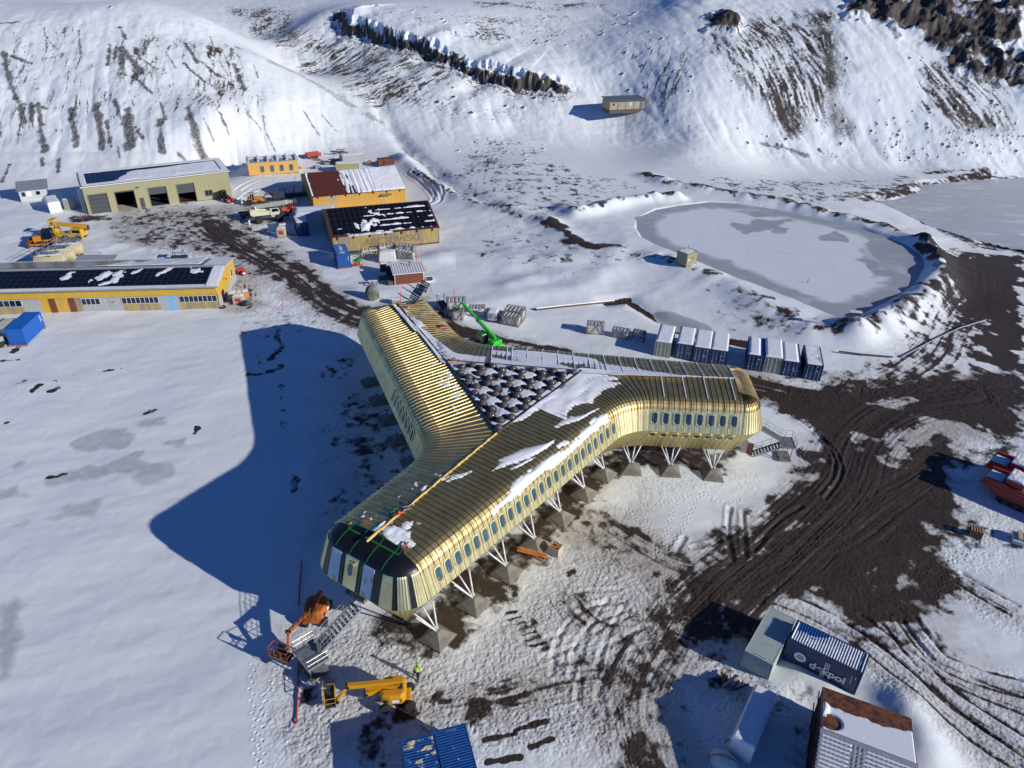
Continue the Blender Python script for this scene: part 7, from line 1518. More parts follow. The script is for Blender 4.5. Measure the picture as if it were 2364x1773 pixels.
def crate(origin, yaw, w, d, h, label, mt='grey_timber', group=None, cover='snow', fill='tarp', bars=5, name='timber_crate'):
    c = empty(name, origin, yaw, label, 'crate', group); t = .10
    m = MB(); [m.box(x, x + t, y, y + t, 0, h) for x in (0, w - t) for y in (0, d - t)]
    for z in (.0, h - t):
        m.box(0, w, -.02, t - .02, z, z + t); m.box(0, w, d - t + .02, d + .02, z, z + t); m.box(-.02, t - .02, t, d - t, z, z + t); m.box(w - t + .02, w + .02, t, d - t, z, z + t)
    m.build('frame', mt, c)
    m = MB(); k = max(2, int(w / .7))
    for y in (.0, d):
        for i in range(k): a, b = w * i / k, w * (i + 1) / k; m.bar((a, y, .08 if i % 2 else h - .08), (b, y, h - .08 if i % 2 else .08), .07)
    for x in (.0, w): m.bar((x, .05, .08), (x, d - .05, h - .08), .07)
    m.build('brace', mt, c)
    if fill: MB().box(.18, w - .18, .16, d - .16, .06, h - .28).build('contents', fill, c, bevel=.05)
    m = MB(); [m.box(w * (i + .5) / bars - .05, w * (i + .5) / bars + .05, 0, d, h - .02, h + .06) for i in range(bars)]; m.build('top_slat', mt, c)
    if cover:
        m = MB(); snow_patch(m, (.1, .1, h - .26), (w - .2, 0, 0), (0, d - .2, 0), 40, 24, lambda a, b: .16 + (fbm(a * 4, b * 3, 2, int(w * 50)) - .5) * .12); m.build('snow_cover', cover, c, smooth=True)
    return c
CRG = 'open timber crates left about the yard'
for a, b, d, h, lab, mt_, fl in (
    ((837, 596), (873, 592.5), 1.5, 1.5, 'empty braced timber crate with a snow lid beside the blue roof-lettered container', 'pale_timber', None),
    ((876, 588), (916, 584), 1.4, 1.7, 'barred timber crate behind the white wrapped load, against the solar warehouse', 'grey_timber', 'tarp'),
    ((917, 597), (953, 599), 1.3, 1.7, 'barred grey crate right of the white wrapped load', 'grey_timber', 'tarp'),
    ((920, 589), (956, 588), 1.3, 2.1, 'taller barred crate close behind the barred grey one, by the warehouse wall', 'grey_timber', 'tarp'),
    ((1033, 722), (1076, 722), 2.4, 1.9, 'large open crate under the tip of the green boom', 'grey_timber', 'tarp'),
    ((1045, 739), (1069, 741), 1.5, 1.6, 'small crate in front of the large one, below the green boom tip', 'grey_timber', 'tarp'),
    ((1084, 730), (1121, 731), 1.6, 1.5, 'broken crate full of snow, second group behind the green boom', 'grey_timber', None),
    ((1163, 738), (1206, 745), 2.2, 1.9, 'rear open-topped crate of the pair right of the small grey tank', 'grey_timber', 'tarp'),
    ((1158, 748.8), (1197, 756), 1.8, 1.7, 'front crate of the pair right of the small grey tank, with torn pale lining', 'grey_timber', 'tarp'),
    ((1353, 771.5), (1393, 775), 1.6, 1.8, 'single crate standing alone left of two others behind the building', 'grey_timber', 'tarp'),
    ((1411, 779.5), (1449, 787), 1.4, 1.5, 'long barred crate between the lone crate and the small dark one', 'grey_timber', 'tarp'),
    ((1457, 787), (1485, 793), 1.4, 1.6, 'small dark crate nearest the left grey container of the row', 'dark_timber', None)):
    o, yw, w = front(a, b); crate(o, yw, w, d, h, lab, mt_, CRG, 'snow', fl)
# white wrapped load and small grey tank on skids
o, yw, w = front((876, 606), (912, 604)); c = empty('wrapped_load', o, yw, 'white sheeted load on a pallet between the crates by the warehouse', 'load'); m = MB()
P = [[(w * (.5 + (u - .5) * (1.0 - .12 * v ** 3)), 2.4 * t_, .2 + 1.9 * v - .10 * (abs(u - .5) * 2) ** 4 * v) for u in np.linspace(0, 1, 10)] for v, t_ in ((0, 0), (.35, .02), (.7, .05), (.95, .12), (1, .3), (1, .8), (.95, .92), (.5, .98), (0, 1))]; m.grid(P)
for k in (0, -1): m.add([r_[k] for r_ in P], [tuple(range(len(P)))])
m.build('sheet', 'container_white', c, smooth=True); m = MB(); m.box(-.1, w + .1, -.1, 2.5, 0, .18); m.build('pallet', 'grey_timber', c); m = MB(); [m.box(w * f - .02, w * f + .02, -.03, 2.42, .2, .22) for f in (.3, .7)]; m.build('strap', 'dark_steel', c)
o, yw, w = front((1125, 742), (1146, 745)); c = empty('tank_on_skid', o, yw, 'small grey boxed tank with red panel between the crates', 'tank'); MB().box(0, w, 0, 2.0, .2, 1.7).build('body', 'tarp', c, bevel=.12); MB().box(.2, w - .6, -.03, .02, .6, 1.4).build('grille', 'grey_steel', c); MB().box(w - .1, w + .03, .2, .9, 1.0, 1.6).build('red_panel', 'red', c); m = MB(); m.box(-.1, w + .1, -.1, .15, 0, .2); m.box(-.1, w + .1, 1.8, 2.05, 0, .2); m.build('skid', 'dark_steel', c); m = MB(); snow_patch(m, (.1, .1, 1.7), (w - .2, 0, 0), (0, 1.8, 0), 20, 20, lambda a, b: .1 + a * 0); m.build('roof_snow', 'snow', c, smooth=True)
# dark steel platform lying behind the back wing
a, b = PZ(1008, 694, 1.2), PZ(1040, 740, .2); c = empty('steel_platform', (a[0], a[1], 0), 0, 'dark steel gangway section leaning behind the gold back wing', 'gangway'); d = V3(b) - V3(a); m = MB(); dn = Vector((d.x, d.y, 0)).normalized(); s = Vector((-dn.y, dn.x, 0)) * 1.3; z = Vector((0, 0, 1.1)); m.grid([[z, z + s], [z + d, z + d + s]]); m.build('deck', 'black', c)
m = MB(); railing(m, [z, z + d], 1.2, .04, 1, 1.2); railing(m, [z + s, z + s + d], 1.2, .04, 1, 1.2); m.bar(z, (0, 0, 0), .1); m.bar(z + s, (s.x, s.y, 0), .1); m.build('frame', 'dark_steel', c)
# beige fuel tanks with their steel platform
TG = 'beige fuel tanks in a row behind the yellow building'
ends = [((190, 573), 'rearmost beige fuel tank, nearest the yellow crane vehicle'), ((171, 587), 'middle beige fuel tank, partly overlapped by the nearest one'), ((152, 599), 'nearest beige fuel tank, half hidden behind the yellow building roof')]
for (px, py), lab in ends:
    p = PZ(px, py, 1.5); q = PZ(px - 44, py + 3, 1.5); d = V3(q) - V3(p); yw = math.atan2(-d.y, -d.x); c = empty('fuel_tank', (p[0], p[1], 0), yw, lab, 'tank', TG); r_ = 1.15
    MB().lathe([(.001, .18), (r_ * .6, .14), (r_ * .95, 0), (r_, -.12), (r_, -5.0), (r_ * .95, -5.1), (.001, -5.3)], 26, (0, 0, 1.5), 'x').build('shell', 'tank', c, smooth=True)
    m = MB(); [m.box(x, x + .3, -.9, .9, 0, .9) for x in (-.9, -4.2)]; m.build('saddle', 'concrete', c)
    m = MB(); snow_patch(m, (-4.8, -.45, 2.58), (4.6, 0, 0), (0, .9, 0), 40, 12, lambda a, b: .10 - .35 * (b - .5) ** 2); m.build('top_snow', 'snow', c, smooth=True)
    MB().cyl((-4.2, 0, 2.6), (-4.2, 0, 3.1), .2).build('manhole', 'grey_steel', c)
a, b = PZ(86, 592, 2.6), PZ(165, 548, 2.6); d = V3(b) - V3(a); c = empty('access_platform', (a[0], a[1], 0), math.atan2(d.y, d.x), 'grey railed steel walkway serving the beige tanks', 'platform'); L = Vector((d.x, d.y)).length
MB().box(0, L, 0, 1.2, 2.5, 2.6).build('deck', 'grating', c); m = MB()
for y in (0, 1.2): railing(m, [(0, y, 2.6), (L, y, 2.6)], 1.1, .04, 1, 1.5)
m.build('handrail', 'galvanised', c); m = MB(); [m.bar((x, y, 0), (x, y, 2.5), .12) for x in (.2, L * .33, L * .66, L - .2) for y in (.1, 1.1)]; [m.bar((L * k / 3 + .2, .1, .2), (L * (k + 1) / 3 - .2, .1, 2.4), .06) for k in range(3)]; m.build('post', 'galvanised', c)
for k in range(4): m = MB(); y0 = -.3; x0 = L * (k + .5) / 4; railing(m, [(x0 - 1, -2.2, 2.6), (x0 + 1, -2.2, 2.6), (x0 + 1, 0, 2.6)], 1.0, .03, 1, .8); m.box(x0 - 1, x0 + 1, -2.2, 0, 2.5, 2.58); m.build('side_deck', 'grey_steel', c)
a = PZ(172, 600, 3.3); HS_ = empty('low_shed', (a[0], a[1], 0), R(7), 'low grey sheet-roofed shed just behind the long yellow building', 'shed'); MB().box(0, 6.4, 0, 2.2, 0, 3.0).build('wall', 'grey_sheet', HS_); m = MB(); roof_slope(m, -.2, 6.6, (-.2, 3.05), (2.4, 3.25), .3); m.build('roof', 'roof_grey', HS_)
p = PZ(215, 588, .4); c = empty('dinghy', (p[0], p[1], 0), R(14), 'faded blue dinghy with snow in it beside the beige tanks', 'boat'); m = MB(); hull = []
for t in np.linspace(-1, 1, 9): w_ = .75 * (1 - max(0, t) ** 3) * (1 - .25 * max(0, -t)); hull.append([(t * 1.6, -w_, .75), (t * 1.6, -w_ * .8, .3), (t * 1.6, 0, .1), (t * 1.6, w_ * .8, .3), (t * 1.6, w_, .75)])
m.grid(hull); m.add(hull[0], [(0, 1, 2, 3, 4)]); m.build('hull', 'faded_blue', c); m = MB(); m.grid([[(q[0][0], q[0][1] * .9, .66), (q[0][0], 0, .74), (q[4][0], q[4][1] * .9, .66)] for q in hull]); m.build('snow_fill', 'snow', c, smooth=True)
def heap(name, px, py, n, size, mts, label, cat, spread=1.5, L=2.5, seed=1, z0=0.0, group=None, flat=False):
    """a loose pile: one thing, every stick a part of it"""
    p = G(px, py); r_ = random.Random(seed); c = empty(name, (p[0], p[1], p[2] + z0), r_.uniform(0, 3), label, cat, group)
    for k in range(n):
        a = r_.uniform(-.5, .5) if not flat else r_.uniform(-.12, .12); x, y, z = r_.uniform(-spread, spread) * .5, r_.uniform(-spread, spread) * .5, .05 + k * size * .8 / (2 if flat else 1.3)
        MB().obox((x, y, z), (L * r_.uniform(.6, 1), size * r_.uniform(.8, 2), size), rz=a, ry=0 if flat else r_.uniform(-.12, .12)).build('plank', mts[k % len(mts)], c)
    return c
heap('lumber_stack', 1228, 1281, 9, .11, ['orange_timber'], 'stack of orange-brown boards on the ground under the long gold wing', 'lumber', .8, 3.4, 3, flat=True).rotation_euler.z = R(-24)
o, yw, w = front((1264, 1278), (1278, 1284)); c = empty('timber_box', o, yw, 'open pale timber box of offcuts beside the orange boards', 'box'); m = MB()
for x0, x1, y0, y1 in ((0, 1.2, 0, .05), (0, 1.2, .95, 1.0), (0, .05, .05, .95), (1.15, 1.2, .05, .95)): m.box(x0, x1, y0, y1, 0, 1.0)
m.build('side', 'pale_timber', c); r_ = random.Random(3)
for k in range(8): MB().obox((.6 + r_.uniform(-.2, .2), .5 + r_.uniform(-.25, .25), .75 + k * .045), (.9, .12, .05), rz=r_.uniform(-.5, .5), ry=r_.uniform(-.3, .3)).build('offcut', 'orange_timber', c)
heap('pallet_stack', 2250, 1236, 1, .12, ['dark_timber'], 'stack of weathered pallets on the trampled snow near the red carriers', 'pallets', .1, 1.2, 5)
p = G(2250, 1240); c = [q for q in bpy.data.objects if q.name.startswith('pallet_stack')][0]; c.rotation_euler.z = R(-25)
for k in range(6):
    z = k * .16; m = MB(); [m.box(-.6, .6, y - .05, y + .05, z, z + .1) for y in (-.45, 0, .45)]; m.build('bearer', 'dark_timber', c); m = MB(); [m.box(x - .06, x + .06, -.5, .5, z + .1, z + .13) for x in (-.52, -.26, 0, .26, .52)]; m.build('board', 'timber', c)
p = G(2340, 1245); c = empty('pallet_load', (p[0], p[1], p[2]), R(-28), 'pallet of pale folded panels under snow at the right edge', 'pallet'); MB().box(-.2, 2.6, -.9, 1.0, 0, .5).build('pallet', 'container_white', c)
for k in range(4): MB().box(.2 + k * .55, .62 + k * .55, -.7, .8, .5, .85).build('panel', 'pale_timber' if k < 2 else 'tarp', c)
# snow-buried trailer, debris and covered things behind the pale container
c = empty('covered_trailer', (17.15, 33.3, 0), R(-33.4), 'long trailer buried under deep snow in front of the pale container', 'trailer'); w, l, h = 1.75, 5.7, 1.9
MB().box(0, w, 0, l, .25, h).box(.1, w - .1, .1, l - .1, -.1, .25).build('body', 'container_white', c, bevel=.1); m = MB(); snow_patch(m, (-.05, -.05, h - .02), (w + .1, 0, 0), (0, l + .1, 0), 40, 110, lambda a, b: np.minimum(.42, 3.5 * np.minimum(np.minimum(a, 1 - a) + .03, np.minimum(b, 1 - b) * 2.6 + .03)) + (fbm(a * 3, b * 7, 3, 3) - .5) * .08); m.build('roof_snow', 'snow', c, smooth=True)
for px, py, rx, ry, rz_, lab in ((1700, 1722, .85, .7, .75, 'rounded snow-covered drum near the end of the buried trailer'), (1672, 1764, 1.2, .9, 1.0, 'snow-covered bundle in ropes at the bottom edge beside the trailer')):
    p = G(px, py); c = empty('covered_bundle', (p[0], p[1], p[2]), R(-40), lab, 'bundle'); P = []
    for t in np.linspace(0, math.pi / 2, 7): P.append([(rx * math.cos(t) * math.cos(u) * (1 + .08 * math.sin(3 * u)), ry * math.cos(t) * math.sin(u), rz_ * math.sin(t)) for u in np.linspace(0, 2 * math.pi, 19)])
    MB().grid(P).build('cover', 'dirty_snow', c, smooth=True); m = MB(); [m.tube([(rx * 1.02 * math.cos(t) * math.cos(u), ry * 1.02 * math.cos(t) * math.sin(u), rz_ * 1.02 * math.sin(t)) for t in np.linspace(0, math.pi, 11)], .03) for u in (.4,)]; m.build('rope', 'dark_timber', c)
heap('timber_rack', 1706, 1590, 7, .10, ['pale_timber', 'dark_timber', 'timber'], 'snow-dusted heap of broken timber frames left of the buried trailer', 'timber', 1.8, 1.8, 8)
heap('timber_pile', 1678, 1572, 5, .10, ['orange_timber', 'dark_timber'], 'small rusty-brown heap of boards left of the broken frames', 'timber', .8, 1.6, 9)
heap('rubble_heap', 1726, 1478, 5, .3, ['dark_timber'], 'dark heap of earth and boards in the shade of the pale container', 'heap', 1.6, 1.2, 10)
# yard clutter far off
heap('cable_drum_stack', 696, 388, 6, .22, ['pale_timber', 'roof_white'], 'stack of snowy pallets at the right end of the pine module', 'pallets', .8, 1.6, 11)
heap('scrap_heap', 733, 388, 8, .16, ['dark_steel', 'roof_white'], 'tangle of snowy scrap between the pine module and olive container', 'scrap', 2.2, 2.0, 12)
heap('pipe_stack', 770, 374, 12, .22, ['grey_steel', 'roof_white', 'grey_sheet'], 'long snowy stack of grey pipes and beams by the dark grey container', 'pipes', 3.4, 5.0, 13, flat=True)
heap('beam_stack', 785, 354, 6, .25, ['dark_steel', 'grey_steel'], 'dark beams stacked farthest back above the grey container', 'beams', 3.0, 3.0, 14)
heap('board_stack', 735, 370, 3, .3, ['grey_timber'], 'low grey board stack in front of the red trailer', 'boards', .5, 2.0, 15, flat=True)
heap('scrap_heap', 862, 376, 6, .2, ['timber', 'roof_white'], 'scattered snowy boards right of the dark grey container', 'scrap', 3, 1.8, 16)
def simple(name, px, py, yaw, label, cat, build, group=None):
    p = G(px, py); c = empty(name, (p[0], p[1], p[2] - .03), yaw, label, cat, group); build(c); return c
def b_tr(c):
    MB().box(-2, 2, -.9, .9, .5, .7).box(-2, 2, -.95, -.85, .7, 1.5).box(-2, 2, .85, .95, .7, 1.5).box(-2.05, -1.95, -.95, .95, .7, 1.5).build('bed', 'red', c)
    [wheel(c, (x, y, .4), .4, .25, 'y') for x in (-.6, .6) for y in (-.95, .95)]
simple('trailer', 724, 364, R(35), 'red open trailer tilted at the foot of the left slope', 'trailer', b_tr)
def b_bc(c): MB().box(-2.2, 2.2, -1, 1, .35, 1.9).build('body', 'rust', c, bevel=.05); m = MB(); [m.lathe([(.18, -.02), (.18, .02)], 10, (x, -1.02, 1.2), 'y') for x in (-1.4, -.2, 1.0)]; m.build('porthole', 'black', c); m = MB(); [m.box(x, x + .3, -1, 1, 0, .35) for x in (-2, 1.7)]; m.build('skid', 'dark_steel', c)
simple('rusty_tank', 891, 381, R(20), 'rusty brown box tank above the right corner of the warehouse roof', 'tank', b_bc)
def b_barrel(c): MB().lathe([(.001, 0), (.31, 0), (.31, .31), (.31, .32)], 18).build('lower_body', 'bright_red', c); MB().lathe([(.315, .32), (.315, .60)], 18).build('white_band', 'mark_white', c); MB().lathe([(.31, .60), (.31, .9), (.28, .9), (.28, .87), (.001, .87)], 18).build('upper_body', 'bright_red', c)
simple('barrel', 563, 635, 0, 'red barrel with a white band beyond the yellow gable', 'barrel', b_barrel)
def b_gen(c): MB().box(-.6, .6, -.4, .4, .15, .95).build('body', 'bright_red', c, bevel=.06); m = MB(); [m.bar((x, y, 0), (x, y, 1.1), .05) for x in (-.65, .65) for y in (-.42, .42)]; m.build('frame', 'black', c); [wheel(c, (-.3, y, .18), .18, .1, 'y') for y in (-.45, .45)]
simple('generator', 556, 631, R(30), 'red and black generator next to the banded barrel', 'generator', b_gen)
def cb(w, d, h, body='pale_timber', patch='red'):
    def f(c):
        MB().box(0, w, 0, d, .12, h).build('body', body, c); MB().box(0, w, .05, .2, 0, .12).box(0, w, d - .2, d - .05, 0, .12).build('skid', 'grey_timber', c)
        if patch: MB().box(w * .2, w * .8, -.02, 0, h * .35, h * .75).build('red_print', patch, c)
        m = MB(); snow_patch(m, (0, 0, h), (w, 0, 0), (0, d, 0), 12, 12, lambda a, b: .09 + a * 0); m.build('snow_cap', 'snow', c, smooth=True)
        m = MB(); [m.box(-.02, w + .02, -.03, -.0, z, z + .06) for z in (.2, h - .12)]; m.build('batten', 'grey_timber', c)
    return f
CB = 'boxes stacked by the yellow gable'
for px, py, yw, lab, w_, d_, h_, pt in ((529, 694, 10, 'snow-capped box closest to the yellow gable door', 1.1, 1.2, 1.3, None), (539, 703, 5, 'front timber box with red print by the yellow gable', 1.6, 1.2, 1.5, 'red'), (548, 690, 12, 'snow-capped box behind the printed one', 1.3, 1.2, 1.2, 'red'), (562, 690, 40, 'tilted tan box at the right of the gable boxes', 1.1, .9, 1.3, None)): simple('timber_box', px, py, R(yw), lab, 'box', cb(w_, d_, h_, 'pale_timber' if pt or yw != 40 else 'orange_timber', pt), CB)
def b_bag(c):
    P = [[(1.0 * math.cos(t) * math.cos(u) * (1 + .15 * math.sin(2 * u + 1)), .65 * math.cos(t) * math.sin(u), .85 * math.sin(t)) for u in np.linspace(0, 6.283, 15)] for t in np.linspace(0, 1.5, 6)]; MB().grid(P).build('sheet', 'black', c); m = MB(); m.tube([(1.02 * math.cos(t), -.2, .87 * math.sin(t)) for t in np.linspace(0, 3.14, 9)], .03); m.build('rope', 'grey_steel', c)
simple('covered_heap', 567, 703, R(20), 'black sheeted heap in front of the gable boxes', 'heap', b_bag)
def b_tyre(c): MB().lathe([(.28, -.14), (.5, -.12), (.55, 0), (.5, .12), (.28, .14), (.26, 0), (.28, -.14)], 22, (0, 0, .14)).build('tyre_body', 'rubber', c, smooth=True); MB().lathe([(.001, .1), (.3, .12)], 14, (0, 0, .05)).build('snow_fill', 'snow', c)
simple('tyre', 514, 710, 0, 'black tyre lying at the front corner of the yellow building', 'tyre', b_tyre)
o, yw, w = front((641, 549), (656, 549)); c = empty('timber_box', o, yw, 'tall red-printed pallet box with snow cap in the crane yard', 'box'); cb(1.6, 1.3, 2.0)(c)
simple('timber_box', 646, 540, R(20), 'second snow-capped box behind the tall printed one in the crane yard', 'box', cb(1.5, 1.2, 1.9, 'pale_timber', None))
def b_panel(c): MB().obox((0, 0, .12), (1.9, 1.3, .1), ry=.05).build('sheet', 'faded_blue', c); MB().box(-.9, .9, -.6, -.5, 0, .08).box(-.9, .9, .5, .6, 0, .08).build('bearer', 'dark_timber', c)
simple('panel_stack', 672, 543, R(-20), 'flat blue-grey panel lying in the shade before the navy container', 'panel', b_panel)
def b_rack(c):
    m = MB()
    for x in (0, 2.2, 4.4, 6.6):
        for y in (0, 1.6): m.bar((x, y, 0), (x, y, 2.1), .12)
    for z in (.2, 1.1, 2.1):
        for y in (0, 1.6): m.bar((0, y, z), (6.6, y, z), .1)
    m.build('rack_frame', 'dark_steel', c); m = MB(); [m.box(.1 + k * 2.2, 2.0 + k * 2.2, .1, 1.5, .25, .9) for k in range(3)]; m.build('rack_load', 'dark_timber', c)
simple('steel_rack', 660, 458, R(22), 'dark steel storage rack in the shade of the warehouse gable', 'rack', b_rack)
def b_gc(c):
    m = MB(); [m.bar((x, y, 0), (x, y, 1.1), .07) for x in (0, 1.8) for y in (0, 1.1)]; [m.bar((0, y, z), (1.8, y, z), .06) for y in (0, 1.1) for z in (.1, 1.05)]; [m.bar((x, 0, z), (x, 1.1, z), .06) for x in (0, 1.8) for z in (.1, 1.05)]; m.build('cage', 'orange_timber', c)
    r_ = random.Random(2); [MB().cyl((.3 + k * .25, .25, .2), (.3 + k * .25, .25, .9), .11, n=8).build('bottle', 'red', c) for k in range(5)]
    P = [[(.9 + .8 * math.cos(t) * math.cos(u), .65 + .45 * math.cos(t) * math.sin(u), 1.0 + .5 * math.sin(t) * (1 + .2 * math.sin(4 * u))) for u in np.linspace(0, 6.283, 13)] for t in np.linspace(0, 1.5, 5)]; MB().grid(P).build('green_net', 'dark_green', c)
simple('cage_pallet', 815, 616, R(8), 'small cage of red bottles under green netting beside the blue container', 'cage', b_gc)
for px, py, lab, h_, mt_ in ((879, 631, 'dark tall box with snowy top left of the brown hut', 1.9, 'dark_timber'), (893, 639, 'weathered brown box nearest the brown hut wall', 2.1, 'dark_timber'), (875, 648, 'low dark box in the shade of the brown hut', 1.1, 'dark_timber')): simple('timber_box', px, py, R(15), lab, 'box', cb(1.3, 1.2, h_, mt_, None))
def b_table(c): m = MB(); [m.box(-.9, .9, y, y + .16, z, z + .05) for y, z in ((-.35, .72), (-.1, .72), (.15, .72), (-.85, .42), (.7, .42))]; m.build('board', 'dark_timber', c); m = MB(); [m.bar((x, s * .75, 0), (x, s * .15, .72), .08) for x in (-.7, .7) for s in (-1, 1)]; [m.bar((x, -.8, .38), (x, .8, .38), .08) for x in (-.7, .7)]; m.build('leg', 'dark_timber', c); m = MB(); m.box(-.85, .85, -.3, .25, .77, .83); m.build('snow_cap', 'snow', c)
simple('picnic_table', 861, 657, R(10), 'dark picnic table with snow on it near the big boulder', 'table', b_table)
def blob(c, rx, ry, rz_, mt_, seed, name='rock_body'):
    bm = bmesh.new(); bmesh.ops.create_icosphere(bm, subdivisions=4, radius=1); P = np.array([v.co[:] for v in bm.verts]); n_ = fbm(P[:, 0] * 1.1 + P[:, 2] * .7 + seed, P[:, 1] * 1.1 - P[:, 2] * .5, 4, seed); f = .72 + .55 * n_
    for v, k in zip(bm.verts, f): v.co = (v.co.x * rx * k, v.co.y * ry * k, v.co.z * rz_ * k)
    me = bpy.data.meshes.new(name); bm.to_mesh(me); bm.free(); me.materials.append(MT[mt_]); o = bpy.data.objects.new(name, me); COL.objects.link(o); o.parent = c; return o
p = G(858, 692); c = empty('boulder', (p[0], p[1] + .6, p[2] + .7), 0, 'large grey boulder with snow in its clefts beside the dark road', 'boulder'); blob(c, 1.25, 1.1, 1.75, 'boulder', 7)
m = MB(); snow_patch(m, (.5, -.7, .75), (.7, .25, -.5), (-.15, .5, .65), 16, 16, lambda a, b: .12 - .4 * ((a - .5) ** 2 + (b - .5) ** 2) + (fbm(a * 4, b * 4, 2, 3) - .5) * .2); m.build('snow_cap', 'snow', c, smooth=True)
# small solar racks by the brown hut
for k, (px, py) in enumerate(((946, 690), (955, 676), (966, 668))):
    p = G(px, py); c = empty('panel_rack', (p[0], p[1], p[2]), R(-50), ('front slanted rack of snowy slats beside the brown hut', 'middle slanted rack of snowy slats beside the brown hut', 'rear slanted rack of snowy slats leaning at the brown hut wall')[k], 'rack', 'slanted racks by the brown hut'); m = MB(); [m.bar((x, 0, .1), (x, 1.0, 1.5), .08) for x in (0, 2.2)]; [m.bar((x, 1.0, 1.5), (x, 1.4, 0), .06) for x in (0, 2.2)]; m.build('frame', 'dark_steel', c)
    for j in range(5): MB().obox((1.1, .1 + j * .21, .25 + j * .3), (2.4, .26, .05), rx=.95).build('slat', 'faded_blue' if j % 2 else 'dark_steel', c)
heap('plank_pile', 985, 690, 4, .1, ['grey_timber'], 'flat grey planks on the snow right of the slatted racks', 'planks', 1, 2.6, 21, flat=True)
def b_skid(c): MB().box(-.7, .7, -.5, .5, .1, .9).build('body', 'grey_timber', c); MB().box(-.7, .7, -.5, .5, .9, .98).build('snow_cap', 'snow', c)
simple('timber_box', 914, 700, R(15), 'small grey box just behind the far end of the gold roof', 'box', b_skid)
def b_shedlet(c): MB().prism_x([(0, 0), (1.2, 0), (1.2, .4), (0, 1.2)], 0, 1.4).build('body', 'container_white', c); MB().add([(.1, -.02, .3), (1.3, -.02, .3), (1.3, -.02, 1.1), (.1, -.02, 1.1)], [(0, 1, 2, 3)]).build('panel', 'dark_steel', c)
simple('small_bunker', 983, 652, R(15), 'low white hatch against the right side of the brown hut', 'hatch', b_shedlet)
heap('pallet_stack', 427, 470, 4, .14, ['orange_timber', 'timber'], 'orange-brown pallets in front of the rightmost bay doors of the olive hall', 'pallets', .6, 2.0, 31, flat=True)
heap('snowy_load', 360, 462, 5, .3, ['roof_white', 'timber'], 'snowy load of boards in the third bay door of the olive hall', 'load', 1.2, 1.6, 32)
def b_frame(c): m = MB(); [m.bar((x, y, .4), (x * .8, y, 1.9), .09) for x in (-1, 1) for y in (-.7, .7)]; m.box(-.85, .85, -.75, .75, 1.9, 1.98); m.build('roll_cage', 'black', c); MB().box(-1.5, 1.5, -.7, .7, .4, .9).build('body', 'dark_steel', c, bevel=.06); [wheel(c, (x, y, .35), .35, .25, 'y') for x in (-1, 1) for y in (-.7, .7)]; MB().box(-.7, .7, -.6, .6, 1.98, 2.04).build('roof_snow', 'snow', c)
p = PZ(414, 596, .5); c = empty('utility_buggy', (p[0], p[1], 0), R(10), 'small black open buggy just behind the roof of the long yellow building', 'buggy'); b_frame(c)
# marker poles
PG = 'thin red marker poles'
for (bx, by), h_, lab in (((654, 716), 2.2, 'red marker pole in the snow below the dark road'), ((633, 415), 2.2, 'red marker pole in front of the pine module'), ((190, 511), 2.0, 'bright red pole at the corner of the olive hall'), ((962, 608), 2.2, 'red pole on the snow above the brown hut roof'), ((983.5, 640), 2.2, 'red pole at the right corner of the brown hut'), ((925, 700), 2.2, 'red pole with crossbar behind the back wing of the gold building'), ((1048, 690), 2.0, 'thin dark red pole at the large crate under the green boom'), ((1862, 660), 1.4, 'short pole on the bank of the frozen pond')):
    p = G(bx, by); c = empty('marker_pole', (p[0], p[1], p[2] - .1), 0, lab, 'pole', PG); MB().cyl((0, 0, 0), (.05, 0, h_), .055, n=7).build('pole', 'bright_red' if h_ != 1.4 else 'dark_steel', c); MB().cyl((.05, 0, h_), (.05, 0, h_ + .05), .07, n=7).build('cap', 'mark_white' if h_ == 2.0 else 'bright_red', c)
# long red and white barrier rail lying along the trodden edge
pts = [V3(G(a, b)) + Vector((0, 0, .09)) for a, b in ((697, 1296), (693, 1345), (690, 1400))]; c = empty('barrier_pole', pts[0], 0, 'dark red barrier pole lying in the shade left of the orange lift', 'barrier'); MB().tube([q - pts[0] for q in pts], .06).build('rail', 'red', c)
pts = [V3(G(a, b)) + Vector((0, 0, .09)) for a, b in ((690, 1525), (688, 1590), (684, 1672))]; c = empty('barrier_pole', pts[0], 0, 'long faded red barrier pole lying on snow left of the yellow lift basket', 'barrier'); MB().tube([q - pts[0] for q in pts], .07).build('rail', 'red', c)
# pipes and the small stand by the pond
def pipe(lst, r_, mt_, label, lift=.1, snow=False):
    P = [V3(G(a, b)) + Vector((0, 0, lift)) for a, b in lst]; c = empty('pipe', P[0], 0, label, 'pipe'); MB().tube([q - P[0] for q in P], r_, 7).build('tube', mt_, c)
    if snow: MB().tube([q - P[0] + Vector((0, 0, r_ * .8)) for q in P], r_ * .7, 6).build('snow_cap', 'snow', c)
pipe([(1238, 716), (1300, 709), (1360, 703), (1418, 697)], .22, 'dark_timber', 'long snow-topped pipe leading to the dark ditch', .15, True)
pipe([(1935, 815), (1990, 822), (2060, 828)], .12, 'dark_steel', 'dark pipe running from the end of the container row', .3)
pipe([(2080, 828), (2150, 790), (2215, 760), (2275, 742)], .12, 'grey_steel', 'pair of thin pipes crossing the black shore on the right', .3)
p = G(1970, 742); c = empty('sluice_frame', (p[0], p[1], p[2]), R(-10), 'small dark timber stand at the near corner of the frozen pond', 'frame'); m = MB(); [m.bar((x, 0, -.2), (x, 0, 1.7), .12) for x in (-.7, .7)]; m.bar((-.8, 0, .5), (.8, 0, 1.4), .08); m.bar((-.8, 0, 1.4), (.8, 0, .5), .08); m.build('post', 'dark_timber', c); MB().box(-.9, .9, -.4, .4, 1.65, 1.75).build('top_board', 'container_white', c)
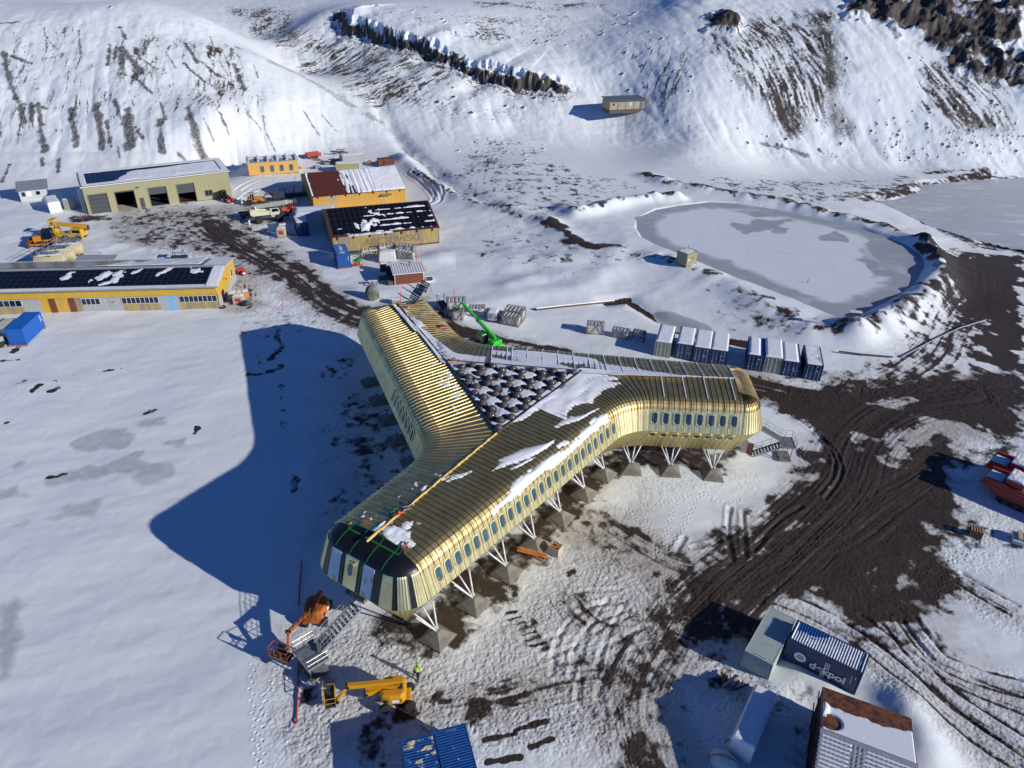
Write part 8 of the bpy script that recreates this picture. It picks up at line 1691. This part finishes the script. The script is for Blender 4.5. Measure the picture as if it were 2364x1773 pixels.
# left-edge machine beside the blue container
p = PZ(6, 800, .5); c = empty('parked_trailer', (p[0] - 1.5, p[1] + 1.2, 0), R(80), 'dark grey trailer mostly cut off at the left edge beside the blue container', 'trailer'); MB().box(-1.5, 4, -1.1, 1.1, .6, .8).build('bed', 'dark_steel', c); MB().box(1.0, 4, -1.1, 1.1, .8, 2.6).build('body', 'cream', c, bevel=.08); MB().box(-1.2, .4, -.9, .9, .8, 1.5).build('engine', 'grey_sheet', c); [wheel(c, (x, y, .45), .45, .3, 'y') for x in (-.4, 2.4) for y in (-1.0, 1.0)]
# things lying on the gold roof
def on_roof(px, py, z=ZR + .1): q = PZ(px, py, z); return V3(q)
p = on_roof(932, 1180); c = empty('rope_coil', p, R(57), 'coil of grey rope and cables lying on the gold ridge', 'rope'); r_ = random.Random(6)
for k in range(6): MB().tube([(-.2 + .16 * j + r_.uniform(-.1, .1), r_.uniform(-.35, .35), .05 + r_.uniform(0, .12)) for j in range(9)], .025, 5).build('rope_strand', 'tarp' if k % 2 else 'black', c)
p = on_roof(921, 1184); c = empty('tool_bundle', p, R(57), 'red and green tool bundle lying on the gold ridge', 'tools'); blob(c, .22, .18, .2, 'bright_red', 3, 'red_bag'); q = blob(c, .55, .28, .16, 'black', 5, 'black_bag'); q.location = (-.3, .35, 0); q = MB().tube([(-.5 + .12 * j, .4 + .12 * math.sin(j * 2.1), .16) for j in range(8)], .035, 5).build('green_strap', 'green', c)
for px, py, lab, rt_ in ((874, 1222, 'crossed pale boards at the end of the gold ridge', 10), (845, 1206, 'copper-brown offcut near the membrane edge left of the ridge', 60), (938, 1262, 'copper-brown offcut at the membrane edge right of the ridge', 100)):
    p = on_roof(px, py, ZR - .2); c = empty('roof_offcut', p, R(rt_), lab, 'offcut'); MB().obox((0, 0, .12), (1.1, .16, .04), rz=.3, ry=.05).build('strip', 'copper' if rt_ > 10 else 'pale_timber', c); MB().obox((.1, .1, .16), (.8, .14, .04), rz=-1.0, ry=-.1).build('strip', 'copper' if rt_ > 10 else 'pale_timber', c)
p = on_roof(1049, 837); c = empty('sawhorse', p, R(20), 'small red frame standing at the left corner of the dome deck', 'frame'); m = MB(); [m.bar((x, s * .35, 0), (0, 0, .75), .05) for x in (-.45, .45) for s in (-1, 1)]; m.bar((-.45, -.35, .2), (.45, -.35, .2), .05); m.bar((-.45, .35, .2), (.45, .35, .2), .05); m.build('leg', 'lift_orange', c)
for px, py, lab in ((958, 700, 'dark clutter of tools near the far end of the back ridge'), (925, 712, 'dark cable bundle at the far end of the back ridge')):
    p = on_roof(px, py, ZR - .15); c = empty('cable_bundle', p, R(30), lab, 'cables'); r_ = random.Random(int(px)); [MB().tube([(-.9 + .3 * j, r_.uniform(-.3, .3), .06 + r_.uniform(0, .12)) for j in range(7)], .05, 5).build('cable', 'black' if k else 'faded_blue', c) for k in range(4)]
p = on_roof(1020, 754, ZR - .3); c = empty('red_tray', p, R(30), 'small red tray on the gold slope of the back wing', 'tray'); MB().box(-.4, .4, -.25, .25, 0, .12).build('tray_body', 'red', c); MB().tube([(-.4, 0, .14), (0, 0, .26), (.4, 0, .14)], .03, 5).build('handle', 'black', c)
